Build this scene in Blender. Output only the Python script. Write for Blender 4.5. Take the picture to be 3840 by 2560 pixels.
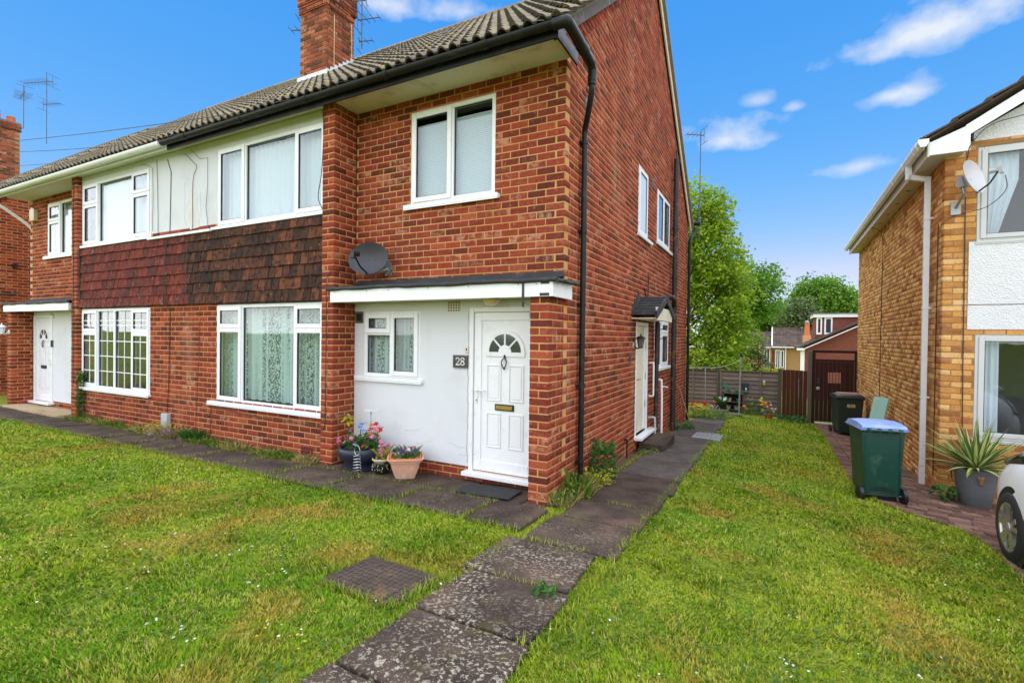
import bpy, math, random
import numpy as np
from mathutils import Matrix, Vector

random.seed(11)
RNG = np.random.default_rng(11)
R = math.radians
sc = bpy.context.scene
COL = sc.collection
for o in list(bpy.data.objects):
    bpy.data.objects.remove(o)

# ------------------------------------------------------------------ camera
CAM = Vector((2.0231, -4.6818, 1.7488))
def cam_axes(yaw=27.61, pit=-.619, rol=.709):
    y, p, r = R(yaw), R(pit), R(rol)
    fw = Vector((-math.sin(y)*math.cos(p), math.cos(y)*math.cos(p), math.sin(p)))
    rt = Vector((math.cos(y), math.sin(y), 0)); up = rt.cross(fw)
    return rt*math.cos(r)+up*math.sin(r), -rt*math.sin(r)+up*math.cos(r), fw
RT, UP, FW = cam_axes()
cd = bpy.data.cameras.new('camera'); cam = bpy.data.objects.new('camera', cd); COL.objects.link(cam)
cd.sensor_width = 36; cd.lens = 36*1856.1/3840
cd.clip_start = .05; cd.clip_end = 3000
M = Matrix.Identity(4)
for i in range(3):
    M[i][0], M[i][1], M[i][2], M[i][3] = RT[i], UP[i], -FW[i], CAM[i]
cam.matrix_world = M
sc.camera = cam

# ------------------------------------------------------------------ sky, sun, exposure
SUN_AZ, SUN_EL = R(170), R(72)         # azimuth from +Y towards +X: behind the photographer, slightly right
world = bpy.data.worlds.new('World'); sc.world = world; world.use_nodes = True
wt = world.node_tree; wt.nodes.clear()
def wn(t, **k):
    n = wt.nodes.new(t)
    for a, b in k.items(): setattr(n, a, b)
    return n
def wmath(op, a, b=None, clamp=False):
    n = wn('ShaderNodeMath', operation=op); n.use_clamp = clamp
    for i, v in enumerate((a, b)):
        if v is None: continue
        if isinstance(v, (int, float)): n.inputs[i].default_value = v
        else: wt.links.new(v, n.inputs[i])
    return n.outputs[0]
sky = wn('ShaderNodeTexSky', sky_type='NISHITA'); sky.sun_disc = False
sky.sun_elevation = SUN_EL; sky.sun_rotation = SUN_AZ
sky.air_density = 1.0; sky.dust_density = .0; sky.ozone_density = 3.0; sky.altitude = 2200
hs = wn('ShaderNodeHueSaturation'); 
# grade of the clear sky: deep azure overhead, pale at the horizon, all the way round
sepc = wn('ShaderNodeSeparateColor'); comb = wn('ShaderNodeCombineColor'); wt.links.new(sky.outputs[0], sepc.inputs[0])
grd = []
for ch, (pw, k) in enumerate(((1.77, 4.7), (.64, 1.123), (.2, 1.15))):
    grd.append(wmath('MULTIPLY', wmath('POWER', wmath('MULTIPLY', sepc.outputs[ch], .1202), pw), k/.2037))
grd[1] = wmath('MINIMUM', grd[1], grd[2]); grd[0] = wmath('MINIMUM', grd[0], wmath('MULTIPLY', grd[1], .85))
for ch in range(3): wt.links.new(grd[ch], comb.inputs[ch])
wt.links.new(comb.outputs[0], hs.inputs['Color'])
tc = wn('ShaderNodeTexCoord')
nz = wn('ShaderNodeTexNoise'); nz.inputs['Scale'].default_value = 13; nz.inputs['Detail'].default_value = 6; nz.inputs['Roughness'].default_value = .52
nmap = wn('ShaderNodeMapping'); nmap.inputs['Scale'].default_value = (1, 1, 1.5)
wt.links.new(tc.outputs['Generated'], nmap.inputs[0]); wt.links.new(nmap.outputs[0], nz.inputs['Vector'])
def dotc(v):
    n = wn('ShaderNodeVectorMath', operation='DOT_PRODUCT'); wt.links.new(tc.outputs['Generated'], n.inputs[0])
    n.inputs[1].default_value = v; return n.outputs['Value']
nzv = wmath('SUBTRACT', nz.outputs['Fac'], .5)
def cloud(az, el, hw, hh, k=1.0):
    a, e = R(az), R(el)
    c = Vector((math.sin(a)*math.cos(e), math.cos(a)*math.cos(e), math.sin(e)))
    r = Vector((math.cos(a), -math.sin(a), 0)); u = r.cross(c)
    f = wmath('MAXIMUM', dotc(c), .02)
    U = wmath('DIVIDE', wmath('DIVIDE', dotc(r), f), math.tan(R(hw))); V = wmath('DIVIDE', wmath('DIVIDE', dotc(u), f), math.tan(R(hh)))
    V = wmath('MULTIPLY', V, wmath('ADD', 1.0, wmath('MULTIPLY', wmath('LESS_THAN', V, 0.0), .7)))
    d = wmath('SQRT', wmath('ADD', wmath('MULTIPLY', U, U), wmath('MULTIPLY', V, V)))
    m = wmath('ADD', wmath('SUBTRACT', 1.0, d), wmath('MULTIPLY', nzv, 2.7))
    return wmath('MULTIPLY', wmath('MULTIPLY', m, 1.0, True), k, True)
tot = None
# clouds seen over the roofs, then more of the same kind round the rest of the sky
CL = [(11.9,25.6,7.6,2.5,.85),(9.4,21.4,3.4,1.6,.75),(-4.5,20.2,4.6,2.0,.8),(-1.4,23.3,1.6,.9,.45),(7.6,16.1,3.8,1.3,.6),
      (-42.1,32.6,3.6,1.9,.75),(-33.1,32.8,2.9,1.4,.75),(1.7,22.2,1.0,.6,.4)]
for i in range(5):
    CL.append((75+i*50+random.uniform(-12, 12), random.uniform(14, 50), random.uniform(3, 8), random.uniform(1.2, 2.6), random.uniform(.5, .9)))
for c in CL:
    m = cloud(*c); tot = m if tot is None else wmath('MAXIMUM', tot, m)
mixc = wn('ShaderNodeMix', data_type='RGBA')
wt.links.new(wmath('MULTIPLY', tot, 1.0, True), mixc.inputs['Factor'])
wt.links.new(hs.outputs[0], mixc.inputs['A']); mixc.inputs['B'].default_value = (4.6, 4.7, 4.85, 1)
bg = wn('ShaderNodeBackground'); bg.inputs['Strength'].default_value = .15
wt.links.new(mixc.outputs['Result'], bg.inputs['Color'])
wo = wn('ShaderNodeOutputWorld'); wt.links.new(bg.outputs[0], wo.inputs['Surface'])

sd = bpy.data.lights.new('sun', 'SUN'); sd.energy = 4.6; sd.angle = R(172); sd.color = (1, .92, .80)
sun = bpy.data.objects.new('sun', sd); COL.objects.link(sun)
sdir = Vector((math.sin(SUN_AZ)*math.cos(SUN_EL), math.cos(SUN_AZ)*math.cos(SUN_EL), math.sin(SUN_EL)))
sun.rotation_euler = sdir.to_track_quat('Z', 'Y').to_euler(); sun.location = sdir*40
vs = sc.view_settings
vs.view_transform = 'Standard'; vs.look = 'None'; vs.gamma = 1; vs.use_curve_mapping = False
vs.exposure = .44
sc.cycles.max_bounces = 6; sc.cycles.diffuse_bounces = 3; sc.cycles.glossy_bounces = 3; sc.cycles.transparent_max_bounces = 12
sc.cycles.use_denoising = True

# ------------------------------------------------------------------ helpers
WM = {}                                     # world matrix that each object's children are measured from
class MB:
    """collects faces; build() links them as one mesh object"""
    def __init__(s): s.v = []; s.f = []; s.m = []; s.r = []; s.mi = 0; s.rn = 0.0
    def face(s, *i): s.f.append(i); s.m.append(s.mi); s.r.append(s.rn)
    def add(s, vs, fs):
        b = len(s.v); s.v += [tuple(x) for x in vs]
        for f in fs: s.face(*[b+i for i in f])
    def hexa(s, p):                          # p: bottom 4 ccw, top 4 ccw
        s.add(p, [(3,2,1,0),(4,5,6,7),(0,1,5,4),(1,2,6,5),(2,3,7,6),(3,0,4,7)])
    def box(s, x0, x1, y0, y1, z0, z1):
        s.hexa([(x0,y0,z0),(x1,y0,z0),(x1,y1,z0),(x0,y1,z0),(x0,y0,z1),(x1,y0,z1),(x1,y1,z1),(x0,y1,z1)])
    def bbox(s, x0, x1, y0, y1, z0, z1, b=.006):    # box with bevelled edges
        vs, fs = bevbox((x1-x0)/2, (y1-y0)/2, (z1-z0)/2, b)
        c = ((x0+x1)/2, (y0+y1)/2, (z0+z1)/2)
        s.add([(v[0]+c[0], v[1]+c[1], v[2]+c[2]) for v in vs], fs)
    def quad(s, a, b, c, d): s.add([a,b,c,d], [(0,1,2,3)])
    def bar(s, a, b, w, h, up=(0,0,1)):      # square bar from a to b
        a, b, up = Vector(a), Vector(b), Vector(up); d = (b-a).normalized(); x = d.cross(up)
        if x.length < 1e-4: x = d.cross(Vector((1,0,0)))
        x.normalize(); y = x.cross(d); x = x*w/2; y = y*h/2
        s.hexa([a-x-y, a+x-y, b+x-y, b-x-y, a-x+y, a+x+y, b+x+y, b-x+y])
    def tube(s, pts, r, n=8, cap=True):
        pts = [Vector(p) for p in pts]; k = len(pts); rs = r if isinstance(r, (list, tuple)) else [r]*k
        b = len(s.v); ref = Vector((0,0,1)); prev = None
        for i, p in enumerate(pts):
            t = (pts[min(i+1,k-1)]-pts[max(i-1,0)]).normalized()
            if prev is None:
                x = t.cross(ref)
                if x.length < .1: x = t.cross(Vector((1,0,0)))
            else:
                x = prev - t*prev.dot(t)
                if x.length < 1e-4: x = t.cross(ref)
            x.normalize(); prev = x; y = t.cross(x)
            for j in range(n):
                a = 2*math.pi*j/n; s.v.append(tuple(p+(x*math.cos(a)+y*math.sin(a))*rs[i]))
        for i in range(k-1):
            for j in range(n):
                j2 = (j+1) % n; s.face(b+i*n+j, b+i*n+j2, b+(i+1)*n+j2, b+(i+1)*n+j)
        if cap:
            s.face(*[b+j for j in range(n)][::-1]); s.face(*[b+(k-1)*n+j for j in range(n)])
    def lathe(s, c, prof, n=24, sq=0, cap=True):   # prof [(r,z)]
        b = len(s.v)
        for r, z in prof:
            for j in range(n):
                a = 2*math.pi*j/n; q = 1
                if sq: q = (abs(math.cos(a))**sq+abs(math.sin(a))**sq)**(-1/sq)
                s.v.append((c[0]+r*q*math.cos(a), c[1]+r*q*math.sin(a), c[2]+z))
        for i in range(len(prof)-1):
            for j in range(n):
                j2 = (j+1) % n; s.face(b+i*n+j, b+i*n+j2, b+(i+1)*n+j2, b+(i+1)*n+j)
        if cap:
            s.face(*[b+j for j in range(n)][::-1]); e = b+(len(prof)-1)*n; s.face(*[e+j for j in range(n)])
    def prism(s, poly, ext):                 # polygon (3D points) swept by ext
        ext = Vector(ext); n = len(poly); P = [Vector(p) for p in poly]
        s.add([tuple(p) for p in P]+[tuple(p+ext) for p in P],
              [tuple(range(n))[::-1], tuple(range(n, 2*n))]+[(i, (i+1) % n, n+(i+1) % n, n+i) for i in range(n)])
    def ball(s, c, r, n=8, sz=1.0):
        k = max(4, n//2)
        s.lathe(c, [(max(1e-4, r*math.sin(math.pi*i/k)), -r*sz*math.cos(math.pi*i/k)) for i in range(k+1)], n, cap=False)
    def build(s, name, mats, parent=None, local=False, smooth=None, loc=None):
        me = bpy.data.meshes.new(name); me.from_pydata(s.v, [], s.f)
        if not isinstance(mats, (list, tuple)): mats = [mats]
        for m in mats: me.materials.append(m)
        if len(mats) > 1: me.polygons.foreach_set('material_index', s.m)
        if any(s.r):
            at = me.attributes.new('rnd', 'FLOAT', 'FACE'); at.data.foreach_set('value', s.r)
        if smooth:
            me.polygons.foreach_set('use_smooth', [True]*len(me.polygons)); me.set_sharp_from_angle(angle=R(smooth))
        return link(name, me, parent, local, loc)
def link(name, me, parent=None, local=False, loc=None):
    o = bpy.data.objects.new(name, me); COL.objects.link(o)
    if loc is not None: o.location = loc
    if parent is not None:
        o.parent = parent
        if not local: o.matrix_parent_inverse = WM[parent].inverted(); WM[o] = Matrix.Identity(4)
        else: WM[o] = WM[parent]
    else: WM[o] = Matrix.Translation(loc) if loc is not None else Matrix.Identity(4)
    return o
_bb = {}
def bevbox(hx, hy, hz, b):
    h = (hx, hy, hz); vs = []; idx = {}
    for sx in (-1, 1):
        for sy in (-1, 1):
            for sz in (-1, 1):
                for ax in range(3):
                    s = (sx, sy, sz); idx[(sx, sy, sz, ax)] = len(vs)
                    vs.append(tuple(s[i]*(h[i] if i == ax else h[i]-b) for i in range(3)))
    fs = []
    S = ((-1,-1),(1,-1),(1,1),(-1,1))
    for ax in range(3):
        for sg in (-1, 1):
            q = []
            for a, c in S:
                s = [0,0,0]; s[ax] = sg; s[(ax+1)%3] = a; s[(ax+2)%3] = c; q.append(idx[(*s, ax)])
            fs.append(tuple(q) if sg > 0 else tuple(q[::-1]))
    for ax in range(3):                        # edges along ax
        b1, b2 = (ax+1)%3, (ax+2)%3
        for s1 in (-1, 1):
            for s2 in (-1, 1):
                def g(e, k):
                    s = [0,0,0]; s[ax] = e; s[b1] = s1; s[b2] = s2; return idx[(*s, k)]
                q = (g(-1,b1), g(1,b1), g(1,b2), g(-1,b2))
                fs.append(q if s1*s2 < 0 else q[::-1])
    for sx in (-1, 1):
        for sy in (-1, 1):
            for sz in (-1, 1):
                q = tuple(idx[(sx,sy,sz,k)] for k in range(3)); fs.append(q if sx*sy*sz > 0 else q[::-1])
    return vs, fs
def tag(o, label=None, cat=None, group=None, kind=None):
    if label: o['label'] = label
    if cat: o['category'] = cat
    if group: o['group'] = group
    if kind: o['kind'] = kind
    return o
def root(name, label, cat, loc=(0,0,0), rz=0, group=None):
    e = bpy.data.objects.new(name, None); COL.objects.link(e); e.location = loc; e.rotation_euler = (0,0,rz)
    e.empty_display_size = .2
    WM[e] = Matrix.Translation(loc) @ Matrix.Rotation(rz, 4, 'Z')
    return tag(e, label, cat, group)
def group_root(name, loc=(0,0,0)):           # a piece of the setting that has pieces of its own
    e = bpy.data.objects.new(name, None); COL.objects.link(e); e.location = loc; WM[e] = Matrix.Translation(loc)
    return tag(e, kind='structure')
def fastmesh(name, V, F, k, rnd=None, mat=None):   # V (n,3), F (m,k) arrays
    me = bpy.data.meshes.new(name); n, m = len(V), len(F)
    me.vertices.add(n); me.vertices.foreach_set('co', np.asarray(V, np.float32).ravel())
    me.loops.add(m*k); me.loops.foreach_set('vertex_index', np.asarray(F, np.int32).ravel())
    me.polygons.add(m); me.polygons.foreach_set('loop_start', np.arange(0, m*k, k, dtype=np.int32))
    me.update(calc_edges=True)
    if rnd is not None:
        at = me.attributes.new('rnd', 'FLOAT', 'FACE'); at.data.foreach_set('value', np.asarray(rnd, np.float32))
    if mat: me.materials.append(mat)
    me.validate(); return me
def vnoise(x, y, s=1.0, seed=0):             # cheap smooth value noise for numpy arrays
    x = np.asarray(x, float)*s+seed*17.3; y = np.asarray(y, float)*s+seed*9.1
    xi, yi = np.floor(x), np.floor(y); fx, fy = x-xi, y-yi; fx = fx*fx*(3-2*fx); fy = fy*fy*(3-2*fy)
    def h(a, b): return np.modf(np.abs(np.sin(a*127.1+b*311.7)*43758.5453))[0]
    return (h(xi,yi)*(1-fx)+h(xi+1,yi)*fx)*(1-fy)+(h(xi,yi+1)*(1-fx)+h(xi+1,yi+1)*fx)*fy
def gz(x, y):                                # height of the sloping ground
    s = np.clip(y, -30, 14)
    z = -.05*s - .06*np.clip(np.asarray(x, float)-.9, 0, 6)
    z = z - .07*np.clip(np.asarray(y, float)-14.5, 0, 60)
    return z
# ------------------------------------------------------------------ materials
class NT:
    def __init__(s, name):
        s.mat = bpy.data.materials.new(name); s.mat.use_nodes = True; s.t = s.mat.node_tree
        s.b = s.t.nodes['Principled BSDF']; s.out = s.t.nodes['Material Output']
    def n(s, t, **k):
        n = s.t.nodes.new(t)
        for a, b in k.items(): setattr(n, a, b)
        return n
    def put(s, sock, v):
        if v is None: return
        if hasattr(v, 'links'): s.t.links.new(v, sock)
        elif isinstance(v, (tuple, list)):
            sock.default_value = tuple(v)+((1,) if len(v) == 3 and len(sock.default_value) == 4 else ())
        else: sock.default_value = v
    def math(s, op, a, b=None, c=None, clamp=False):
        n = s.n('ShaderNodeMath', operation=op, use_clamp=clamp)
        for i, v in enumerate((a, b, c)): s.put(n.inputs[i], v)
        return n.outputs[0]
    def mix(s, f, a, b, mode='MIX'):
        n = s.n('ShaderNodeMix', data_type='RGBA', blend_type=mode); n.clamp_factor = True
        s.put(n.inputs['Factor'], f); s.put(n.inputs['A'], a); s.put(n.inputs['B'], b); return n.outputs['Result']
    def co(s, kind='Object', sc=(1,1,1), loc=(0,0,0), rot=(0,0,0)):
        m = s.n('ShaderNodeMapping'); m.inputs['Scale'].default_value = sc; m.inputs['Location'].default_value = loc; m.inputs['Rotation'].default_value = rot
        if kind == 'World': g = s.n('ShaderNodeNewGeometry').outputs['Position']
        else: g = s.n('ShaderNodeTexCoord').outputs[kind]
        s.t.links.new(g, m.inputs[0]); return m.outputs[0]
    def noise(s, v, scale=5, det=4, rough=.55, dist=0):
        n = s.n('ShaderNodeTexNoise'); s.put(n.inputs['Vector'], v)
        n.inputs['Scale'].default_value = scale; n.inputs['Detail'].default_value = det
        n.inputs['Roughness'].default_value = rough; n.inputs['Distortion'].default_value = dist; return n.outputs['Fac']
    def vor(s, v, scale, feat='F1'):
        n = s.n('ShaderNodeTexVoronoi', feature=feat); s.put(n.inputs['Vector'], v); n.inputs['Scale'].default_value = scale; return n
    def ramp(s, f, stops, interp='LINEAR'):
        n = s.n('ShaderNodeValToRGB'); s.put(n.inputs[0], f); e = n.color_ramp; e.interpolation = interp
        while len(e.elements) < len(stops): e.elements.new(.5)
        for el, (p, c) in zip(e.elements, stops): el.position = p; el.color = tuple(c)+(1,) if len(c) == 3 else c
        return n.outputs[0]
    def step(s, f, a, b):
        n = s.n('ShaderNodeMapRange'); n.interpolation_type = 'SMOOTHSTEP'; s.put(n.inputs[0], f)
        n.inputs[1].default_value = a; n.inputs[2].default_value = b; return n.outputs[0]
    def bump(s, h, strength=.3, dist=.01):
        n = s.n('ShaderNodeBump'); n.inputs['Strength'].default_value = strength; n.inputs['Distance'].default_value = dist
        s.put(n.inputs['Height'], h); s.t.links.new(n.outputs[0], s.b.inputs['Normal'])
    def rnd(s):                                # one number per piece: face attribute plus object random
        a = s.n('ShaderNodeAttribute', attribute_name='rnd').outputs['Fac']; o = s.n('ShaderNodeObjectInfo').outputs['Random']
        return s.math('FRACT', s.math('ADD', a, o))
    def fin(s, col=None, rough=None, metal=None, spec=None):
        s.put(s.b.inputs['Base Color'], col); s.put(s.b.inputs['Roughness'], rough); s.put(s.b.inputs['Metallic'], metal)
        s.put(s.b.inputs['Specular IOR Level'], spec); return s.mat
def plain(name, col, rough=.5, metal=0, var=.15, scale=6, bump=0, bscale=60, spec=.5, dirt=None):
    t = NT(name); v = t.co('World'); n = t.noise(v, scale, 5)
    d = tuple(c*(1-var) for c in col); l = tuple(min(1, c*(1+var)) for c in col)
    c = t.mix(n, d, l)
    if dirt: c = t.mix(t.math('MULTIPLY', t.step(t.noise(v, dirt[1], 6, .65), .52, .72), dirt[2]), c, dirt[0])
    if bump: t.bump(t.noise(v, bscale, 4), bump, .004)
    return t.fin(c, t.math('ADD', rough-.08, t.math('MULTIPLY', t.noise(v, scale*2.3, 3), .16)), metal, spec)

def brick_mat(name, stops, streak=.36, speck=(.75,.5,.3), speckamt=.5, pale=None):
    t = NT(name); w = t.co('World'); r = t.rnd()
    c = t.ramp(r, stops)
    r2 = t.math('FRACT', t.math('MULTIPLY', r, 7.31)); r3 = t.math('FRACT', t.math('MULTIPLY', r, 17.77))
    mott = t.noise(w, 34, 6, .7); big = t.noise(w, 1.3, 4)
    c = t.mix(t.math('MULTIPLY', t.step(mott, .5, .68), .45), c, tuple(x*.35 for x in stops[0][1]))
    c = t.mix(t.math('MULTIPLY', t.step(t.noise(w, 23, 5, .7), .56, .75), .35), c, speck)
    lines = t.noise(t.co('World', (6, 6, 130)), 1, 3, .6)
    ls = t.math('MULTIPLY', t.step(lines, .47, .62), t.math('MULTIPLY', t.step(r2, .2, .75), streak))
    c = t.mix(ls, c, tuple(x*.28 for x in stops[0][1]))
    # pale worn patches on some bricks, soot on the whole wall in big soft areas
    c = t.mix(t.math('MULTIPLY', t.math('MULTIPLY', t.step(r3, .8, .97), t.step(t.noise(w, 16, 3), .4, .65)), speckamt), c, pale or (.58,.34,.22))
    c = t.mix(t.math('MULTIPLY', t.step(big, .45, .75), .30), c, (.07,.036,.026))
    c = t.mix(t.math('MULTIPLY', t.step(t.noise(t.co('World', (1.4,1.4,.35)), 1, 5, .65), .55, .75), .22), c, (.62,.36,.24))
    h = t.math('ADD', t.math('MULTIPLY', lines, .7), t.noise(w, 90, 4, .7))
    t.bump(h, .55, .004)
    return t.fin(c, .92, 0, .1)
M_BRICK = brick_mat('red_brick', [(0,(.11,.028,.020)),(.10,(.175,.034,.023)),(.40,(.255,.045,.027)),(.7,(.315,.055,.030)),(.88,(.37,.085,.042)),(1,(.24,.043,.028))])
M_BRICKY = brick_mat('buff_brick', [(0,(.30,.11,.035)),(.1,(.42,.17,.048)),(.35,(.58,.265,.072)),(.6,(.69,.345,.098)),(.85,(.76,.43,.15)),(.95,(.78,.5,.22)),(1,(.48,.14,.046))], streak=.15, speck=(.72,.5,.25), speckamt=.3)
def mortar(name, a, b):
    t = NT(name); w = t.co('World'); c = t.mix(t.step(t.noise(w, 3, 5), .3, .7), a, b)
    c = t.mix(t.math('MULTIPLY', t.noise(w, 60, 3), .5), c, tuple(x*.6 for x in a)); t.bump(t.noise(w, 120, 3), .6, .004)
    return t.fin(c, .95, 0, .1)
M_MORTAR = mortar('sandy_mortar', (.52,.26,.09), (.61,.36,.15))
M_MORTARY = mortar('brown_mortar', (.30,.17,.075), (.42,.26,.13))
M_UPVC = plain('white_upvc', (.80,.81,.82), .32, 0, .04, 3, dirt=((.55,.52,.45), 9, .25))
M_CREAM = plain('cream_paint', (.70,.64,.50), .5, 0, .08, 2, dirt=((.32,.3,.2), 3, .6))
M_GREYUPVC = plain('pale_grey_upvc', (.55,.56,.54), .35, 0, .04, 3)
M_BLACKPVC = plain('black_pvc', (.012,.012,.012), .42, 0, .3, 5, spec=.25, dirt=((.05,.055,.045), 7, .5))
M_LEAD = plain('lead', (.042,.042,.044), .65, .0, .4, 8, bump=.4, bscale=12, dirt=((.17,.17,.165), 8, .4), spec=.25)
M_LEADW = plain('bright_lead', (.62,.64,.68), .4, .0, .15, 8, bump=.3, bscale=10)
M_BLACK = plain('black_plastic', (.012,.012,.013), .42, 0, .3, 7)
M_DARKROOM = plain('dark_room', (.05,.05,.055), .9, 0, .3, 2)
M_SOOT = plain('weathered_timber', (.10,.085,.075), .85, 0, .5, 7, bump=.5, bscale=30, dirt=((.27,.25,.22), 9, .7))
M_CHROME = plain('brushed_metal', (.55,.55,.56), .3, .9, .1, 20)
M_BRASS = plain('brass', (.55,.37,.09), .3, .9, .2, 15)
M_CABLE = plain('cable_sheath', (.03,.027,.025), .5, 0, .3, 6)
M_CABLEB = plain('brown_cable', (.10,.045,.03), .6, 0, .3, 6)
M_RUST = plain('rusty_iron', (.02,.018,.018), .6, 0, .4, 8, bump=.4, bscale=25, dirt=((.30,.11,.03), 6, .9))
M_GREYMETAL = plain('galvanised', (.35,.37,.38), .45, .6, .2, 9)
def render_mat(name, col, dirt):
    t = NT(name); w = t.co('World'); n = t.noise(w, 1.6, 6, .65)
    c = t.mix(t.math('MULTIPLY', t.step(n, .45, .8), .35), col, dirt)
    st = t.noise(t.co('World', (7,7,.6)), 1, 4, .6); c = t.mix(t.math('MULTIPLY', t.step(st, .55, .85), .12), c, dirt)
    cr = t.vor(w, 2.2, 'DISTANCE_TO_EDGE'); 
    t.bump(t.math('ADD', t.noise(w, 14, 5, .6), t.math('MULTIPLY', t.noise(w, 150, 2), .4)), .25, .01)
    return t.fin(c, .75, 0, .3)
M_RENDER = render_mat('white_render', (.66,.675,.695), (.46,.43,.37))
M_RENDERB = render_mat('old_render', (.60,.615,.63), (.36,.34,.29))
def roughcast():
    t = NT('roughcast'); w = t.co('World'); v = t.vor(w, 55)
    t.bump(t.math('ADD', v.outputs['Distance'], t.noise(w, 60, 4)), .8, .012)
    return t.fin(t.mix(t.noise(w, 3, 4), (.70,.71,.71), (.80,.81,.81)), .85, 0, .2)
M_ROUGH = roughcast()
def rooftile(name, base, dark, moss, lich, mossamt=1.0):
    t = NT(name); w = t.co('World'); r = t.rnd()
    c = t.mix(r, dark, base); c = t.mix(t.math('MULTIPLY', t.noise(w, 18, 5), .6), c, tuple(x*.5 for x in dark))
    c = t.mix(t.math('MULTIPLY', t.step(t.noise(w, 9, 6, .7), .54, .66), .75*mossamt), c, moss)
    c = t.mix(t.math('MULTIPLY', t.math('MULTIPLY', t.step(t.noise(w, 13, 6, .75), .56, .64), t.step(t.noise(w, 1.1, 3), .4, .6)), .9*mossamt), c, lich)
    c = t.mix(t.math('MULTIPLY', t.step(t.noise(w, 40, 4, .7), .58, .7), .5), c, (.42,.42,.40))
    t.bump(t.noise(w, 45, 5, .7), .5, .006); return t.fin(c, .95, 0, .08)
M_ROOF = rooftile('concrete_roof_tile', (.36,.305,.225), (.21,.175,.135), (.40,.33,.075), (.50,.32,.07))
M_ROOFB = rooftile('brown_roof_tile', (.17,.12,.095), (.08,.062,.055), (.14,.12,.05), (.26,.14,.05), .6)
def hangtile(name, stops, wash, washamt, streakcol):
    t = NT(name); w = t.co('World'); r = t.rnd(); c = t.ramp(r, stops)
    r2 = t.math('FRACT', t.math('MULTIPLY', r, 5.7))
    c = t.mix(t.math('MULTIPLY', t.step(t.noise(w, 14, 6, .75), .47, .6), .85), c, streakcol)
    v = t.noise(t.co('World', (22,22,9)), 1, 5, .7)
    c = t.mix(t.math('MULTIPLY', t.math('MULTIPLY', t.step(v, .55, .72), t.step(r2, .35, .8)), washamt), c, wash)
    t.bump(t.noise(w, 50, 5), .3, .004); return t.fin(c, .85, 0, .12)
M_HTRED = hangtile('painted_red_tile', [(0,(.085,.026,.020)),(.5,(.15,.034,.024)),(1,(.20,.042,.027))], (.46,.34,.30), .55, (.06,.022,.018))
M_HTDARK = hangtile('weathered_clay_tile', [(0,(.040,.022,.016)),(.5,(.074,.034,.022)),(.85,(.115,.044,.024)),(1,(.17,.058,.027))], (.40,.15,.06), .85, (.016,.014,.015))
def glass():
    t = NT('window_glass'); tr = t.n('ShaderNodeBsdfTransparent'); tr.inputs[0].default_value = (.86,.90,.90,1)
    gl = t.n('ShaderNodeBsdfGlossy'); gl.inputs['Roughness'].default_value = .015; gl.inputs['Color'].default_value = (.95,.97,1,1)
    w = t.co('World'); bp = t.n('ShaderNodeBump'); bp.inputs['Strength'].default_value = .03; bp.inputs['Distance'].default_value = .01
    t.t.links.new(t.noise(w, 2.5, 2), bp.inputs['Height']); t.t.links.new(bp.outputs[0], gl.inputs['Normal'])
    lw_ = t.n('ShaderNodeLayerWeight'); lw_.inputs['Blend'].default_value = .5
    fr = t.math('ADD', .045, t.math('MULTIPLY', t.math('POWER', lw_.outputs['Facing'], 3.5), .9), clamp=True)
    m = t.n('ShaderNodeMixShader'); t.t.links.new(fr, m.inputs[0])
    t.t.links.new(tr.outputs[0], m.inputs[1]); t.t.links.new(gl.outputs[0], m.inputs[2]); t.t.links.new(m.outputs[0], t.out.inputs['Surface'])
    return t.mat
M_GLASS = glass()
def obscure():
    t = NT('obscured_glass'); w = t.co('World'); t.bump(t.noise(w, 120, 3), .4, .003)
    return t.fin(t.mix(t.noise(w, 4, 3), (.62,.68,.74), (.74,.79,.84)), .12, 0, .9)
M_OBSC = obscure()
M_DARKGLASS = plain('dark_leaded_glass', (.03,.04,.045), .08, 0, .3, 10, spec=.9)
def lace(name, col, dens):
    t = NT(name); w = t.co('World')
    pat = t.noise(t.co('World', (48,48,30)), 1, 4, .6); flow = t.vor(w, 34)
    a = t.math('MAXIMUM', t.step(pat, .5, .56), t.math('MULTIPLY', t.step(flow.outputs['Distance'], .42, .28), .9))
    band = t.step(t.noise(t.co('World', (11,11,.12)), 1, 2, .5), .42, .56); a = t.math('MAXIMUM', a, band)
    a = t.math('ADD', t.math('MULTIPLY', a, 1-dens), dens, clamp=True)
    tr = t.n('ShaderNodeBsdfTransparent'); m = t.n('ShaderNodeMixShader'); t.t.links.new(a, m.inputs[0])
    t.fin(t.mix(pat, col, tuple(min(1, x*1.15) for x in col)), .9, 0, .1)
    t.t.links.new(tr.outputs[0], m.inputs[1]); t.t.links.new(t.b.outputs[0], m.inputs[2]); t.t.links.new(m.outputs[0], t.out.inputs['Surface'])
    return t.mat
M_LACE = lace('lace_curtain', (.66,.76,.74), .25)
M_LACE2 = lace('net_curtain', (.70,.74,.76), .3)
M_BLIND = plain('white_blind', (.76,.80,.84), .6, 0, .04, 3)
M_CURTAIN = plain('white_curtain', (.82,.84,.9), .8, 0, .06, 6)
M_CURTD = plain('brown_curtain', (.17,.12,.10), .85, 0, .3, 4)
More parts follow.
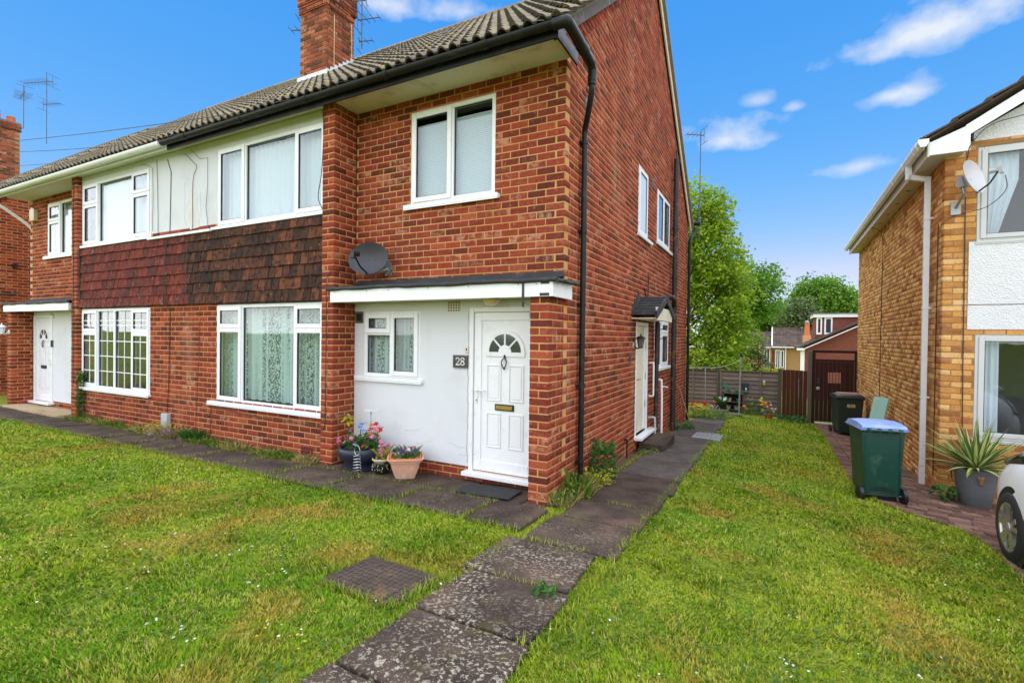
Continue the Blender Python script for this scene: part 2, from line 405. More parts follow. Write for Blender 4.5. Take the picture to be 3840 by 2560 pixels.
def slab(name, a, b, lich):
    t = NT(name); w = t.co('World'); r = t.rnd(); n = t.noise(w, 3.2, 6, .65)
    c = t.mix(t.step(n, .3, .75), a, b); c = t.mix(t.math('MULTIPLY', r, .25), c, tuple(x*.6 for x in a))
    c = t.mix(t.math('MULTIPLY', t.step(t.noise(w, 26, 6, .75), .5, .72), .5), c, tuple(x*.4 for x in a))
    # crusty pale lichen, thickest where the path runs out to the street
    px = t.n('ShaderNodeSeparateXYZ'); t.t.links.new(w, px.inputs[0])
    near = t.math('MULTIPLY', t.step(t.math('ADD', px.outputs['Y'], t.math('MULTIPLY', t.noise(w, 2.6, 4), 1.6)), .9, -1.2), t.step(t.noise(w, 2.0, 4), .36, .62))
    spots = t.math('MULTIPLY', t.step(t.noise(w, 38, 6, .68), .52, .59), t.math('ADD', t.math('MULTIPLY', near, .9), .03))
    fine = t.math('MULTIPLY', t.step(t.noise(w, 75, 3, .6), .64, .70), t.math('ADD', t.math('MULTIPLY', near, .5), .42))
    c = t.mix(t.math('MAXIMUM', spots, fine, clamp=True), c, lich)
    c = t.mix(t.math('MULTIPLY', t.step(t.noise(w, 5.5, 6, .65), .53, .68), .6), c, (.10,.085,.03))
    c = t.mix(t.math('MULTIPLY', t.step(t.noise(w, 1.7, 5), .55, .75), .4), c, (.19,.11,.075))
    t.bump(t.math('ADD', t.noise(w, 70, 6, .75), t.math('MULTIPLY', t.noise(w, 6, 4), .6)), .7, .008)
    return t.fin(c, .92, 0, .12)
M_SLAB = slab('weathered_slab', (.048,.034,.028), (.125,.088,.066), (.43,.39,.30))
M_SLABG = slab('grey_slab', (.075,.062,.056), (.145,.122,.112), (.5,.5,.5))
M_SLABT = slab('tan_slab', (.42,.30,.17), (.52,.40,.26), (.6,.5,.36))
M_PAVER = brick_mat('paving_brick', [(0,(.10,.055,.043)),(.4,(.16,.088,.066)),(.75,(.21,.12,.09)),(1,(.27,.18,.135))], streak=.1, speck=(.3,.24,.18), speckamt=.25)
M_SAND = mortar('jointing_sand', (.09,.06,.04), (.16,.11,.07))
def lawnmat(name, blade):
    t = NT(name); w = t.co('World')
    pa = t.noise(w, .55, 5, .6); pb = t.noise(w, 1.7, 5, .62); pc = t.noise(w, 9, 5, .65)
    g = t.mix(t.step(pa, .35, .65), (.19,.36,.016), (.38,.48,.028))
    g = t.mix(t.math('MULTIPLY', t.step(pb, .54, .74), .6), g, (.46,.42,.03))
    g = t.mix(t.math('MULTIPLY', t.step(pc, .5, .68), .6), g, (.075,.17,.012))
    g = t.mix(t.math('MULTIPLY', t.step(t.noise(w, 13, 5, .7), .56, .7), .6), g, (.50,.46,.07))
    dry = t.math('MULTIPLY', t.step(t.noise(t.co('World', loc=(3.7,1.2,0)), .8, 6, .68), .52, .66), 1.0)
    for sx_, sy_, sr_ in ((-.78,-1.95,.5),(-.5,-2.75,.3),(2.15,-2.75,.7),(2.9,-.9,.6),(-2.9,-2.3,.6),(-6.2,-3.0,.9),(3.0,1.2,.5)):
        vd = t.n('ShaderNodeVectorMath', operation='DISTANCE'); t.t.links.new(t.co('World', (1,1,0)), vd.inputs[0]); vd.inputs[1].default_value = (sx_, sy_, 0)
        dry = t.math('MAXIMUM', dry, t.math('MULTIPLY', t.step(t.math('ADD', t.math('DIVIDE', vd.outputs['Value'], sr_), t.math('MULTIPLY', pc, 1.2)), 1.45, .8), .9))
    g = t.mix(t.math('MULTIPLY', dry, .75), g, (.55,.33,.065))
    if blade:
        r = t.rnd(); g = t.mix(t.math('MULTIPLY', t.step(r, .62, 1), .8), g, (.55,.54,.09)); g = t.mix(t.math('MULTIPLY', t.step(r, .42, 0), .85), g, (.045,.11,.008))
        g = t.mix(t.step(r, .965, .975), g, (.5,.36,.15))
        t.b.inputs['Subsurface Weight'].default_value = 0
        t.fin(g, .8, 0, .08)
        d = t.n('ShaderNodeBsdfTranslucent'); t.t.links.new(g, d.inputs[0]); m = t.n('ShaderNodeMixShader'); m.inputs[0].default_value = .35
        t.t.links.new(t.b.outputs[0], m.inputs[1]); t.t.links.new(d.outputs[0], m.inputs[2]); t.t.links.new(m.outputs[0], t.out.inputs['Surface'])
        return t.mat
    g = t.mix(t.math('MULTIPLY', t.noise(w, 30, 5, .7), .9), g, (.12,.095,.03)); t.bump(t.noise(w, 60, 5, .7), .8, .03)
    return t.fin(g, .95, 0, .1)
M_LAWN = lawnmat('lawn_soil', False); M_BLADE = lawnmat('grass_blade', True)
def soil():
    t = NT('soil'); w = t.co('World'); c = t.mix(t.noise(w, 9, 6, .7), (.07,.048,.03), (.22,.15,.09)); t.bump(t.noise(w, 30, 6, .75), 1, .03)
    return t.fin(c, .95, 0, .1)
M_SOIL = soil()
def leaf(name, stops, trans=.45, rough=.5):
    t = NT(name); r = t.rnd(); c = t.ramp(r, stops)
    t.fin(c, rough, 0, .35); d = t.n('ShaderNodeBsdfTranslucent'); t.t.links.new(c, d.inputs[0]); m = t.n('ShaderNodeMixShader'); m.inputs[0].default_value = trans
    t.t.links.new(t.b.outputs[0], m.inputs[1]); t.t.links.new(d.outputs[0], m.inputs[2]); t.t.links.new(m.outputs[0], t.out.inputs['Surface']); return t.mat
M_LEAFA = leaf('maple_leaf', [(0,(.13,.24,.014)),(.35,(.25,.40,.02)),(.7,(.38,.52,.03)),(1,(.52,.58,.05))])
M_LEAFB = leaf('lime_leaf', [(0,(.07,.16,.016)),(.5,(.13,.29,.025)),(1,(.22,.40,.04))])
M_LEAFC = leaf('conifer_leaf', [(0,(.05,.085,.03)),(.5,(.10,.15,.05)),(1,(.19,.25,.09))], .25)
M_LEAFY = leaf('yellow_leaf', [(0,(.28,.32,.015)),(1,(.55,.55,.03))])
M_WEED = leaf('weed_leaf', [(0,(.05,.12,.012)),(.5,(.11,.22,.02)),(1,(.26,.30,.04))])
M_DRY = leaf('straw', [(0,(.30,.22,.07)),(1,(.52,.42,.16))], .3)
M_SHRUB = leaf('shrub_leaf', [(0,(.02,.08,.012)),(.5,(.045,.16,.02)),(1,(.10,.25,.03))])
M_BARK = plain('bark', (.10,.075,.055), .9, 0, .4, 12, bump=.8, bscale=30)
def wood(name, a, b, sc=(30,30,2)):
    t = NT(name); r = t.rnd(); g = t.noise(t.co('World', sc), 1, 5, .6); c = t.mix(g, a, b)
    c = t.mix(t.math('MULTIPLY', r, .5), c, tuple(x*.6 for x in a)); t.bump(g, .3, .005); return t.fin(c, .75, 0, .3)
M_FENCE = wood('grey_larch', (.13,.10,.085), (.34,.275,.23), (2,2,45))
M_BATTEN = wood('pale_batten', (.24,.17,.10), (.33,.24,.15))
M_BROWNW = wood('red_brown_stain', (.062,.017,.010), (.10,.028,.015))
M_DARKW = wood('dark_brown_stain', (.030,.009,.007), (.050,.014,.010))
M_POSTW = wood('old_post', (.09,.075,.055), (.16,.13,.10))
M_BINGREEN = plain('green_plastic', (.006,.050,.034), .36, 0, .25, 2, bump=.1, bscale=200, dirt=((.07,.13,.10), 6, .55))
M_BINDARK = plain('dark_green_plastic', (.010,.026,.022), .38, 0, .2, 2, bump=.1, bscale=200)
M_BINBLUE = plain('blue_lid', (.22,.34,.68), .42, 0, .14, 4, dirt=((.48,.56,.74), 5, .6))
M_TYRE = plain('tyre', (.012,.012,.012), .75, 0, .3, 20, bump=.3, bscale=80)
M_ALLOY = plain('alloy', (.50,.47,.42), .28, .85, .1, 10)
M_CARWHITE = plain('white_car_paint', (.88,.89,.91), .12, 0, .02, 1, spec=.7)
M_CARGLASS = plain('car_glass', (.012,.014,.016), .03, 0, .1, 1, spec=1)
M_TERRA = plain('terracotta', (.62,.33,.22), .7, 0, .18, 9, bump=.2, bscale=70, dirt=((.78,.60,.5), 5, .8))
M_TERRAO = plain('orange_plastic', (.70,.20,.035), .5, 0, .1, 8)
M_POTBLUE = plain('dark_blue_plastic', (.020,.026,.045), .36, 0, .25, 7)
M_GLAZE = plain('dark_green_glaze', (.012,.022,.014), .15, 0, .3, 9, spec=.7)
M_CREAMGL = plain('cream_glaze', (.62,.50,.28), .3, 0, .1, 12)
M_SLATEPOT = None
def slatepot():
    t = NT('ribbed_grey_resin'); w = t.co('World'); n = t.noise(t.co('World', (5,5,90)), 1, 3); t.bump(n, .5, .004)
    return t.fin(t.mix(n, (.085,.09,.10), (.15,.155,.165)), .6, 0, .3)
M_SLATEPOT = slatepot()
M_RUBBER = plain('rubber_mat', (.022,.021,.021), .9, 0, .4, 30, bump=.8, bscale=300)
M_IRON = plain('cast_iron', (.075,.052,.038), .7, .1, .5, 9, bump=.5, bscale=40, dirt=((.24,.13,.06), 6, .8))
M_CONC = plain('old_concrete', (.15,.125,.105), .9, 0, .35, 6, bump=.6, bscale=45)
M_RED = plain('red_plastic', (.55,.012,.014), .35, 0, .1, 6)
M_TEAL = plain('teal', (.02,.22,.19), .4, 0, .2, 9)
M_WHITE = plain('white_plastic', (.80,.80,.79), .35, 0, .03, 5)
M_GREYP = plain('grey_plastic', (.42,.44,.46), .45, 0, .1, 5)
M_DISHG = plain('dark_grey_dish', (.052,.050,.060), .62, 0, .12, 4)
M_DISHW = plain('pale_grey_dish', (.56,.55,.58), .4, 0, .06, 4)
M_PLATE = plain('slate_plate', (.05,.05,.052), .5, 0, .3, 12)
M_ORANGECLAY = plain('orange_clay', (.55,.13,.04), .7, 0, .15, 10)
M_TANRENDER = plain('orange_tan_brick', (.55,.25,.10), .85, 0, .15, 6)
def petal(name, c): return leaf(name, [(0, tuple(x*.6 for x in c)), (1, c)], .3)
P_PINK = petal('pink_petal', (.75,.22,.38)); P_RED = petal('red_petal', (.62,.02,.05)); P_BLUE = petal('blue_petal', (.30,.42,.80))
P_PURP = petal('purple_petal', (.26,.05,.42)); P_YEL = petal('yellow_petal', (.85,.62,.03)); P_WHITE = petal('white_petal', (.85,.85,.85)); P_ORANGE = petal('orange_petal', (.80,.25,.03))
P_NAVY = petal('navy_petal', (.05,.05,.20)); P_LAV = petal('lavender_petal', (.35,.27,.62))
# ------------------------------------------------------------------ brickwork, windows
CP, BL, JT = .0817, .2265, .0128            # course pitch, brick pitch, joint
ZB = .0517
BT_V = None
class Bricks:
    def __init__(s): s.b = []                # x0,x1,y0,y1,z0,z1,axis,sgn
    def wall(s, F, u0, u1, z0, z1, holes=(), ends=(None, None), ulim=None, off=0.0, dep=.05):
        ax, face, sg = F
        k = math.floor((z0-ZB)/CP)
        while ZB+k*CP < z1:
            zb, zt = max(z0, ZB+k*CP), min(z1, ZB+k*CP+CP-JT)
            if zt-zb > .02:
                a, b = u0, u1; dl = dr = dep
                if ulim: a, b = ulim((zb+zt)/2); a = max(a, u0); b = min(b, u1)
                ev = k % 2
                if ends[0] is not None:
                    if ev == ends[0]: dl = .1025
                    else: a += .1025+JT
                if ends[1] is not None:
                    if ev == ends[1]: dr = .1025
                    else: b -= .1025+JT
                segs = [(a, b)]
                for h in holes:
                    if min(zt, h[3])-max(zb, h[2]) > .35*(zt-zb):
                        segs = [q for (p, r) in segs for q in ((p, min(r, h[0]-.004)), (max(p, h[1]+.004), r)) if q[1]-q[0] > .02]
                for (p, r) in segs:
                    st = off+(ev*BL/2); n = math.floor((p-st)/BL)
                    while st+n*BL < r:
                        x0, x1 = max(p, st+n*BL), min(r, st+(n+1)*BL-JT)
                        if x1-x0 > .03:
                            d = dep
                            if abs(x0-a) < 1e-6: d = dl
                            if abs(x1-b) < 1e-6 and dr > d: d = dr
                            pr = random.uniform(-.0006, .0022); j = random.uniform(-.0015, .0015)
                            lo, hi = sorted((face+sg*pr, face-sg*d))
                            e = (x0+j if d == dep else x0, x1+j if d == dep else x1)
                            if ax == 'y': s.b.append((*e, lo, hi, zb, zt, 'y', sg))
                            else: s.b.append((lo, hi, *e, zb, zt, 'x', sg))
                        n += 1
            k += 1
    def pier(s, x0, x1, y0, y1, z0, z1, vis):   # solid pier one brick wide, front at y0
        k = math.floor((z0-ZB)/CP); w = .1025
        while ZB+k*CP < z1:
            zb, zt = max(z0, ZB+k*CP), min(z1, ZB+k*CP+CP-JT)
            if zt-zb > .02:
                j = lambda: random.uniform(-.002, .002)
                xm = (x0+x1)/2
                if k % 2 == 0:
                    s.b.append((x0+j(), x1+j(), y0+j(), y0+w, zb, zt, 'y', -1)); ys = y0+w+JT
                else: ys = y0
                first = True
                while ys < y1-.03:
                    ye = min(ys+BL-JT, y1)
                    for q, (a, b) in enumerate(((x0, xm-JT/2), (xm+JT/2, x1))):
                        jj = j()
                        yy = ys+(j() if (first and k % 2) else 0)
                        s.b.append((a+(jj if q == 0 else 0), b+(jj if q else 0), yy, ye, zb, zt, 'y' if (first and k % 2) else 'x', -1 if (first and k % 2) else (1 if q else -1)))
                    ys = ye+JT; first = False
            k += 1
    def emit(s, parent, mat, limit=300, local=False, name='brick', bev=.003, cull=None):
        wm = WM[parent] if local else Matrix.Identity(4)
        c = wm.inverted() @ CAM; B = s.b; sco = []
        for b in B:
            ctr = Vector(((b[0]+b[1])/2, (b[2]+b[3])/2, (b[4]+b[5])/2)); d = c-ctr; L = d.length
            n = (d.x if b[6] == 'x' else d.y)*b[7]/L
            w = (b[3]-b[2]) if b[6] == 'x' else (b[1]-b[0])
            loc = d/L
            wd = wm.to_3x3() @ (-d); fz = wd.dot(FW); inside = fz > 0 and abs(wd.dot(RT)/fz) < 1.04 and abs(wd.dot(UP)/fz) < .70
            sco.append(w*(b[5]-b[4])*max(n, 0)/(L*L)*(1 if inside else 0)*(0 if cull and cull(ctr) else 1))
        order = sorted(range(len(B)), key=lambda i: -sco[i])
        cache = {}
        for i in order[:limit]:
            b = B[i]; h = tuple(round((b[q+1]-b[q])/2, 3) for q in (0, 2, 4))
            if h not in cache:
                me = bpy.data.meshes.new(name); me.from_pydata(*[bevbox(*h, bev)[0], [], bevbox(*h, bev)[1]]); me.materials.append(mat); cache[h] = me
            o = bpy.data.objects.new(name, cache[h]); COL.objects.link(o); o.parent = parent
            if not local: o.matrix_parent_inverse = WM[parent].inverted()
            o.location = ((b[0]+b[1])/2, (b[2]+b[3])/2, (b[4]+b[5])/2)
        rest = np.array([B[i][:6] for i in order[limit:]])
        if len(rest):
            vs, fs = bevbox(1, 1, 1, .5); sg = np.sign(np.array(vs)); full = (np.abs(np.array(vs)) > .75)
            ctr = (rest[:, 0::2]+rest[:, 1::2])/2; hf = (rest[:, 1::2]-rest[:, 0::2])/2
            V = ctr[:, None, :]+sg[None]*(hf[:, None, :]-np.where(full, 0, bev)[None])
            n = len(rest); q4 = np.array([f for f in fs if len(f) == 4]); q3 = np.array([f for f in fs if len(f) == 3])
            base = (np.arange(n)*24)[:, None, None]
            rn = RNG.random(n)
            me = bpy.data.meshes.new('bricks'); me.vertices.add(n*24); me.vertices.foreach_set('co', V.astype(np.float32).ravel())
            L4 = (q4[None]+base).reshape(-1, 4); L3 = (q3[None]+base).reshape(-1, 3)
            loops = np.concatenate([L4.ravel(), L3.ravel()]); me.loops.add(len(loops)); me.loops.foreach_set('vertex_index', loops.astype(np.int32))
            st = np.concatenate([np.arange(len(L4))*4, len(L4)*4+np.arange(len(L3))*3]); me.polygons.add(len(st)); me.polygons.foreach_set('loop_start', st.astype(np.int32))
            me.update(calc_edges=True)
            at = me.attributes.new('rnd', 'FLOAT', 'FACE'); at.data.foreach_set('value', np.concatenate([np.repeat(rn, len(q4)), np.repeat(rn, len(q3))]).astype(np.float32))
            me.materials.append(mat); tag(link('further_bricks', me, parent, local), kind='stuff')
def W3(F, u, z, d):
    ax, face, sg = F
    return (u, face+sg*d, z) if ax == 'y' else (face+sg*d, u, z)
def wbox(mb, F, u0, u1, z0, z1, d0, d1, bev=0):
    a, b = W3(F, u0, z0, d0), W3(F, u1, z1, d1)
    q = [f(a[i], b[i]) for i in range(3) for f in (min, max)]
    (mb.bbox(*q, bev) if bev else mb.box(*q))
def backing(mb, F, u0, u1, z0, z1, holes=(), inset=.003):
    us = sorted({u0, u1, *[max(u0, min(u1, h[i])) for h in holes for i in (0, 1)]}); zs = sorted({z0, z1, *[max(z0, min(z1, h[i])) for h in holes for i in (2, 3)]})
    for i in range(len(us)-1):
        for j in range(len(zs)-1):
            um, zm = (us[i]+us[i+1])/2, (zs[j]+zs[j+1])/2
            if any(h[0] < um < h[1] and h[2] < zm < h[3] for h in holes): continue
            wbox(mb, F, us[i], us[i+1], zs[j], zs[j+1], -inset, -.12)
def folds(F, u0, u1, z0, z1, d, amp, per, seed=0, taper=None):
    mb = MB(); n = max(8, int((u1-u0)/per*8)); rr = random.Random(seed); ph = rr.random()*6
    zs = [z0+(z1-z0)*i/6 for i in range(7)]
    for z in zs:
        for i in range(n+1):
            t = i/n; u = u0+(u1-u0)*t
            if taper: u = u0+(u1-u0)*t*taper((z-z0)/(z1-z0))
            w = math.sin(2*math.pi*t*(u1-u0)/per+ph+.8*math.sin(5*t+seed))
            mb.v.append(W3(F, u, z, d+amp*w))
    for j in range(6):
        for i in range(n): mb.face(j*(n+1)+i, j*(n+1)+i+1, (j+1)*(n+1)+i+1, (j+1)*(n+1)+i)
    return mb
def venetian(F, u0, u1, z0, z1, d, pitch=.025):
    mb = MB(); z = z0
    while z < z1:
        a, b = W3(F, u0, z, d), W3(F, u1, z, d); c, e = W3(F, u1, z+.0255, d-.005), W3(F, u0, z+.0255, d-.005); mb.quad(a, b, c, e); z += pitch
    return mb
def vertblind(F, u0, u1, z0, z1, d, pitch=.085):
    mb = MB(); u = u0
    while u < u1: mb.quad(W3(F, u, z0, d), W3(F, u+pitch*.9, z0, d-.03), W3(F, u+pitch*.9, z1, d-.03), W3(F, u, z1, d)); u += pitch
    return mb
def window(parent, F, cols, mat=None, df=-.012, sill=None, bars=None, glass=None, inner=(), fb=.05, local=False, room=.8, label=None, proud=.016):
    mat = mat or M_UPVC; glass = glass or M_GLASS
    u0, u1 = cols[0][0], cols[-1][1]; z0 = min(c[0] for c in cols[0][2]); z1 = max(c[1] for c in cols[0][2])
    f = MB(); D0, D1 = df-.07, df
    wbox(f, F, u0, u0+fb, z0, z1, D0, D1, .004); wbox(f, F, u1-fb, u1, z0, z1, D0, D1, .004)
    wbox(f, F, u0+fb, u1-fb, z0, z0+fb, D0, D1-.0015, .004); wbox(f, F, u0+fb, u1-fb, z1-fb, z1, D0, D1-.0015, .004)
    for c in cols[1:]: wbox(f, F, c[0]-fb*.5, c[0]+fb*.5, z0+fb, z1-fb, D0, D1-.001, .004)
    for c in cols:
        a, b = c[0]+(fb if c is cols[0] else fb*.5), c[1]-(fb if c is cols[-1] else fb*.5)
        for q in c[2][1:]: wbox(f, F, a, b, q[1]-fb*.5, q[1]+fb*.5, D0, D1-.002, .004)
    win = f.build('window', mat, parent, local)
    if label: win['label'] = label
    for c in cols:
        a, b = c[0]+(fb if c is cols[0] else fb*.5), c[1]-(fb if c is cols[-1] else fb*.5)
        for q in c[2]:
            lo = q[0]+(fb if abs(q[0]-z0) < 1e-4 else fb*.5); hi = q[1]-(fb if abs(q[1]-z1) < 1e-4 else fb*.5)
            g = (a, b, lo, hi); gd = df-.035
            if q[2] == 'C':
                s = MB(); o = .022; w = .062; A, B, C, E = a-o, b+o, lo-o, hi+o
                wbox(s, F, A, A+w, C, E, df+.001, df+proud, .005); wbox(s, F, B-w, B, C, E, df+.001, df+proud, .005)
                wbox(s, F, A+w, B-w, C, C+w, df+.001, df+proud-.001, .005); wbox(s, F, A+w, B-w, E-w, E, df+.001, df+proud-.001, .005)
                s.build('sash', mat, win, local); g = (A+w, B-w, C+w, E-w); gd = df-.004
            gk = MB(); t = .007
            wbox(gk, F, g[0], g[0]+t, g[2], g[3], gd-.01, gd+.012); wbox(gk, F, g[1]-t, g[1], g[2], g[3], gd-.01, gd+.012)
            wbox(gk, F, g[0]+t, g[1]-t, g[2], g[2]+t, gd-.01, gd+.011); wbox(gk, F, g[0]+t, g[1]-t, g[3]-t, g[3], gd-.01, gd+.011)
            gk.build('seal', M_BLACK, win, local)
            p = MB(); wbox(p, F, g[0], g[1], g[2], g[3], gd-.004, gd); p.build('pane', glass, win, local)
            if bars:
                gb = MB(); nu, zl = bars
                for i in range(1, nu): u = g[0]+(g[1]-g[0])*i/nu; wbox(gb, F, u-.008, u+.008, g[2], g[3], gd+.0015, gd+.008)
                for z in zl:
                    if g[2]+.05 < z < g[3]-.05: wbox(gb, F, g[0], g[1], z-.008, z+.008, gd+.001, gd+.007)
                gb.build('glazing_bars', mat, win, local)
    if sill:
        s = MB(); a, b, h, pr = sill; wbox(s, F, a, b, z0-h, z0, -.05, pr, .006); wbox(s, F, a+.003, b-.003, z0-h-.012, z0-h, pr-.02, pr-.003); s.build('sill', mat, win, local)
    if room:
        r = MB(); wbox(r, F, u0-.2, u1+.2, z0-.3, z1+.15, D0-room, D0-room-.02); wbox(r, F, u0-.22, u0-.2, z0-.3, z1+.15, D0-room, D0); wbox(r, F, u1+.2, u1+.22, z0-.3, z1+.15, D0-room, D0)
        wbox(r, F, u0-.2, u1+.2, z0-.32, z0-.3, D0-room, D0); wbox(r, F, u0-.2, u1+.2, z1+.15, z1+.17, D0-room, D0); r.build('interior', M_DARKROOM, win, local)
    for nm, mb, m in inner: mb.build(nm, m, win, local, smooth=50 if nm == 'curtain' else None)
    return win
def halfpipe(mb, a, b, r=.058, t=.005):         # open gutter from a to b
    a, b = Vector(a), Vector(b); d = (b-a).normalized(); x = d.cross(Vector((0,0,1))).normalized(); z = Vector((0,0,1))
    n = 10; P = [a+x*math.cos(math.pi+math.pi*i/n)*r+z*math.sin(math.pi+math.pi*i/n)*r for i in range(n+1)]
    P += [a+x*math.cos(math.pi+math.pi*i/n)*(r-t)+z*math.sin(math.pi+math.pi*i/n)*(r-t) for i in range(n, -1, -1)]
    mb.prism(P, b-a)
def cable(parent, pts, r=.005, mat=None, local=False, name='cable'):
    mb = MB(); mb.tube(pts, r, 5); return mb.build(name, mat or M_CABLE, parent, local, smooth=60)
def smoothpts(pts, n=5):                        # Catmull-Rom
    P = [Vector(p) for p in pts]; P = [P[0]*2-P[1]]+P+[P[-1]*2-P[-2]]; out = []
    for i in range(1, len(P)-2):
        for k in range(n):
            t = k/n; a, b, c, d = P[i-1:i+3]
            out.append(.5*((2*b)+(c-a)*t+(2*a-5*b+4*c-d)*t*t+(3*b-a-3*c+d)*t**3))
    return out+[P[-2]]
# ------------------------------------------------------------------ ground, paths, drive
def sheet(name, x0, x1, y0, y1, nx, ny, mat, dz=0, kind='structure'):
    X = np.linspace(x0, x1, nx) if not hasattr(nx, '__len__') else np.array(nx); Y = np.linspace(y0, y1, ny) if not hasattr(ny, '__len__') else np.array(ny)
    xx, yy = np.meshgrid(X, Y); V = np.stack([xx, yy, gz(xx, yy)+dz], -1).reshape(-1, 3); a, b = len(X), len(Y)
    i, j = np.meshgrid(np.arange(a-1), np.arange(b-1)); k = (j*a+i).ravel(); F = np.stack([k, k+1, k+a+1, k+a], -1)
    me = fastmesh(name, V, F, 4, mat=mat); me.polygons.foreach_set('use_smooth', [True]*len(F)); return tag(link(name, me), kind=kind)
xs = sorted({*np.linspace(-300, -30, 10), *np.linspace(-30, 30, 61), *np.linspace(30, 300, 10)}); ys = sorted({*np.linspace(-300, -20, 10), *np.linspace(-20, 40, 61), *np.linspace(40, 400, 20)})
sheet('ground', 0, 0, 0, 0, xs, ys, M_LAWN)
sheet('soil_bed', -13.3, .0, -.2, .42, 40, 3, M_SOIL, .006)
sheet('soil_strip', .0, .30, .0, 9.4, 4, 30, M_SOIL, .014)
def slab_obj(parent, pts, th, mat, rot=None):     # pts: 4 plan corners; bevelled flag laid on the slope
    mb = MB(); c = [sum(p[i] for p in pts)/4 for i in (0, 1)]
    rg = random.Random(int(abs(c[0]*97+c[1]*31)*10)); tilt = [rg.uniform(-.008, .008) for _ in range(4)]
    n = 5; ring = []
    for q in range(4):
        a, b = pts[q], pts[(q+1) % 4]
        for i in range(n):
            t = i/n; x, y = a[0]+(b[0]-a[0])*t, a[1]+(b[1]-a[1])*t
            w = .010 if i else .02
            x += (c[0]-x)*rg.uniform(0, w); y += (c[1]-y)*rg.uniform(0, w); ring.append((x, y))
    N = len(ring)
    for k, (sx, dz) in enumerate(((1, -.06), (1, th-.008), (.985, th))):
        for q, (x, y) in enumerate(ring):
            X, Y = c[0]+(x-c[0])*sx, c[1]+(y-c[1])*sx; mb.v.append((X, Y, float(gz(X, Y))+dz+tilt[q*4//N]*(k > 0)))
    for k in range(2):
        for q in range(N): mb.face(k*N+q, k*N+(q+1) % N, (k+1)*N+(q+1) % N, (k+1)*N+q)
    mb.face(*[2*N+q for q in range(N)])
    return mb.build('paving_slab', mat, parent)
side = group_root('side_path', (.57, 3, 0)); front = group_root('front_path', (-6, -.5, 0))
ye = [-4.3,-3.62,-2.98,-2.36,-1.74,-1.02,-.3,.38,1.12,1.9,2.7,3.5,4.35,5.2,6.05,6.9,7.75,8.6,9.4,10.3]
for i in range(len(ye)-1):
    dx = [0,-.02,-.02,-.04,-.1,0.02,.05,.05,.07,.06,.05,.05,.05,.05,.03,.0,.02,.0,.0][i]
    slab_obj(side, [(.20+dx, ye[i]+.012), (.965+dx+(.03 if i % 3 else 0), ye[i]+.012), (.965+dx, ye[i+1]-.012), (.20+dx, ye[i+1]-.012)], .035, M_SLAB if ye[i] < 1.5 else M_SLABG)
rg = random.Random(5); x = .12; FJ = []
while x > -17:
    w = rg.uniform(.72, .95) if x < -.1 else .62; dy = rg.uniform(-.03, .03)
    slab_obj(front, [(x-w+.012, -.84+dy), (x-.012, -.84+dy), (x-.012, -.2+dy*.5), (x-w+.012, -.2+dy*.5)], .03, M_SLAB); x -= w; FJ.append(x)
for x0, x1 in ((-.98,-.24),(-1.75,-1.0),(-2.42,-1.77),(-3.05,-2.44)): slab_obj(front, [(x0, -.18), (x1, -.18), (x1, .38), (x0, .38)], .026, M_SLAB)
slab_obj(front, [(-13.2,-.2),(-10.42,-.2),(-10.42,.36),(-13.2,.36)], .07, M_SLABT)
# block-paved drive beside the buff brick house
drive = group_root('driveway', (3.7, 6, 0))
EDGE = [(-8,3.86),(.5,3.90),(1.2,3.93),(1.9,3.97),(2.35,3.86),(2.65,3.5),(3.1,3.2),(4,3.09),(5.6,3.12),(9.5,3.22),(12.9,3.2)]
def edge_x(y):
    for (a, xa), (b, xb) in zip(EDGE, EDGE[1:]):
        if a <= y <= b: return xa+(xb-xa)*(y-a)/(b-a)
    return EDGE[0][1] if y < EDGE[0][0] else EDGE[-1][1]
mb = MB(); yy = list(np.linspace(-8, 12.95, 90))
for y in yy:
    for t in range(7):
        e = edge_x(y)+.02; X = e+(8.5-e)*t/6 if y < 4.3 else e+(4.32-e)*t/6; mb.v.append((X, y, float(gz(X, y))+.006))
for j in range(len(yy)-1):
    if yy[j] < 4.3 <= yy[j+1]: continue
    for t in range(6): mb.face(j*7+t, j*7+t+1, j*7+t+8, j*7+t+7)
tag(mb.build('jointing_sand_bed', M_SAND, drive), kind='stuff')
PV = []
u = 0
for j in range(int((12.9+3)/.105)):
    y = -3+j*.105; e = edge_x(y+.05); PV.append((e+.005, e+.20, y+.003, y+.10, 1))        # soldier edging
    xr = 4.22 if y > 4.2 else 7.5; x = e+.208+(j % 2)*.105
    if j % 2: PV.append((e+.208, e+.208+.098, y+.003, y+.10, 0))
    while x < xr: PV.append((x, min(x+.203, xr), y+.003, y+.10, 0)); x += .21
def pv_score(p):
    d = Vector(((p[0]+p[1])/2, (p[2]+p[3])/2, float(gz(p[0], p[2]))))-CAM; f = d.dot(FW)
    if f < .5 or abs(d.dot(RT)/f) > 1.04 or abs(d.dot(UP)/f) > .7: return 0
    return 1/d.length**3
PV.sort(key=lambda p: -pv_score(p)); pc = {}; rest = MB()
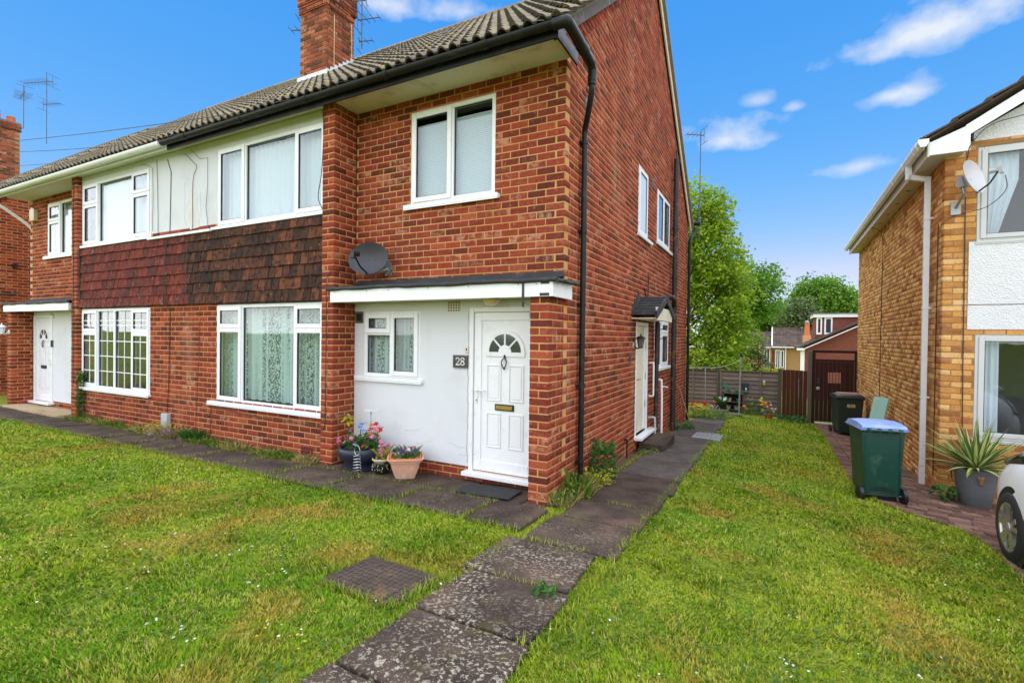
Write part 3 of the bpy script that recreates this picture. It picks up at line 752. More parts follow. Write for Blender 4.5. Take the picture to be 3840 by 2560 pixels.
for i, p in enumerate(PV):
    h = (round((p[1]-p[0])/2, 3), round((p[3]-p[2])/2, 3), .02)
    if h[0] < .012: continue
    cx, cy = (p[0]+p[1])/2, (p[2]+p[3])/2; z = float(gz(cx, cy))+random.uniform(-.003, .003)
    if i < 300:
        if h not in pc:
            me = bpy.data.meshes.new('paving_brick'); a = bevbox(*h, .005); me.from_pydata(a[0], [], a[1]); me.materials.append(M_PAVER); pc[h] = me
        o = bpy.data.objects.new('paving_brick', pc[h]); COL.objects.link(o); o.parent = drive; o.matrix_parent_inverse = WM[drive].inverted()
        o.location = (cx, cy, z); o.rotation_euler = (random.uniform(-.01,.01)-.05, .06+random.uniform(-.01,.01), 0)
    else:
        rest.rn = random.random(); rest.add([(cx+sx*h[0], cy+sy*h[1], z+sz*.02-(.06*sx*h[0])-.05*sy*h[1]) for sx, sy, sz in ((-1,-1,-1),(1,-1,-1),(1,1,-1),(-1,1,-1),(-1,-1,1),(1,-1,1),(1,1,1),(-1,1,1))], [(4,5,6,7),(0,1,5,4),(1,2,6,5),(2,3,7,6),(3,0,4,7)])
tag(rest.build('further_paving_bricks', M_PAVER, drive), kind='stuff')
# ------------------------------------------------------------------ the red brick pair of houses
H = root('semi_detached_house', 'red brick pair of houses with tile-hung front, white porches and number 28 plate', 'house', (-6.73, 4.6, -.2))
XM = -6.729; D1, D2 = .40, .085; XP = 3.09; ZF = 2.17; ZS = 4.78; YB = 9.3
def mx(x): return 2*XM-x
FR = ('y', D1, -1); FL = ('y', D2, -1); FS = ('x', 0.0, 1)
HB = Bricks(); wall = MB()
# openings (u0,u1,z0,z1)
W_LR = (-5.73,-3.325,.67,2.18); W_LL = (-10.14,-7.66,.645,2.175); W_UR = (-5.73,-3.325,3.40,4.62); W_UL = (-10.115,-7.66,3.42,4.63)
W_EU = (-2.144,-.89,3.42,4.61); W_EUL = (-12.56,-11.31,3.42,4.61)
S_W1 = (3.75,4.43,3.52,4.68); S_W2 = (5.28,6.58,3.64,4.69); S_D = (3.7,4.6,.06,2.02); S_LW = (5.22,6.62,1.15,2.11)
# ground floor front between the piers
low = [(W_LR[0],W_LR[1],W_LR[2],W_LR[3]+.2), (W_LL[0],W_LL[1],W_LL[2],W_LL[3]+.2)]
HB.wall(FL, -10.15, -3.305, -.35, 2.22, low, off=.03); backing(wall, FL, -10.15, -3.305, -.4, 2.22, low)
# recess upper walls + plinth below the render
HB.wall(FR, -3.09, 0, 2.28, ZS, [W_EU], (None, 0)); backing(wall, FR, -3.09, -.012, 2.0, ZS, [W_EU])
HB.wall(FR, mx(0), mx(3.09) if False else mx(-3.09), 2.28, ZS, [W_EUL], (0, None)); backing(wall, FR, mx(0)+.012, mx(-3.09), 2.0, ZS, [W_EUL])
HB.wall(FR, -3.09, -.215, -.3, .165); backing(wall, FR, -3.09, -.215, -.4, .165)
HB.wall(FR, mx(-.215), mx(-3.09), -.3, .165); backing(wall, FR, mx(-.215), mx(-3.09), -.4, .165)
# piers
for a, b, zt in ((-.215,0,ZF), (-3.305,-3.09,ZS), (mx(-3.09),mx(-3.305),ZS), (mx(0),mx(-.215),ZF)):
    HB.pier(a, b, 0, .395, -.3, zt, None); wall.box(a+.003, b-.003, .003, .39, -.4, zt)
# side wall with gable
SL = .79
def gl(z):
    if z < 4.86: return (.4, YB)
    q = (z-4.86)/SL; return (.4+max(0, q-.62), YB-q)
SH = [S_W1, S_W2, S_D, S_LW]
HB.wall(FS, .4, YB, -.75, 8.35, SH, (1, None), gl)
backing(wall, FS, .41, YB, -.8, 4.86, SH)
wall.prism([(-.003,.42,4.86),(-.003,YB-.05,4.86),(-.003,4.65,8.42)], (-.1,0,0))
for F, u in ((('x', mx(0), -1), None),): wall.prism([(mx(0)+.02,.42,-.5),(mx(0)+.02,YB,-.5),(mx(0)+.02,YB,4.9),(mx(0)+.02,4.65,8.42),(mx(0)+.02,.42,4.9)], (.1,0,0))
wall.box(mx(0)+.2, -.2, YB-.1, YB, -.8, 4.9)
wall.build('wall', M_MORTAR, H)
HB.emit(H, M_BRICK, 282)

# white render of the porches
WE = (-2.915,-1.955,1.18,2.055); DE = (-1.2,-.215,.12,2.09)
for hs_, x0, x1 in (([WE, DE], -3.09, -.215), ([(mx(-.215), mx(-1.2), .12, 2.09)], mx(-.215), mx(-3.09))):
    r = MB(); us = sorted({x0, x1, *[h[i] for h in hs_ for i in (0, 1)]}); zs = sorted({.165, ZF, *[h[i] for h in hs_ for i in (2, 3)]})
    for i in range(len(us)-1):
        for j in range(len(zs)-1):
            um, zm = (us[i]+us[i+1])/2, (zs[j]+zs[j+1])/2
            if zm < .165 or any(h[0] < um < h[1] and h[2] < zm < h[3] for h in hs_): continue
            wbox(r, FR, us[i], us[i+1], zs[j], zs[j+1], -.12, .012)
    r.build('porch_render', M_RENDER, H)
r = MB()                                       # painted render between and over the bedroom windows
hs_ = [(W_UR[0], W_UR[1], W_UR[2]-.1, W_UR[3]), (W_UL[0], W_UL[1], W_UL[2]-.1, W_UL[3])]
us = sorted({-10.15, -3.305, *[h[i] for h in hs_ for i in (0, 1)]}); zs = [3.46, 4.62, ZS]
for i in range(len(us)-1):
    for j in range(2):
        um, zm = (us[i]+us[i+1])/2, (zs[j]+zs[j+1])/2
        if any(h[0] < um < h[1] and h[2] < zm < h[3] for h in hs_): continue
        wbox(r, FL, us[i], us[i+1], zs[j], zs[j+1], -.12, .0)
r.build('render_panel', M_RENDERB, H)
cr = MB(); rr = random.Random(2)
for (x, z0, z1) in ((-6.62,3.5,4.2),(-6.18,3.6,4.0)):
    z = z0
    while z < z1: q_ = x+rr.uniform(-.012,.012); wbox(cr, FL, q_-.0015, q_+.0015, z, z+.05, 0, .001); z += .052
cr.build('render_crack', M_SOOT, H)
pt = MB(); P = [(-6.6,3.42),(-6.22,3.45),(-6.2,3.62),(-6.28,3.75),(-6.25,3.95),(-6.32,4.08),(-6.45,4.02),(-6.55,3.85),(-6.56,3.6)]
pt.prism([W3(FL, u, z, .0005) for u, z in P], (0,-.0025,0)); pt.build('bare_render_patch', plain('bare_render', (.60,.58,.54), .9, 0, .15, 8), H)
b = MB()                                       # course of bricks under the render panel
lb = Bricks(); lb.wall(('y', D2-.002, -1), -7.62, -5.76, 3.386, 3.458)
lb.emit(H, M_BRICK, 300); wbox(b, FL, -7.65, -5.74, 3.31, 3.46, -.12, -.003); b.build('course_backing', M_MORTAR, H)
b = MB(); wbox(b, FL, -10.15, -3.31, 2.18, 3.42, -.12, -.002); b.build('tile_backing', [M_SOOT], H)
b = MB(); wbox(b, FL, -7.63, -5.83, 3.340, 3.380, .0, .075, .004); b.build('white_trim', M_UPVC, H)
# hanging tiles: seven courses
tw, th = .150, .169; ht = {}
vs_, fs_ = bevbox((tw-.006)/2, .008, .105, .003)
for nm, m in (('r', M_HTRED), ('d', M_HTDARK)):
    me = bpy.data.meshes.new('hanging_tile'); me.from_pydata([(x, y-.004*(1-(x/tw*2)**2), z+.105) for x, y, z in vs_], [], fs_); me.materials.append(m); ht[nm] = me
rr = random.Random(9)
for row in range(7):
    z = 2.205+row*th; x = -10.13+(row % 2)*tw/2-.02; k = 0
    if row % 2:
        pass
    while x < -3.30-tw*.4:
        xc = x+tw/2
        red = xc < -6.62+rr.uniform(-.06, .06) or (abs(xc+6.55) < .09 and row % 3 != 1)
        if row == 6 and (-7.66 < xc < -5.82) and False: pass
        o = bpy.data.objects.new('hanging_tile', ht['r' if red else 'd']); COL.objects.link(o); o.parent = H; o.matrix_parent_inverse = WM[H].inverted()
        fl = .055 if row == 0 else .04
        xc = max(xc, -10.14+tw/2)
        if xc+tw/2 > -3.308: xc = -3.308-tw/2
        o.scale.x = rr.uniform(.93, 1.05)
        o.location = (xc, D2-fl-rr.uniform(0, .006), z+rr.uniform(-.006, .004)); o.scale.z = .66 if row == 6 else 1; o.rotation_euler = (R(-(10 if row == 0 else 8))+rr.uniform(-.012, .012), rr.uniform(-.012, .012), rr.uniform(-.02, .02))
        x += tw; k += 1
f = MB(); f.box(-10.19,-10.12,D2-.05,D2-.003,2.2,3.38); f.build('edge_flashing', M_LEAD, H)

# windows
def tri(W, a, b, l, c, r_): return [(W[0], a, l), (a, b, c), (b, W[1], r_)]
def col(W, split=None, top='C', bot='C'):
    return [(split, W[3], top), (W[2], split, bot)] if split else [(W[2], W[3], bot)]
lace1 = ('curtain', folds(FL, W_LR[0]-.19, W_LR[1]+.1, W_LR[2]+.05, W_LR[3]-.05, -.17, .038, .17, 1), M_LACE)
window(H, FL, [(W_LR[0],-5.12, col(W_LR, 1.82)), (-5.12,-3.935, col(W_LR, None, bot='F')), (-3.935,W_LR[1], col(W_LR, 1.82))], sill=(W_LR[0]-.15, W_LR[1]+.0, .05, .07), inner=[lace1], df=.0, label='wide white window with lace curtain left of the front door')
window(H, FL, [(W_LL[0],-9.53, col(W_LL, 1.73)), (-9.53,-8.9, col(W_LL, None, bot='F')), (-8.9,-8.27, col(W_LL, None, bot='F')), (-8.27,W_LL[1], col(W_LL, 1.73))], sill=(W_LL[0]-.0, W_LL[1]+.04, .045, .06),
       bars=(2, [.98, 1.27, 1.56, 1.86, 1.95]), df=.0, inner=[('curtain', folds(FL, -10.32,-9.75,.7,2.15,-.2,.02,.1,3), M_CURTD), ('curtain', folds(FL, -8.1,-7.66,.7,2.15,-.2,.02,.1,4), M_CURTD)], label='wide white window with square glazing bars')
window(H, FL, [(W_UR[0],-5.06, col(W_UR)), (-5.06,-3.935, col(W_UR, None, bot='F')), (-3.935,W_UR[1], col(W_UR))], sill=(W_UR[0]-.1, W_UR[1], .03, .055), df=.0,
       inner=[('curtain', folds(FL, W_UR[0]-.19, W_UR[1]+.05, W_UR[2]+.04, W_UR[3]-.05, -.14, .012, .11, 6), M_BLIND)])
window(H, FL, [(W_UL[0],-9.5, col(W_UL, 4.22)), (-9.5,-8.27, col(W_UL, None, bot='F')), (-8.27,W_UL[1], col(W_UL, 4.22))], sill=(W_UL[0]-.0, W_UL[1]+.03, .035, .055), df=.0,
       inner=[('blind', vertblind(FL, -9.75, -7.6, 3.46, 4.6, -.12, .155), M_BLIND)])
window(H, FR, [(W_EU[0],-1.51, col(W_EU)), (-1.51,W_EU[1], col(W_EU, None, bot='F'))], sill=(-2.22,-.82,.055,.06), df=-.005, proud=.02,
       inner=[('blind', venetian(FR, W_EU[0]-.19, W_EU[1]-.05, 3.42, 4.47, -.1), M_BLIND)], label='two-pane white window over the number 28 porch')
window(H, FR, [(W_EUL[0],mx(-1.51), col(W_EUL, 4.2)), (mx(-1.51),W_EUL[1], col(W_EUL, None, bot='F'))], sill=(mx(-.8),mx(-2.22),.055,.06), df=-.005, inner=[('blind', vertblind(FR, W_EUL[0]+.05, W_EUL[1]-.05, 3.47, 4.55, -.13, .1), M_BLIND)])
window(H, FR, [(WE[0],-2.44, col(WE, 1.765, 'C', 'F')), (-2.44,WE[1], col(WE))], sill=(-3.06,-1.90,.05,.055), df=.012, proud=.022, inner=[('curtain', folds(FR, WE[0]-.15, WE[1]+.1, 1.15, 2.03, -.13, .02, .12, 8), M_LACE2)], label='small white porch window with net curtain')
window(H, FS, [(S_W1[0], S_W1[1], col(S_W1))], sill=(S_W1[0]-.06, S_W1[1]+.3, .045, .05), glass=M_OBSC, df=.0, room=0)
window(H, FS, [(S_W2[0],5.9, col(S_W2)), (5.9,S_W2[1], col(S_W2))], sill=(S_W2[0]-.04, S_W2[1]+.4, .045, .05), df=.0)
window(H, FS, [(S_LW[0],5.9, col(S_LW, None, bot='F')), (5.9,S_LW[1], col(S_LW, 1.85))], sill=(S_LW[0]-.1, S_LW[1]+.1, .05, .06), df=.0)

# front doors
def panel_door(F, hinge, x0, x1, m, handle_left=True, dull=False):
    """x0..x1 outer frame"""
    fr = MB()
    wbox(fr, F, x0, x0+.055, .12, 2.09, -.09, .03, .005); wbox(fr, F, x1-.055, x1, .12, 2.09, -.09, .03, .005); wbox(fr, F, x0+.055, x1-.055, 2.03, 2.09, -.09, .029, .005)
    a, b = x0+.055, x1-.055
    fr_o = fr.build('door_frame', M_UPVC, H)
    d = MB(); w = .105
    wbox(d, F, a+.006, a+w, .14, 2.025, -.05, .012, .005); wbox(d, F, b-w, b-.006, .14, 2.025, -.05, .012, .005)
    wbox(d, F, a+w, b-w, 1.93, 2.025, -.05, .011, .005); wbox(d, F, a+w, b-w, .14, .27, -.05, .011, .005)
    wbox(d, F, a+w, b-w, .27, 1.93, -.04, -.004)
    do = d.build('door', M_UPVC, H)
    A, B = a+w, b-w; cx = (A+B)/2; W = B-A
    for u0, u1, z0, z1 in ((A+.07*W/.62, cx-.05, .98, 1.41), (cx+.05, B-.07*W/.62, .98, 1.41), (A+.07*W/.62, cx-.05, .43, .84), (cx+.05, B-.07*W/.62, .43, .84)):
        p = MB(); t = .016
        wbox(p, F, u0, u0+t, z0, z1, -.004, .008, .003); wbox(p, F, u1-t, u1, z0, z1, -.004, .008, .003); wbox(p, F, u0+t, u1-t, z0, z0+t, -.004, .007, .003); wbox(p, F, u0+t, u1-t, z1-t, z1, -.004, .007, .003)
        wbox(p, F, u0+.03, u1-.03, z0+.03, z1-.03, -.004, .003, .004); p.build('door_panel', M_UPVC, do)
    fz, fr_ = 1.56, W*.335                          # fanlight
    arc = MB(); n = 16; ro = fr_+.045
    for i in range(n):
        t0, t1 = math.pi*i/n, math.pi*(i+1)/n; q = []
        for dd in (-.004, .014):
            q += [W3(F, cx+ro*math.cos(t0), fz+ro*math.sin(t0), dd), W3(F, cx+ro*math.cos(t1), fz+ro*math.sin(t1), dd), W3(F, cx+fr_*math.cos(t1), fz+fr_*math.sin(t1), dd), W3(F, cx+fr_*math.cos(t0), fz+fr_*math.sin(t0), dd)]
        arc.hexa(q)
    wbox(arc, F, cx-ro, cx+ro, fz-.05, fz, -.004, .0145)
    for k in range(1, 4):
        t = math.pi*k/4; arc.bar(W3(F, cx+.07*math.cos(t), fz+.07*math.sin(t), .006), W3(F, cx+fr_*math.cos(t), fz+fr_*math.sin(t), .006), .02, .014, (0,-1,0))
    P = [W3(F, cx+.085*math.cos(math.pi*i/10), fz+.085*math.sin(math.pi*i/10), -.002) for i in range(11)]; arc.prism(P, (0,-.014,0))
    arc.build('fanlight_frame', M_UPVC, do)
    for k in range(4):
        P = [W3(F, cx+rr_*math.cos(math.pi*(k+j/4)/4), fz+rr_*math.sin(math.pi*(k+j/4)/4), .0) for rr_, js in ((fr_+.002, range(5)), (.06, range(4, -1, -1))) for j in js]
        g = MB(); g.prism(P, (0,-.003,0)); g.build('fanlight_pane', M_DARKGLASS, do)
    s = MB(); wbox(s, F, x0-.045, x1+(0 if x1 > -1 else .045), .075, .125, -.02, .12, .006); s.build('threshold', M_UPVC, H)
    lb_ = MB(); wbox(lb_, F, cx-.125, cx+.125, .875, .95, -.004, .014, .004); lo = lb_.build('letterbox', M_BLACK, do)
    q = MB(); wbox(q, F, cx-.112, cx+.112, .89, .935, .012, .02, .004); q.build('flap', M_BRASS if not dull else M_RUST, lo)
    kn = MB(); c = W3(F, cx, 1.435, .01); kn.tube(smoothpts([W3(F, cx, 1.50, .02), W3(F, cx-.032, 1.45, .03), W3(F, cx-.02, 1.40, .03), W3(F, cx, 1.375, .03), W3(F, cx+.02, 1.40, .03), W3(F, cx+.032, 1.45, .03), W3(F, cx, 1.50, .02)]), .007, 6)
    kn.ball(W3(F, cx, 1.51, .012), .016, 8, 1.6); kn.ball(W3(F, cx, 1.368, .024), .013, 8); kn.build('knocker', M_BLACK, do, smooth=50)
    hx = a+.05 if handle_left else b-.05; hd = MB(); wbox(hd, F, hx-.013, hx+.013, .94, 1.17, .012, .022, .004); hd.tube([W3(F, hx, 1.1, .02), W3(F, hx, 1.1, .05), W3(F, hx+(.12 if handle_left else -.12), 1.1, .05)], .009, 8)
    hd.build('handle', M_WHITE, do, smooth=40)
    ky = MB(); wbox(ky, F, hx-.007, hx+.007, .97, .985, .022, .027); ky.build('keyhole', M_BLACK, do)
panel_door(FR, 0, DE[0], DE[1]-.03, M_UPVC)
panel_door(FR, 0, mx(-.215)+.03, mx(-1.2), M_UPVC, False, True)

# porch canopies
def canopy(x0, x1, flip):
    c = MB(); c.box(x0, x1, -.03, .395, ZF+.005, 2.30); c.build('porch_soffit', M_CREAM, H)
    f = MB(); o = .022
    lo, hi = (x0, x1+.06) if not flip else (x0-.06, x1)
    f.bbox(lo, hi, -.052, -.031, ZF-.012, 2.315, .003)
    if not flip: f.bbox(.039, .06, -.0305, .50, ZF-.012, 2.314, .003)
    else: f.bbox(x0-.06, x0-.039, -.0305, .50, ZF-.012, 2.314, .003)
    fo = f.build('porch_fascia', M_UPVC, H)
    l = MB(); n = 24
    a, b = (x0-.04, x1+.105) if not flip else (x0-.105, x1+.04)
    def edge(p, q, up): 
        k = 22; rr = random.Random(4); pts = [Vector(p).lerp(Vector(q), i/k)+Vector((0,0,rr.uniform(-.006,.006))) for i in range(k+1)]; l.tube(pts, [.023+rr.uniform(-.003,.004) for _ in pts], 8)
    edge((a, -.07, 2.335), (b, -.07, 2.325), 0)
    sx = b if not flip else a; edge((sx, -.07, 2.325), (sx, .56, 2.335), 0)
    l.quad((a, -.07, 2.352), (b, -.07, 2.348), (b, .41, 2.42), (a, .41, 2.42)); l.box(min(a, b)+.04, max(a, b)-.11 if not flip else max(a, b)-.04, .375, .398, 2.36, 2.47)
    l.build('porch_lead', M_LEAD, H, smooth=50)
    if not flip:
        k = MB(); k.box(-.285,-.262,-.062,-.053,2.06,2.31); k.box(-.262,-.285+.01,-.06,-.053,2.05,2.06); k.build('fascia_clip', M_BLACK, fo)
        t = MB(); t.box(-.075,.022,-.0545,-.0525,2.285,2.312); t.box(-.085,.022,-.0545,-.0525,2.165,2.195); t.build('tape_mark', M_BLACK, fo)
        for x in (-3.0,-2.45,-2.1,-1.5,-.95,-.33,-.12): s = MB(); s.lathe((0,0,0), [(.006,0),(.006,.003)], 6); s.v = [(x+v[0], -.053-v[2], 2.29+v[1]) for v in s.v]; s.build('screw', M_BLACK, fo)
canopy(-3.09, 0, False); canopy(mx(0), mx(-3.09), True)
lm = MB(); lm.lathe((-.80,.2,ZF), [(.10,0),(.10,-.015),(.085,-.05),(.05,-.07),(.001,-.08)], 18, cap=False); lm.build('porch_lamp', M_CREAMGL, H, smooth=40)

# hairline cracks and blown patches in the porch render
cr = MB(); rr = random.Random(6); z = .2; x = -1.222
while z < 2.05: x2 = -1.222+rr.uniform(-.014,.006); cr.bar(W3(FR, x, z, .0125), W3(FR, x2, z+.06, .0125), .004+.004*rr.random(), .002, (0,-1,0)); x = x2; z += .06
for x0, z0, a in ((-1.5,.42,-.3),(-2.2,.5,.4),(-1.35,.30,.2),(-2.0,.36,.1)):
    x, z = x0, z0
    for k in range(5): x2, z2 = x+.05, z+rr.uniform(-.02,.02)+a*.03; cr.bar(W3(FR, x, z, .0125), W3(FR, x2, z2, .0125), .0025, .002, (0,-1,0)); x, z = x2, z2
cr.build('render_crack', plain('crack_shadow', (.30,.28,.25), .9), H)
# small fittings on the front
np_ = MB(); wbox(np_, FR, -1.43,-1.225,1.355,1.51,.012,.03,.004); npo = np_.build('number_plate', M_PLATE, H)
e = MB(); t = .012
for u0, u1, z0, z1 in ((-1.43,-1.225,1.498,1.51),(-1.43,-1.225,1.355,1.367),(-1.43,-1.418,1.367,1.498),(-1.237,-1.225,1.367,1.498)): wbox(e, FR, u0, u1, z0, z1, .0305, .036)
e.build('plate_border', M_SOOT, npo)
def digit(strokes, ox):
    m = MB()
    for st in strokes:
        pts = [W3(FR, ox+u*.055, 1.39+z*.085, .033) for u, z in st]; pts = smoothpts(pts, 4) if len(st) > 2 else pts; m.tube(pts, .0065, 6)
    m.build('numeral', M_WHITE, npo, smooth=60)
digit([[(.05,.72),(.15,.95),(.5,1),(.85,.88),(.88,.65),(.6,.4),(.15,.08),(.05,0)], [(.05,.0),(.95,.0)], [(.95,0),(.95,.18)]], -1.39)
digit([[(.5,.52),(.12,.68),(.15,.92),(.5,1.0),(.85,.92),(.88,.68),(.5,.52)], [(.5,.52),(.05,.3),(.12,.06),(.5,0),(.88,.06),(.95,.3),(.5,.52)]], -1.32)
m = MB(); wbox(m, FR, -1.262,-1.218,1.54,1.625,.012,.03,.004); bo = m.build('doorbell', M_CREAM, H); m = MB(); wbox(m, FR, -1.247,-1.233,1.565,1.595,.03,.034); m.build('button', M_BLACK, bo)
def airbrick(F, u0, u1, z0, z1, mat, d=.008, nu=5, nz=3, name='air_vent'):
    a = MB(); wbox(a, F, u0, u1, z0, z1, -.01, d); o = a.build(name, mat, H); h = MB()
    for i in range(nu):
        for j in range(nz):
            u = u0+(u1-u0)*(i+.5)/nu; z = z0+(z1-z0)*(j+.5)/nz; q = (u1-u0)/nu*.3; v = (z1-z0)/nz*.3; wbox(h, F, u-q, u+q, z-v, z+v, d, d+.0012)
    h.build('vent_holes', M_BLACK, o)
airbrick(FR, -1.53,-1.345,2.04,2.165, M_CREAM, .02, 5, 4)
airbrick(FR, mx(-1.345)-.25, mx(-1.53)-.25, 2.02, 2.14, M_CREAM, .02, 5, 4)
airbrick(FR, -3.085,-2.93,1.90,2.06, M_SOOT, .014, 1, 1)
airbrick(FL, -3.78,-3.55,.03,.18, M_BRICK, .006, 5, 3); airbrick(FL, -9.6,-9.38,-.02,.13, M_BRICK, .006, 5, 3)
airbrick(FS, 1.0,1.2,4.50,4.64, M_SOOT, .004, 2, 2); airbrick(FS, 4.75,4.95,4.6,4.75, M_SOOT, .004, 3, 2); airbrick(FS, 3.28,3.38,1.3,1.5, M_SOOT, .004, 1, 1)
m = MB(); wbox(m, FL, -7.18,-7.0,.13,.36,.0,.07,.008); m.build('meter_box', M_GREYP, H)
m = MB(); P = [(0,0),(.26,0),(.26,.26),(.13,.30),(0,.26)]
m.prism([W3(FR, -13.32+u*.9, 4.28+z, .0) for u, z in P], (0,-.07,0)); m.build('alarm_box', M_CREAMGL, H)
m = MB(); wbox(m, FR, -12.33,-12.23,1.37,1.53,.012,.03,.004); m.build('door_number', M_PLATE, H)

# cables clipped to the walls
def fpts(F, lst, d=.012): return [W3(F, u, z, d) for u, z in lst]
cable(H, fpts(FL, [(-7.13,4.68),(-7.02,4.45),(-7.03,4.0),(-7.05,3.4)], .006)+[(-7.05,D2-.075,3.2),(-7.07,D2-.08,2.6),(-7.08,D2-.09,2.25)]+fpts(FL, [(-7.02,2.12),(-7.03,1.5),(-7.05,.9),(-7.1,.36)]), .006)
cable(H, smoothpts(fpts(FL, [(-6.62,4.7),(-6.35,4.5),(-6.28,4.42),(-6.38,4.2),(-6.38,3.45)]))+[(-6.42,D2-.075,3.2),(-6.46,D2-.08,2.6),(-6.4,D2-.09,2.25)]+fpts(FL, [(-6.18,2.1),(-6.2,1.4),(-6.25,.7),(-6.3,.1)], .004), .004, M_CABLEB)
cable(H, fpts(FL, [(-6.45,4.74),(-6.2,4.55),(-5.98,4.53),(-5.98,4.1),(-6.02,3.75),(-5.96,3.42),(-5.8,3.4)]), .003)
cable(H, fpts(FL, [(-8.0,4.72),(-7.7,4.66),(-7.58,4.6),(-7.56,4.1),(-7.58,3.5)]), .003)
cable(H, fpts(FL, [(-7.45,4.72),(-7.42,4.3),(-7.4,3.7),(-7.4,3.42)]), .004)
cable(H, smoothpts(fpts(FL, [(-5.86,.62),(-5.86,.35),(-5.87,.14),(-5.98,.09),(-6.2,.12),(-6.25,.2)])), .006)
cable(H, smoothpts(fpts(FL, [(-5.84,.56),(-5.3,.54),(-4.6,.50),(-3.9,.50),(-3.31,.47)])+[(-3.31,.03,.46)]), .005)
F1 = ('y', 0.0, -1)
cable(H, smoothpts([(-3.305,.05,.45)]+fpts(F1, [(-3.28,.45),(-3.22,.52),(-3.205,.75),(-3.2,1.5),(-3.2,2.3),(-3.185,2.5),(-3.12,2.58)])+[(-3.07,.0,2.58),(-2.95,.2,2.52),(-2.75,.34,2.5),(-2.5,.36,2.52),(-2.38,.33,2.6)]), .005)
cable(H, smoothpts(fpts(F1, [(-3.3,4.72),(-3.28,4.5)])+[(-3.32,.02,4.3),(-3.36,.03,3.9),(-3.42,.03,3.6),(-3.33,.02,3.42)]), .006)
cable(H, [W3(('y',0,-1), mx(-3.2), z, .012) for z in (4.7,3.5,2.4,1.2,.7)], .006)
m = MB(); m.tube(smoothpts([W3(FL, u, z, .003) for u, z in ((-5.6,.115),(-5.2,.10),(-4.8,.07),(-4.4,.06),(-4.0,.03),(-3.4,.02))], 4), .004, 4); m.build('wall_crack', M_SOOT, H)
# ------------------------------------------------------------------ roof, gutters, chimney, gable end
TH = math.atan(SL); CT, ST = math.cos(TH), math.sin(TH)
XL, XR = mx(0)-.12, .12
def tile_mesh(w=.30, l=.42, roll=True):
    prof = [(0,0),(.016,.026),(.040,.044),(.066,.044),(.090,.026),(.108,.002)] if roll else [(0,0),(.05,.001),(.1,.001)]
    pts = [(x+k*.15, z) for k in range(2) for x, z in prof]+[(.30,0)]
    V = []; F = []
    n = len(pts)
    for y, dz in ((0, .052), (l, -.008)):
        V += [(x, y, z+dz) for x, z in pts]
    V += [(x, 0, z+.030) for x, z in pts]
    for i in range(n-1): F.append((i, i+1, n+i+1, n+i))
    for i in range(n-1): F.append((2*n+i, 2*n+i+1, i+1, i))
    return V, F
M_TILEEND = plain('shaded_mossy_tile_end', (.06,.055,.045), .95, 0, .4, 14, bump=.6, bscale=60, dirt=((.20,.17,.04), 11, .7))  # shade of the hollow roll ends put into the colour, with mossy patches
TV, TF = tile_mesh(); GA = .335
def roof_tiles(parent, x0, x1, y0, z0, rows, mat, name='roof_tile', limit=300, local=False):
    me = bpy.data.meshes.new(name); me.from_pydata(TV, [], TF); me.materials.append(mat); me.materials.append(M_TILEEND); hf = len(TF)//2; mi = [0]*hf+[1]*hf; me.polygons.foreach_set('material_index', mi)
    nx = int((x1-x0)/.3+.99); L = []
    for r_ in range(rows):
        for i in range(nx):
            if x0+i*.3+.15 > x1+.15: continue
            L.append((x0+i*.3, y0+r_*GA*CT, z0+r_*GA*ST))
    wm = WM[parent] if local else Matrix.Identity(4); c = wm.inverted() @ CAM
    def score(t):
        d = Vector(t)-c; wd = wm.to_3x3() @ d; f = wd.dot(FW)
        if f < .5 or abs(wd.dot(RT)/f) > 1.03 or abs(wd.dot(UP)/f) > .70: return 1e9
        return d.length
    L.sort(key=score); J = lambda: (random.uniform(-.004, .004), random.uniform(-.006, .006), random.uniform(-.002, .004), random.uniform(-.012, .012))
    V, F, Rn = [], [], []; tv = np.array(TV); tf = np.array(TF)
    for i, t in enumerate(L):
        a, b, c_, rz = J()
        if i < limit:
            o = bpy.data.objects.new(name, me); COL.objects.link(o); o.parent = parent
            if not local: o.matrix_parent_inverse = WM[parent].inverted()
            o.location = (t[0]+a, t[1]+b*CT-c_*ST, t[2]+b*ST+c_*CT); o.rotation_euler = (TH, 0, 0)
        else:
            p = tv+np.array([a, b, c_]); q = np.stack([p[:,0]+t[0], p[:,1]*CT-p[:,2]*ST+t[1], p[:,1]*ST+p[:,2]*CT+t[2]], -1)
            F.append(tf+len(V)*len(tv)); V.append(q); Rn += [random.random()]*len(tf)
    if V:
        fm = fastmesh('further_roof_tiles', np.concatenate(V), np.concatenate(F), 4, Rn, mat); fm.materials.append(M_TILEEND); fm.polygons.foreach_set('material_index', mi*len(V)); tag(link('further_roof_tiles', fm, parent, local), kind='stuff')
EY, EZ = -.20, 4.80
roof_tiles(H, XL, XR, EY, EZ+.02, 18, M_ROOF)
d = MB()                                      # deck under the tiles, and the rear slope
def slope(y): return EZ+SL*(y-EY)
d.hexa([(XL+.02,EY+.03,slope(EY+.03)-.03),(XR-.02,EY+.03,slope(EY+.03)-.03),(XR-.02,4.65,slope(4.65)-.03),(XL+.02,4.65,slope(4.65)-.03),(XL+.02,EY+.03,slope(EY+.03)),(XR-.02,EY+.03,slope(EY+.03)),(XR-.02,4.65,slope(4.65)),(XL+.02,4.65,slope(4.65))])
yb = 9.3+.2
d.hexa([(XL,4.652,slope(4.65)-.03),(XR,4.652,slope(4.65)-.03),(XR,yb,EZ-.03),(XL,yb,EZ-.03),(XL,4.652,slope(4.65)+.03),(XR,4.652,slope(4.65)+.03),(XR,yb,EZ+.03),(XL,yb,EZ+.03)])
d.build('roof_deck', M_ROOF, H)
x = XL
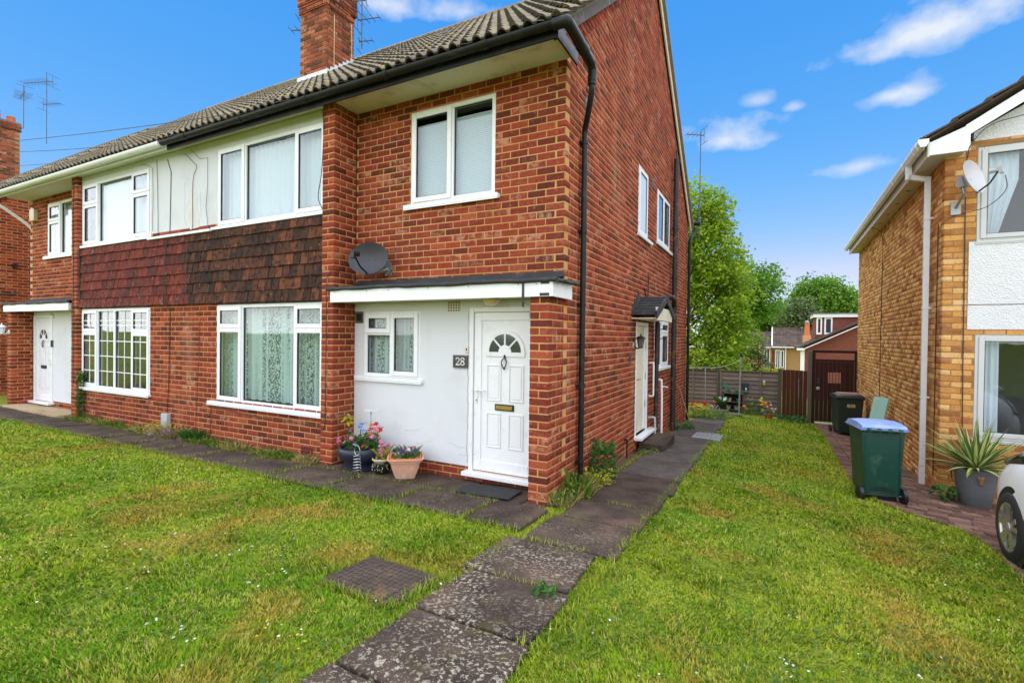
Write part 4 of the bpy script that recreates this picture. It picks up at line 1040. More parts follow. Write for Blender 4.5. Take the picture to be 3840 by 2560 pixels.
while x < XR-.05:                             # ridge tiles
    m = MB(); L = min(.45, XR-x); n = 8; P = [(x, 4.65+.13*math.cos(math.pi*i/n), slope(4.65)+.0+.11*math.sin(math.pi*i/n)) for i in range(n+1)]
    m.prism(P, (L-.012, 0, 0)); m.build('ridge_tile', M_ROOF, H, smooth=40); x += .45
# verge boards: weathered board on the front slope, painted one on the rear slope
v = MB()
def vb(y0, y1, z0, z1, x0, x1, dep):
    v.hexa([(x0,y0,z0-dep),(x1,y0,z0-dep),(x1,y1,z1-dep),(x0,y1,z1-dep),(x0,y0,z0),(x1,y0,z0),(x1,y1,z1),(x0,y1,z1)])
vb(-.05, 4.645, slope(-.05)-.0, slope(4.645), .035, .06, .19); v.build('bargeboard', M_SOOT, H)
v = MB(); vb(.0, 4.645, slope(0)+.045, slope(4.645)+.045, .061, .118, .05); vb(4.655, yb, slope(4.65)+.04, EZ+.04, .061, .118, .05); v.build('verge_mortar', M_CONC, H)
v = MB(); vb(4.655, yb, slope(4.65)-.012, EZ-.012, .035, .062, .20); v.build('bargeboard', M_CREAM, H)['label'] = 'pale painted board on the rear verge'
v = MB(); vb(-.05, 4.645, slope(-.05), slope(4.645), mx(0)-.06, mx(0)-.035, .19); v.build('bargeboard', M_SOOT, H)
# eaves: soffit, fascia, gutter; black on number 28, white on its neighbour
s = MB(); s.box(-3.09+.0, .10, -.125, .399, ZS, ZS+.025); s.box(XM, -3.305, -.125, D2+.02, ZS+.012, ZS+.03); s.box(-3.305,-3.09,-.125,-.003,ZS,ZS+.025); s.build('soffit', M_CREAM, H)
s = MB(); s.box(mx(0)-.10, mx(-3.09), -.125, .399, ZS, ZS+.025); s.box(mx(-3.09)+.215, XM, -.125, D2+.02, ZS+.012, ZS+.03); s.box(mx(-3.09),mx(-3.305),-.125,-.003,ZS,ZS+.025); s.build('soffit', plain('white_soffit', (.74,.73,.71), .5, 0, .05, 2), H)
s = MB(); s.box(XM+.01, .102, -.148, -.126, ZS-.085, ZS+.06); s.box(.102, .122, -.148, .42, ZS-.09, ZS+.05); s.build('fascia', M_BLACKPVC, H)
s = MB(); s.box(mx(0)-.12, XM+.009, -.147, -.126, ZS-.06, ZS+.06); s.build('fascia', M_UPVC, H)
GY, GZ = -.215, 4.80
def gutter(x0, x1, mat, shape='half'):
    g = MB(); halfpipe(g, (x0,GY,GZ), (x1,GY,GZ), .056 if shape == 'half' else .066); go = g.build('gutter', mat, H, smooth=40)
    x = x0+.6
    while x < x1-.2:
        u = MB(); halfpipe(u, (x,GY,GZ), (x+.10,GY,GZ), .063, .004); u.build('gutter_joint', mat, go, smooth=40); x += 1.35 if shape == 'half' else .75
    return go
g1 = gutter(XM+.0, .20, M_BLACKPVC); g2 = gutter(mx(0)-.16, XM-.02, M_UPVC, 'sq')
m = MB(); m.box(XM-.03, XM-.02, GY-.066, GY+.066, GZ-.068, GZ+.006); m.build('stop_end', M_UPVC, g2)
# gutter return round the corner to the downpipe
m = MB(); m.tube(smoothpts([(.10,GY,GZ-.02),(.21,GY,GZ-.02),(.24,GY+.04,GZ-.022),(.235,.15,GZ-.03),(.225,.52,GZ-.05)], 4), .056, 12); m.tube([(.23,.2,GZ-.03),(.23,.32,GZ-.035)], .062, 12); m.build('gutter_return', M_BLACKPVC, H, smooth=45)
m = MB(); m.tube(smoothpts([(.225,.55,GZ-.06),(.225,.60,GZ-.10),(.22,.60,GZ-.22)], 3), .05, 12); m.tube([(.22,.60,GZ-.2),(.22,.60,GZ-.26)], .046, 12); m.build('gutter_outlet', M_BLACKPVC, H, smooth=45)
dpx = lambda z: .055
m = MB(); m.tube(smoothpts([(.22,.60,GZ-.24),(.21,.62,GZ-.34),(.12,.76,GZ-.52),(.055,.86,GZ-.64),(.055,.86,GZ-.8)], 4)+[(.055,.86,z) for z in (3,2,1,.1,-.06)], .034, 12); dp = m.build('downpipe', M_BLACKPVC, H, smooth=45)
for z in (4.02, 2.98, 2.13, 1.18, .28): c = MB(); c.tube([(.055,.86,z-.018),(.055,.86,z+.018)], .042, 12); c.box(-.002,.03,.80,.92,z-.012,z+.012); c.build('pipe_clip', M_BLACKPVC, dp, smooth=45)
m = MB(); m.tube([(.07,9.16,4.3),(.07,9.16,2),(.07,9.16,-.42)], .036, 10); m.tube(smoothpts([(.14,9.52,4.75),(.14,9.48,4.6),(.09,9.25,4.42),(.07,9.16,4.25)], 3), .04, 10); m.tube([(.1,9.55,4.86),(.28,9.55,4.86)], .06, 10); m.build('downpipe', M_BLACKPVC, H, smooth=45)
m = MB(); m.tube(smoothpts([(mx(0)-.1,GY,GZ-.05),(mx(0)-.1,GY,GZ-.16),(mx(0)-.08,.0,GZ-.3),(mx(0)-.07,.42,GZ-.62),(mx(0)-.07,.46,GZ-.8)], 4)+[(mx(0)-.07,.46,0)], .034, 10); m.build('downpipe', M_UPVC, H, smooth=45)
# soil stack and pipes on the gable end
def pipe(pts, r, mat, name='waste_pipe', n=10, parent=None): mb = MB(); mb.tube(pts, r, n); return mb.build(name, mat, parent or H, smooth=45)
sp = pipe([(.09,6.85,z) for z in (-.4,1.5,3,4.5,5.6,5.75)], .056, M_RUST, 'soil_pipe', 12)
for z in (5.3, 4.2, 3.1, 2.45, 1.9, .9): pipe([(.09,6.85,z-.03),(.09,6.85,z+.03)], .068, M_RUST, 'pipe_collar', 12, sp)
pipe(smoothpts([(.02,6.2,2.62),(.12,6.25,2.62),(.13,6.6,2.58),(.09,6.85,2.45)], 4), .05, M_RUST, 'soil_branch', 10)
pipe(smoothpts([(.09,6.85,5.75),(.09,6.85,5.85),(.09,6.80,5.93),(.09,6.88,5.98)], 3), .012, M_RUST, 'wire_balloon', 6, sp)
pipe([(.09,5.0,z) for z in (2.12,1.2,.4,-.25)], .042, M_RUST, 'waste_pipe')
pipe(smoothpts([(0,5.25,.92),(.12,5.25,.93),(.14,5.25,.86),(.16,5.2,.4),(.17,5.15,-.22)], 4), .022, M_WHITE)
pipe(smoothpts([(0,4.78,.25),(.09,4.78,.26),(.12,4.78,.2),(.12,4.78,-.2)], 4), .02, M_GREYP)
pipe([(0,5.9,.75),(.14,5.95,.72)], .012, M_WHITE)
pipe(smoothpts([(0,3.02,.14),(.05,3.02,.15),(.05,3.02,.05),(.05,3.03,-.16),(.05,3.1,-.2),(.05,3.6,-.16),(.05,4.3,-.12)], 4), .012, M_BLACKPVC, 'conduit')
gr = MB(); gr.tube(smoothpts([(0,4.74,1.28),(.075,4.74,1.28),(.085,4.75,1.24),(.085,4.76,.78),(.085,4.76,.70),(.075,4.76,.66),(0,4.76,.66)], 4), .018, 8); gr.lathe((0,0,0), [(.001,0)], 4, cap=False); gr.build('grab_rail', M_WHITE, H, smooth=50)
# side door, ajar frame, and its little tiled canopy
f = MB(); y0, y1, z0, z1 = S_D[0], S_D[1], S_D[2], S_D[3]
wbox(f, FS, y0, y0+.06, z0, z1, -.08, .012, .004); wbox(f, FS, y1-.06, y1, z0, z1, -.08, .012, .004); wbox(f, FS, y0+.06, y1-.06, z1-.06, z1, -.08, .011, .004); f.build('door_frame', M_UPVC, H)
f = MB(); wbox(f, FS, y0+.062, y1-.062, z0+.03, z1-.062, -.07, -.02, .004); do = f.build('door', M_CREAM, H); do['label'] = 'cream side door under the small tiled canopy'
f = MB(); wbox(f, FS, y1-.24, y1-.075, z0+.06, z1-.09, -.02, .0, .004); f.build('door_stile', M_UPVC, do)
for z in (.55, 1.05, 1.6): f = MB(); wbox(f, FS, y1-.18, y1-.13, z-.06, z+.06, .0, .004); f.build('lock_plate', M_GREYMETAL, do)
f = MB(); f.tube([(-.02,y0+.16,1.03),(.03,y0+.16,1.03),(.03,y0+.28,1.03)], .009, 8); f.build('handle', M_BRASS, do, smooth=40)
f = MB(); wbox(f, FS, y0-.03, y1+.28, z0-.05, z0, -.06, .13, .006); f.build('threshold', M_UPVC, H)
cy0, cy1, ca, cxp = 3.35, 5.0, 4.18, .40
c = MB()
for (ya, yb_) in ((cy0, ca), (cy1, ca)):
    P = [(0,ya,2.12),(cxp,ya,2.12),(cxp,yb_,2.44),(0,yb_,2.44)]; c.hexa([*(P if ya < yb_ else P[::-1]), *[(p[0], p[1], p[2]+.035) for p in (P if ya < yb_ else P[::-1])]])
co = c.build('side_canopy', M_LEAD, H)
c = MB(); n = 6
for i in range(n):
    t = (i+.1)/n; y = cy0+(ca-cy0)*t; z = 2.12+.32*t+.036; c.box(.0, cxp+.01, y, y+.02, z-.005, z+.02)
c.build('canopy_tiles', M_LEAD, co)
c = MB()
for ya in (cy0, cy1): c.bar((cxp+.012, ya, 2.11), (cxp+.012, ca, 2.43), .022, .11)
c.build('canopy_bargeboard', M_LEAD, co)
c = MB(); c.box(.0, cxp-.02, cy0+.04, cy1-.25, 2.055, 2.075); c.box(cxp-.03, cxp-.005, cy0+.1, cy1-.2, 2.04, 2.25); c.build('canopy_lining', M_CREAM, co)
c = MB(); rr = random.Random(3)
for i in range(7): y = cy0+.08+i*.12; c.box(.0, .018, y, y+.1, 2.2+.1*i*.4, 2.28+.12*min(i,6-i)*.5+rr.uniform(0,.1)); 
c.build('stepped_flashing', M_LEAD, co)
c = MB(); c.tube(smoothpts([(.02,4.4,2.4),(.03,4.45,2.55),(.025,4.5,2.95)], 3), .013, 6); c.tube(smoothpts([(.02,4.35,2.45),(.03,4.2,2.56),(.03,4.15,2.62)], 3), .012, 6); c.build('canopy_stay', M_RUST, co, smooth=50)
c = MB()
for z in (1.9, 1.72): c.tube(smoothpts([(.0,5.05,z),(.12,5.05,z),(.2,5.05,z+.03),(.26,5.05,z)], 4), .008, 6)
c.tube([(.02,4.98,1.55),(.02,4.98,2.0)], .008, 6); c.build('basket_bracket', M_BLACK, H, smooth=50)
# chimney
CH = MB(); cx0, cx1, cy0_, cy1_ = -6.65,-5.9,2.34,3.08
CH.box(cx0+.009, cx1-.009, cy0_+.009, cy1_-.009, 6.0, 8.75); cho = CH.build('chimney', M_MORTARY, H)
cb = Bricks(); k = 0
for zl, zh, o in ((6.5,8.27,0),(8.27,8.43,.025),(8.43,8.76,.045)):
    F = ('y', cy0_-o, -1); cb.wall(F, cx0-o, cx1+o, zl, zh, (), (0, 0), off=.01); cb.wall(('x', cx1+o, 1), cy0_-o, cy1_+o, zl, zh, (), (1, 1), off=.03); cb.wall(('x', cx0-o, -1), cy0_-o, cy1_+o, zl, zh, (), (1, 1)); cb.wall(('y', cy1_+o, 1), cx0-o, cx1+o, zl, zh, (), (0, 0))
M_BRICKC = brick_mat('sooty_brick', [(0,(.09,.04,.03)),(.3,(.20,.062,.036)),(.6,(.33,.088,.045)),(.85,(.42,.125,.06)),(1,(.24,.08,.05))], streak=.2)
cb.emit(cho, M_BRICKC, 300)
m = MB(); m.box(cx0-.05, cx1+.05, cy0_-.05, cy1_+.05, 8.76, 8.82); m.build('chimney_cap', M_CONC, cho)
for x in (-6.45,-6.1): m = MB(); m.lathe((x, 2.7, 8.82), [(.13,0),(.12,.3),(.14,.31),(.14,.36),(.10,.37)], 16); m.build('chimney_pot', M_ORANGECLAY, cho, smooth=40)
f = MB(); zs_ = slope(cy0_)+.05; f.box(cx0-.05, cx1+.05, cy0_-.03, cy0_-.004, zs_-.02, zs_+.13); f.quad((cx0-.06,cy0_-.16,slope(cy0_-.16)+.075),(cx1+.06,cy0_-.16,slope(cy0_-.16)+.075),(cx1+.06,cy0_-.02,zs_+.03),(cx0-.06,cy0_-.02,zs_+.03))
n = 7
for i in range(n):
    y = cy0_+(cy1_-cy0_)*i/n; w = (cy1_-cy0_)/n; z = slope(y)+.02
    f.prism([(cx1+.006,y,z),(cx1+.006,y+w,z+w*SL),(cx1+.006,y+w,z+w*SL+.13),(cx1+.006,y,z+.20)], (.006,0,0))
f.hexa([(cx1+.006,cy0_-.03,slope(cy0_)+.03),(cx1+.10,cy0_-.03,slope(cy0_)+.06),(cx1+.10,cy1_,slope(cy1_)+.06),(cx1+.006,cy1_,slope(cy1_)+.03),(cx1+.006,cy0_-.03,slope(cy0_)+.10),(cx1+.10,cy0_-.03,slope(cy0_)+.075),(cx1+.10,cy1_,slope(cy1_)+.075),(cx1+.006,cy1_,slope(cy1_)+.1)])
f.build('flashing', M_LEADW, cho)
cable(H, [(cx1+.05, 2.5, z) for z in (8.15,7.5,6.95)], .006, M_CREAMGL); cable(H, smoothpts([(cx1+.06, 2.95, 8.2),(cx1+.06,2.96,7.8),(cx1+.06,2.97,7.45),(cx1+.08,3.02,7.3)]), .007, M_CREAMGL)
# ------------------------------------------------------------------ buff brick house on the right
RH = root('detached_house', 'buff brick house with white rendered gable and grey window frames', 'house', (4.15, 4.3, 0), -.0163)
RS = ('x', 0.0, -1); RF = ('y', 0.0, -1); RSZ = 4.32; RP = .60
rb = Bricks(); rw = MB(); RWU = (.35,2.3,3.12,4.41); RWL = (.36,2.4,.42,1.86)
rb.wall(RS, 0, 8.75, -.9, RSZ+.03, (), (1, None), off=.02); backing(rw, RS, .012, 8.75, -1, RSZ+.1)
hl = [(.27, 7.4, 1.92, 3.12), RWU, RWL]
rb.wall(RF, 0, 2.6, -.7, 4.5, hl, (0, None)); backing(rw, RF, .012, 7.4, -1, 4.5, [RWU, RWL]); rw.box(7.3, 7.4, 0.2, 8.7, -1, 4.4); rw.box(.15, 7.3, 8.65, 8.75, -1, 4.4)
rw.build('wall', M_MORTARY, RH, True); rb.emit(RH, M_BRICKY, 300, True)
m = MB(); wbox(m, RF, .27, 7.4, 1.92, 2.25, -.01, .012); wbox(m, RF, .27, 7.4, 2.262, 3.12, -.01, .016); m.build('render_panel', M_ROUGH, RH, True)
m = MB(); m.prism([(.3,.0,4.5),(7.2,.0,4.5),(7.2,.0,4.62),(3.7,.0,6.55),(.3,.0,4.62)], (0,.1,0)); m.build('gable_render', M_ROUGH, RH, True)
window(RH, RF, [(RWU[0],RWU[1], [(RWU[2],RWU[3],'C')])], mat=M_GREYUPVC, df=-.01, fb=.06, local=True, sill=(RWU[0]-.02,RWU[1]+.02,.03,.03), label='grey framed upper window with white curtain',
       inner=[('curtain', folds(RF, .48, .80, 3.2, 4.33, -.12, .02, .07, 2, lambda t: .35+.65*min(1, t*1.5)), M_CURTAIN)])
window(RH, RF, [(RWL[0],RWL[1], [(RWL[2],RWL[3],'C')])], mat=M_GREYUPVC, df=-.01, fb=.06, local=True, sill=(RWL[0]-.02,RWL[1]+.02,.03,.03), label='grey framed lower window',
       inner=[('curtain', folds(RF, .46, .64, .5, 1.8, -.12, .015, .06, 5), M_CURTAIN)])
# roof with gable to the front, eaves along the side
z0 = RSZ+.20; ex = -.30
m = MB()
for s in (1, -1):
    X = lambda x: x if s > 0 else 7.4-x
    P = [(X(ex),-.25,z0),(X(3.7),-.25,z0+RP*(3.7-ex)),(X(3.7),8.9,z0+RP*(3.7-ex)),(X(ex),8.9,z0)]
    if s < 0: P = P[::-1]
    m.hexa([*[(p[0],p[1],p[2]-.03) for p in P[::-1]], *P[::-1]] if False else [*[(p[0],p[1],p[2]-.03) for p in P], *P])
m.build('roof_deck', M_ROOFB, RH, True)
n = 12
for i in range(n):                              # tile courses seen from the verge edge
    x = ex-.04+i*.34; z = z0+RP*(x-ex)
    for k, yk in enumerate((-.30,)):
        t = MB(); t.hexa([(x,yk,z+.025),(x+.40,yk,z+.40*RP-.005),(x+.40,yk+.33,z+.40*RP-.005),(x,yk+.33,z+.025),(x,yk,z+.055),(x+.40,yk,z+.40*RP+.012),(x+.40,yk+.33,z+.40*RP+.012),(x,yk+.33,z+.055)]); t.build('verge_tile', M_ROOFB, RH, True)
m = MB(); rr = random.Random(8)
for i in range(n):
    for k in range(28):
        x = ex-.04+i*.34; z = z0+RP*(x-ex); yk = .035+k*.32; m.rn = rr.random(); m.hexa([(x,yk,z+.025),(x+.40,yk,z+.40*RP-.005),(x+.40,yk+.315,z+.40*RP-.005),(x,yk+.315,z+.025),(x,yk,z+.05),(x+.40,yk,z+.40*RP+.01),(x+.40,yk+.315,z+.40*RP+.01),(x,yk+.315,z+.05)])
tag(m.build('further_roof_tiles', M_ROOFB, RH, True), kind='stuff')
m = MB()                                        # boxed eave and bargeboard
m.prism([(-.225,-.225,RSZ),(.16,-.225,RSZ),(.16,-.225,RSZ+.33),(-.225,-.225,RSZ+.17)], (0,.02,0)); m.prism([(.162,-.224,RSZ+.0),(.21,-.224,RSZ+.0),(.21,-.224,RSZ+.22),(3.7,-.224,z0+RP*4-.21),(3.7,-.224,z0+RP*4-.03),(.162,-.224,RSZ+.345)], (0,.02,0))
m.build('bargeboard', M_UPVC, RH, True)
m = MB(); m.box(-.22,-.002,-.204,8.75,RSZ,RSZ+.012); m.box(.0,.16,-.204,-.001,RSZ,RSZ+.012); so = m.build('soffit', plain('cream_upvc', (.62,.55,.47), .45, 0, .06, 2), RH, True)
for y in (.9, 1.7, 2.6, 3.5, 4.4, 5.3, 6.2, 7.1): v = MB(); v.lathe((-.11,y,RSZ-.003), [(.035,0),(.035,.004)], 14); v.build('soffit_vent', M_BLACK, so, True)
m = MB(); m.box(-.24,-.221,-.225,8.8,RSZ-.02,RSZ+.20); m.build('fascia', plain('cream_fascia', (.66,.60,.53), .4, 0, .05, 2), RH, True)
m = MB(); P = [(-.36,-.3),(-.25,-.3)]
prof = [(-.365,.105),(-.365,.06),(-.335,.0),(-.275,.0),(-.245,.06),(-.245,.105),(-.252,.105),(-.252,.064),(-.279,.008),(-.331,.008),(-.358,.064),(-.358,.105)]
m.prism([(x, -.32, RSZ+.10+z) for x, z in prof], (0,9.15,0)); m.prism([(x, -.322, RSZ+.10+z) for x, z in prof[:6]], (0,.006,0)); gu = m.build('gutter', M_UPVC, RH, True)
for i, y in enumerate((-.18,.05,.75,1.6,2.5,3.4,4.3,5.2,6.1,7,7.9)): q = MB(); q.prism([(x*1.0-(.006 if x < -.3 else -.003), y, RSZ+.095+z*1.04) for x, z in prof[:6]]+[(-.25,y,RSZ+.2),(-.36,y,RSZ+.2)], (0,.05,0)); q.build('gutter_clip', M_UPVC, gu, True)
m = MB(); m.box(-.34,-.27,.55,.62,RSZ-.02,RSZ+.1); m.bar((-.305,.585,RSZ-.06),(-.07,.585,RSZ-.13),.068,.068); m.box(-.34,-.27,.551,.619,RSZ-.10,RSZ-.018); m.box(-.105,-.038,.55,.618,-.55,RSZ-.09); dpo = m.build('downpipe', M_UPVC, RH, True)
for z in (.9, 2.25, 3.6): q = MB(); q.box(-.112,-.002,.542,.626,z-.012,z+.012); q.build('pipe_clip', M_UPVC, dpo, True)
cable(RH, [(-.008,.25,z) for z in (3.45,2.5,1.2,.1)]+[(-.008,.25,-.2)], .006, local=True)
cable(RH, smoothpts([(.22,-.02,3.75),(.225,-.012,3.2),(.23,-.012,2.3),(.235,-.012,1.2),(.25,-.012,.0)]), .006, local=True)
cable(RH, smoothpts([(2.2,-.24,5.05),(.9,-.24,4.72),(.42,-.24,4.62),(.22,-.24,4.4),(.19,-.2,4.25),(.2,-.03,4.15)]), .006, local=True)
cable(RH, smoothpts([(-.25,4.6,RSZ-.03),(-.02,4.8,RSZ-.2),(-.01,4.75,3.2),(-.008,4.8,2.0),(-.008,4.8,.3)]), .007, local=True)

# ------------------------------------------------------------------ red brick house on the far left
LN = root('neighbouring_house', 'red brick house end with white bargeboard and chimney at the far left', 'house', (-20, 4.6, -.2))
lx = -16.5; LF = ('x', lx, 1); lbk = Bricks(); lw = MB()
lbk.wall(LF, .4, 4.6, -.4, 8.3, (), (1, None), lambda z: gl(z)); backing(lw, LF, .41, YB, -.6, 4.86)
lw.prism([(lx-.003,.42,4.86),(lx-.003,YB-.05,4.86),(lx-.003,4.65,8.42)], (-.1,0,0)); lw.build('wall', M_MORTAR, LN); fw_ = MB(); fw_.box(lx-13, lx-.02, .42, .5, -.5, 4.9); lbk.emit(LN, M_BRICK, 300)
dd_ = MB(); a, b = lx-13.5, lx+.12
dd_.hexa([(a,EY,EZ-.03),(b,EY,EZ-.03),(b,4.65,slope(4.65)-.03),(a,4.65,slope(4.65)-.03),(a,EY,EZ+.01),(b,EY,EZ+.01),(b,4.65,slope(4.65)+.01),(a,4.65,slope(4.65)+.01)])
dd_.hexa([(a,4.652,slope(4.65)-.03),(b,4.652,slope(4.65)-.03),(b,yb,EZ-.03),(a,yb,EZ-.03),(a,4.652,slope(4.65)+.02),(b,4.652,slope(4.65)+.02),(b,yb,EZ+.02),(a,yb,EZ+.02)]); dd_.build('roof_deck', M_ROOF, LN)
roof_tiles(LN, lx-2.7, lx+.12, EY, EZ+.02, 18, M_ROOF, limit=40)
v = MB(); v.hexa([(lx+.03,-.2,slope(-.2)-.22),(lx+.06,-.2,slope(-.2)-.22),(lx+.06,4.6,slope(4.6)-.22),(lx+.03,4.6,slope(4.6)-.22),(lx+.03,-.2,slope(-.2)),(lx+.06,-.2,slope(-.2)),(lx+.06,4.6,slope(4.6)),(lx+.03,4.6,slope(4.6))]); v.build('bargeboard', M_UPVC, LN)
c = MB(); CX0, CX1 = lx-6.75, lx-6.0; c.box(CX0+.009,CX1-.009,2.35,3.07,6.2,9.05); ch2 = c.build('chimney', M_MORTARY, LN)
cb = Bricks(); cb.wall(('y',2.34,-1), CX0, CX1, 6.6, 9.0, (), (0,0)); cb.wall(('x',CX1,1), 2.34, 3.08, 6.6, 9.0, (), (1,1)); cb.wall(('y',2.30,-1), CX0-.04, CX1+.04, 9.0, 9.25, (), (0,0)); cb.wall(('x',CX1+.04,1), 2.3, 3.12, 9.0, 9.25, (), (1,1)); cb.emit(ch2, M_BRICKC, 160)
c = MB(); c.box(CX0-.02,CX1+.02,2.32,3.1,9.05,9.3); c.build('chimney_cap', M_CONC, ch2)
for y, h in ((2.5,.30),(2.9,.2)): c = MB(); c.lathe((CX1-.25,y,9.3), [(.13,0),(.12,h),(.13,h+.02),(.1,h+.03)], 14); c.build('chimney_pot', M_ORANGECLAY, ch2, smooth=40)
m = MB(); m.tube([(lx-.05,1.05,3.52),(lx+.10,1.05,3.52)], .06, 12); m.build('flue', M_BLACK, LN, smooth=40)
cable(LN, smoothpts([(lx+.03,.42,2.72),(lx+.05,.9,2.72),(lx+.04,1.05,2.74),(lx+.03,1.06,2.85)]), .02)

# ------------------------------------------------------------------ houses below the garden, far behind
def farbrick(name, c1, c2, mo, sc):
    t = NT(name); b = t.n('ShaderNodeTexBrick'); b.inputs['Color1'].default_value = (*c1,1); b.inputs['Color2'].default_value = (*c2,1); b.inputs['Mortar'].default_value = (*mo,1)
    b.inputs['Scale'].default_value = sc; b.inputs['Mortar Size'].default_value = .012; b.inputs['Brick Width'].default_value = .5; b.inputs['Row Height'].default_value = .18
    t.t.links.new(t.co('World', (1,1,1), rot=(R(90),0,0)), b.inputs['Vector']); return t.fin(t.mix(t.noise(t.co('World'), 1, 4), b.outputs['Color'], tuple(x*.7 for x in c1)), .9, 0, .2)
M_FARRED = farbrick('far_red_brick', (.20,.055,.04), (.27,.08,.055), (.20,.11,.08), 2.2); M_FARTAN = farbrick('far_tan_brick', (.40,.22,.08), (.48,.29,.12), (.26,.17,.08), 2.2)
def far_window(parent, F, u0, u1, z0, z1, n=2):
    w = MB(); t = .07
    wbox(w, F, u0, u0+t, z0, z1, -.02, .03); wbox(w, F, u1-t, u1, z0, z1, -.02, .03); wbox(w, F, u0+t, u1-t, z0, z0+t, -.02, .029); wbox(w, F, u0+t, u1-t, z1-t, z1, -.02, .029)
    for i in range(1, n): u = u0+(u1-u0)*i/n; wbox(w, F, u-.03, u+.03, z0+t, z1-t, -.02, .028)
    o = w.build('window', M_WHITE, parent); g = MB(); wbox(g, F, u0+t, u1-t, z0+t, z1-t, -.02, .005); g.build('pane', M_DARKGLASS, o)
def tiled_slope(parent, x0, x1, ya, za, yr, zr, rows, mat, limit=300):
    sl = Vector((0, yr-ya, zr-za)); n = max(1, int((x1-x0)/.33)); w = (x1-x0)/n; vs_, fs_ = bevbox(w/2-.006, sl.length/rows*.62, .02, .006)
    me = bpy.data.meshes.new('roof_tile'); me.from_pydata(vs_, [], fs_); me.materials.append(mat); an = math.atan2(sl.z, sl.y)
    for r_ in range(rows):
        for i in range(n):
            o = bpy.data.objects.new('roof_tile', me); COL.objects.link(o); o.parent = parent; o.matrix_parent_inverse = WM[parent].inverted()
            t = (r_+.5)/rows; o.location = (x0+(i+.5)*w, ya+sl.y*t, za+sl.z*t+.05); o.rotation_euler = (an-.06, 0, 0)
fw_.build('front_wall', M_FARRED, LN)
TA = root('far_tan_house', 'tan brick house with brown tiled roof seen over the garden fence', 'house', (5, 59, -5))
w = MB(); w.box(2.4,11,56.4,63,-5,1.1); w.prism([(2.4,56.4,1.1),(2.4,63,1.1),(2.4,59.6,2.9)], (8.6,0,0)); w.build('wall', M_FARTAN, TA)
tiled_slope(TA, 2.2, 7.6, 56.1, 1.0, 59.6, 3.05, 9, M_ROOFB)
m = MB(); m.hexa([(2.2,56.1,.94),(11,56.1,.94),(11,59.6,2.99),(2.2,59.6,2.99),(2.2,56.1,1.0),(11,56.1,1.0),(11,59.6,3.05),(2.2,59.6,3.05)]); m.box(2.2,11,59.45,59.75,3.02,3.14); m.build('roof_deck', M_ROOFB, TA)
m = MB(); m.box(2.15,11,55.98,56.1,.86,.98); m.box(3.42,3.5,56.25,56.33,-3.5,.9); m.build('gutter', M_WHITE, TA)
m = MB(); m.box(2.08,2.2,56.2,59.6,.9,1.0); m.bar((2.14,56.1,1.05),(2.14,59.6,3.1),.12,.16); m.build('verge', M_WHITE, TA)
far_window(TA, ('y',56.4,-1), 2.5,2.95,-1.4,.6); far_window(TA, ('y',56.4,-1), 3.0,3.3,-1.3,.55, 1)
c = MB(); c.box(4.95,5.65,54.2,54.9,.4,2.2); cc = c.build('chimney', M_TANRENDER, TA); c = MB(); c.lathe((5.3,54.5,2.2), [(.27,0),(.24,.3),(.2,1.15),(.24,1.17),(.24,1.25)], 14); c.build('chimney_pot', M_ORANGECLAY, cc, smooth=40); c = MB(); c.lathe((5.3,54.5,3.42), [(.15,0),(.2,.12),(.2,.2),(.05,.3)], 12); c.build('cowl', M_GREYMETAL, cc, smooth=40)
TB = root('far_orange_house', 'orange brick house with lower tiled roof left of the tan house', 'house', (0, 58, -5))
w = MB(); w.box(-1.2,2.1,56.8,63,-5,.95); w.build('wall', M_TANRENDER, TB); tiled_slope(TB, -.55, 2.15, 56.4, .95, 59.6, 2.55, 7, M_ROOFB)
m = MB(); m.hexa([(-.55,56.4,.88),(2.15,56.4,.88),(2.15,59.6,2.5),(-.55,59.6,2.5),(-.55,56.4,.95),(2.15,56.4,.95),(2.15,59.6,2.55),(-.55,59.6,2.55)]); m.box(-.6,2.15,59.5,59.75,2.5,2.64); m.build('roof_deck', M_ROOFB, TB)
m = MB(); m.box(-.6,2.06,56.3,56.42,.82,.92); m.build('gutter', M_WHITE, TB); far_window(TB, ('y',56.8,-1), 1.35,1.95,-1.3,.75); m = MB(); m.box(-1.2,2.1,56.1,56.78,-1.9,-1.7); m.build('porch_roof', M_DARKW, TB)
TC = root('far_gabled_house', 'dark red brick gabled house with white verge and flat dormer', 'house', (8, 38, -4))
w = MB(); w.prism([(4.25,37,-4),(11.5,37,-4),(11.5,37,2.2),(9.6,37,4.0),(4.25,37,1.25)], (0,7,0)); w.build('wall', M_FARRED, TC)
rs = .515
m = MB(); m.hexa([(3.75,36.7,1.08),(9.9,36.7,1.08+6.15*rs),(9.9,44,1.08+6.15*rs),(3.75,44,1.08),(3.75,36.7,1.14),(9.9,36.7,1.14+6.15*rs),(9.9,44,1.14+6.15*rs),(3.75,44,1.14)]); m.build('roof_deck', M_ROOFB, TC)
vs_, fs_ = bevbox(.21, .2, .02, .006); me = bpy.data.meshes.new('roof_tile'); me.from_pydata(vs_, [], fs_); me.materials.append(M_ROOFB)
for i in range(14):
    for k in range(14):
        o = bpy.data.objects.new('roof_tile', me); COL.objects.link(o); o.parent = TC; o.matrix_parent_inverse = WM[TC].inverted(); x = 3.95+i*.36; o.location = (x, 36.95+k*.42, 1.17+(x-3.75)*rs); o.rotation_euler = (0, -math.atan(rs)+.07, 0)
m = MB(); m.bar((4.2,36.66,1.12),(9.9,36.66,1.12+5.7*rs),.05,.26,(0,-1,0)); m.v = m.v; m.build('bargeboard', M_WHITE, TC); m = MB(); m.box(3.7,4.2,36.68,37,.98,1.14); m.build('eave_box', M_WHITE, TC)
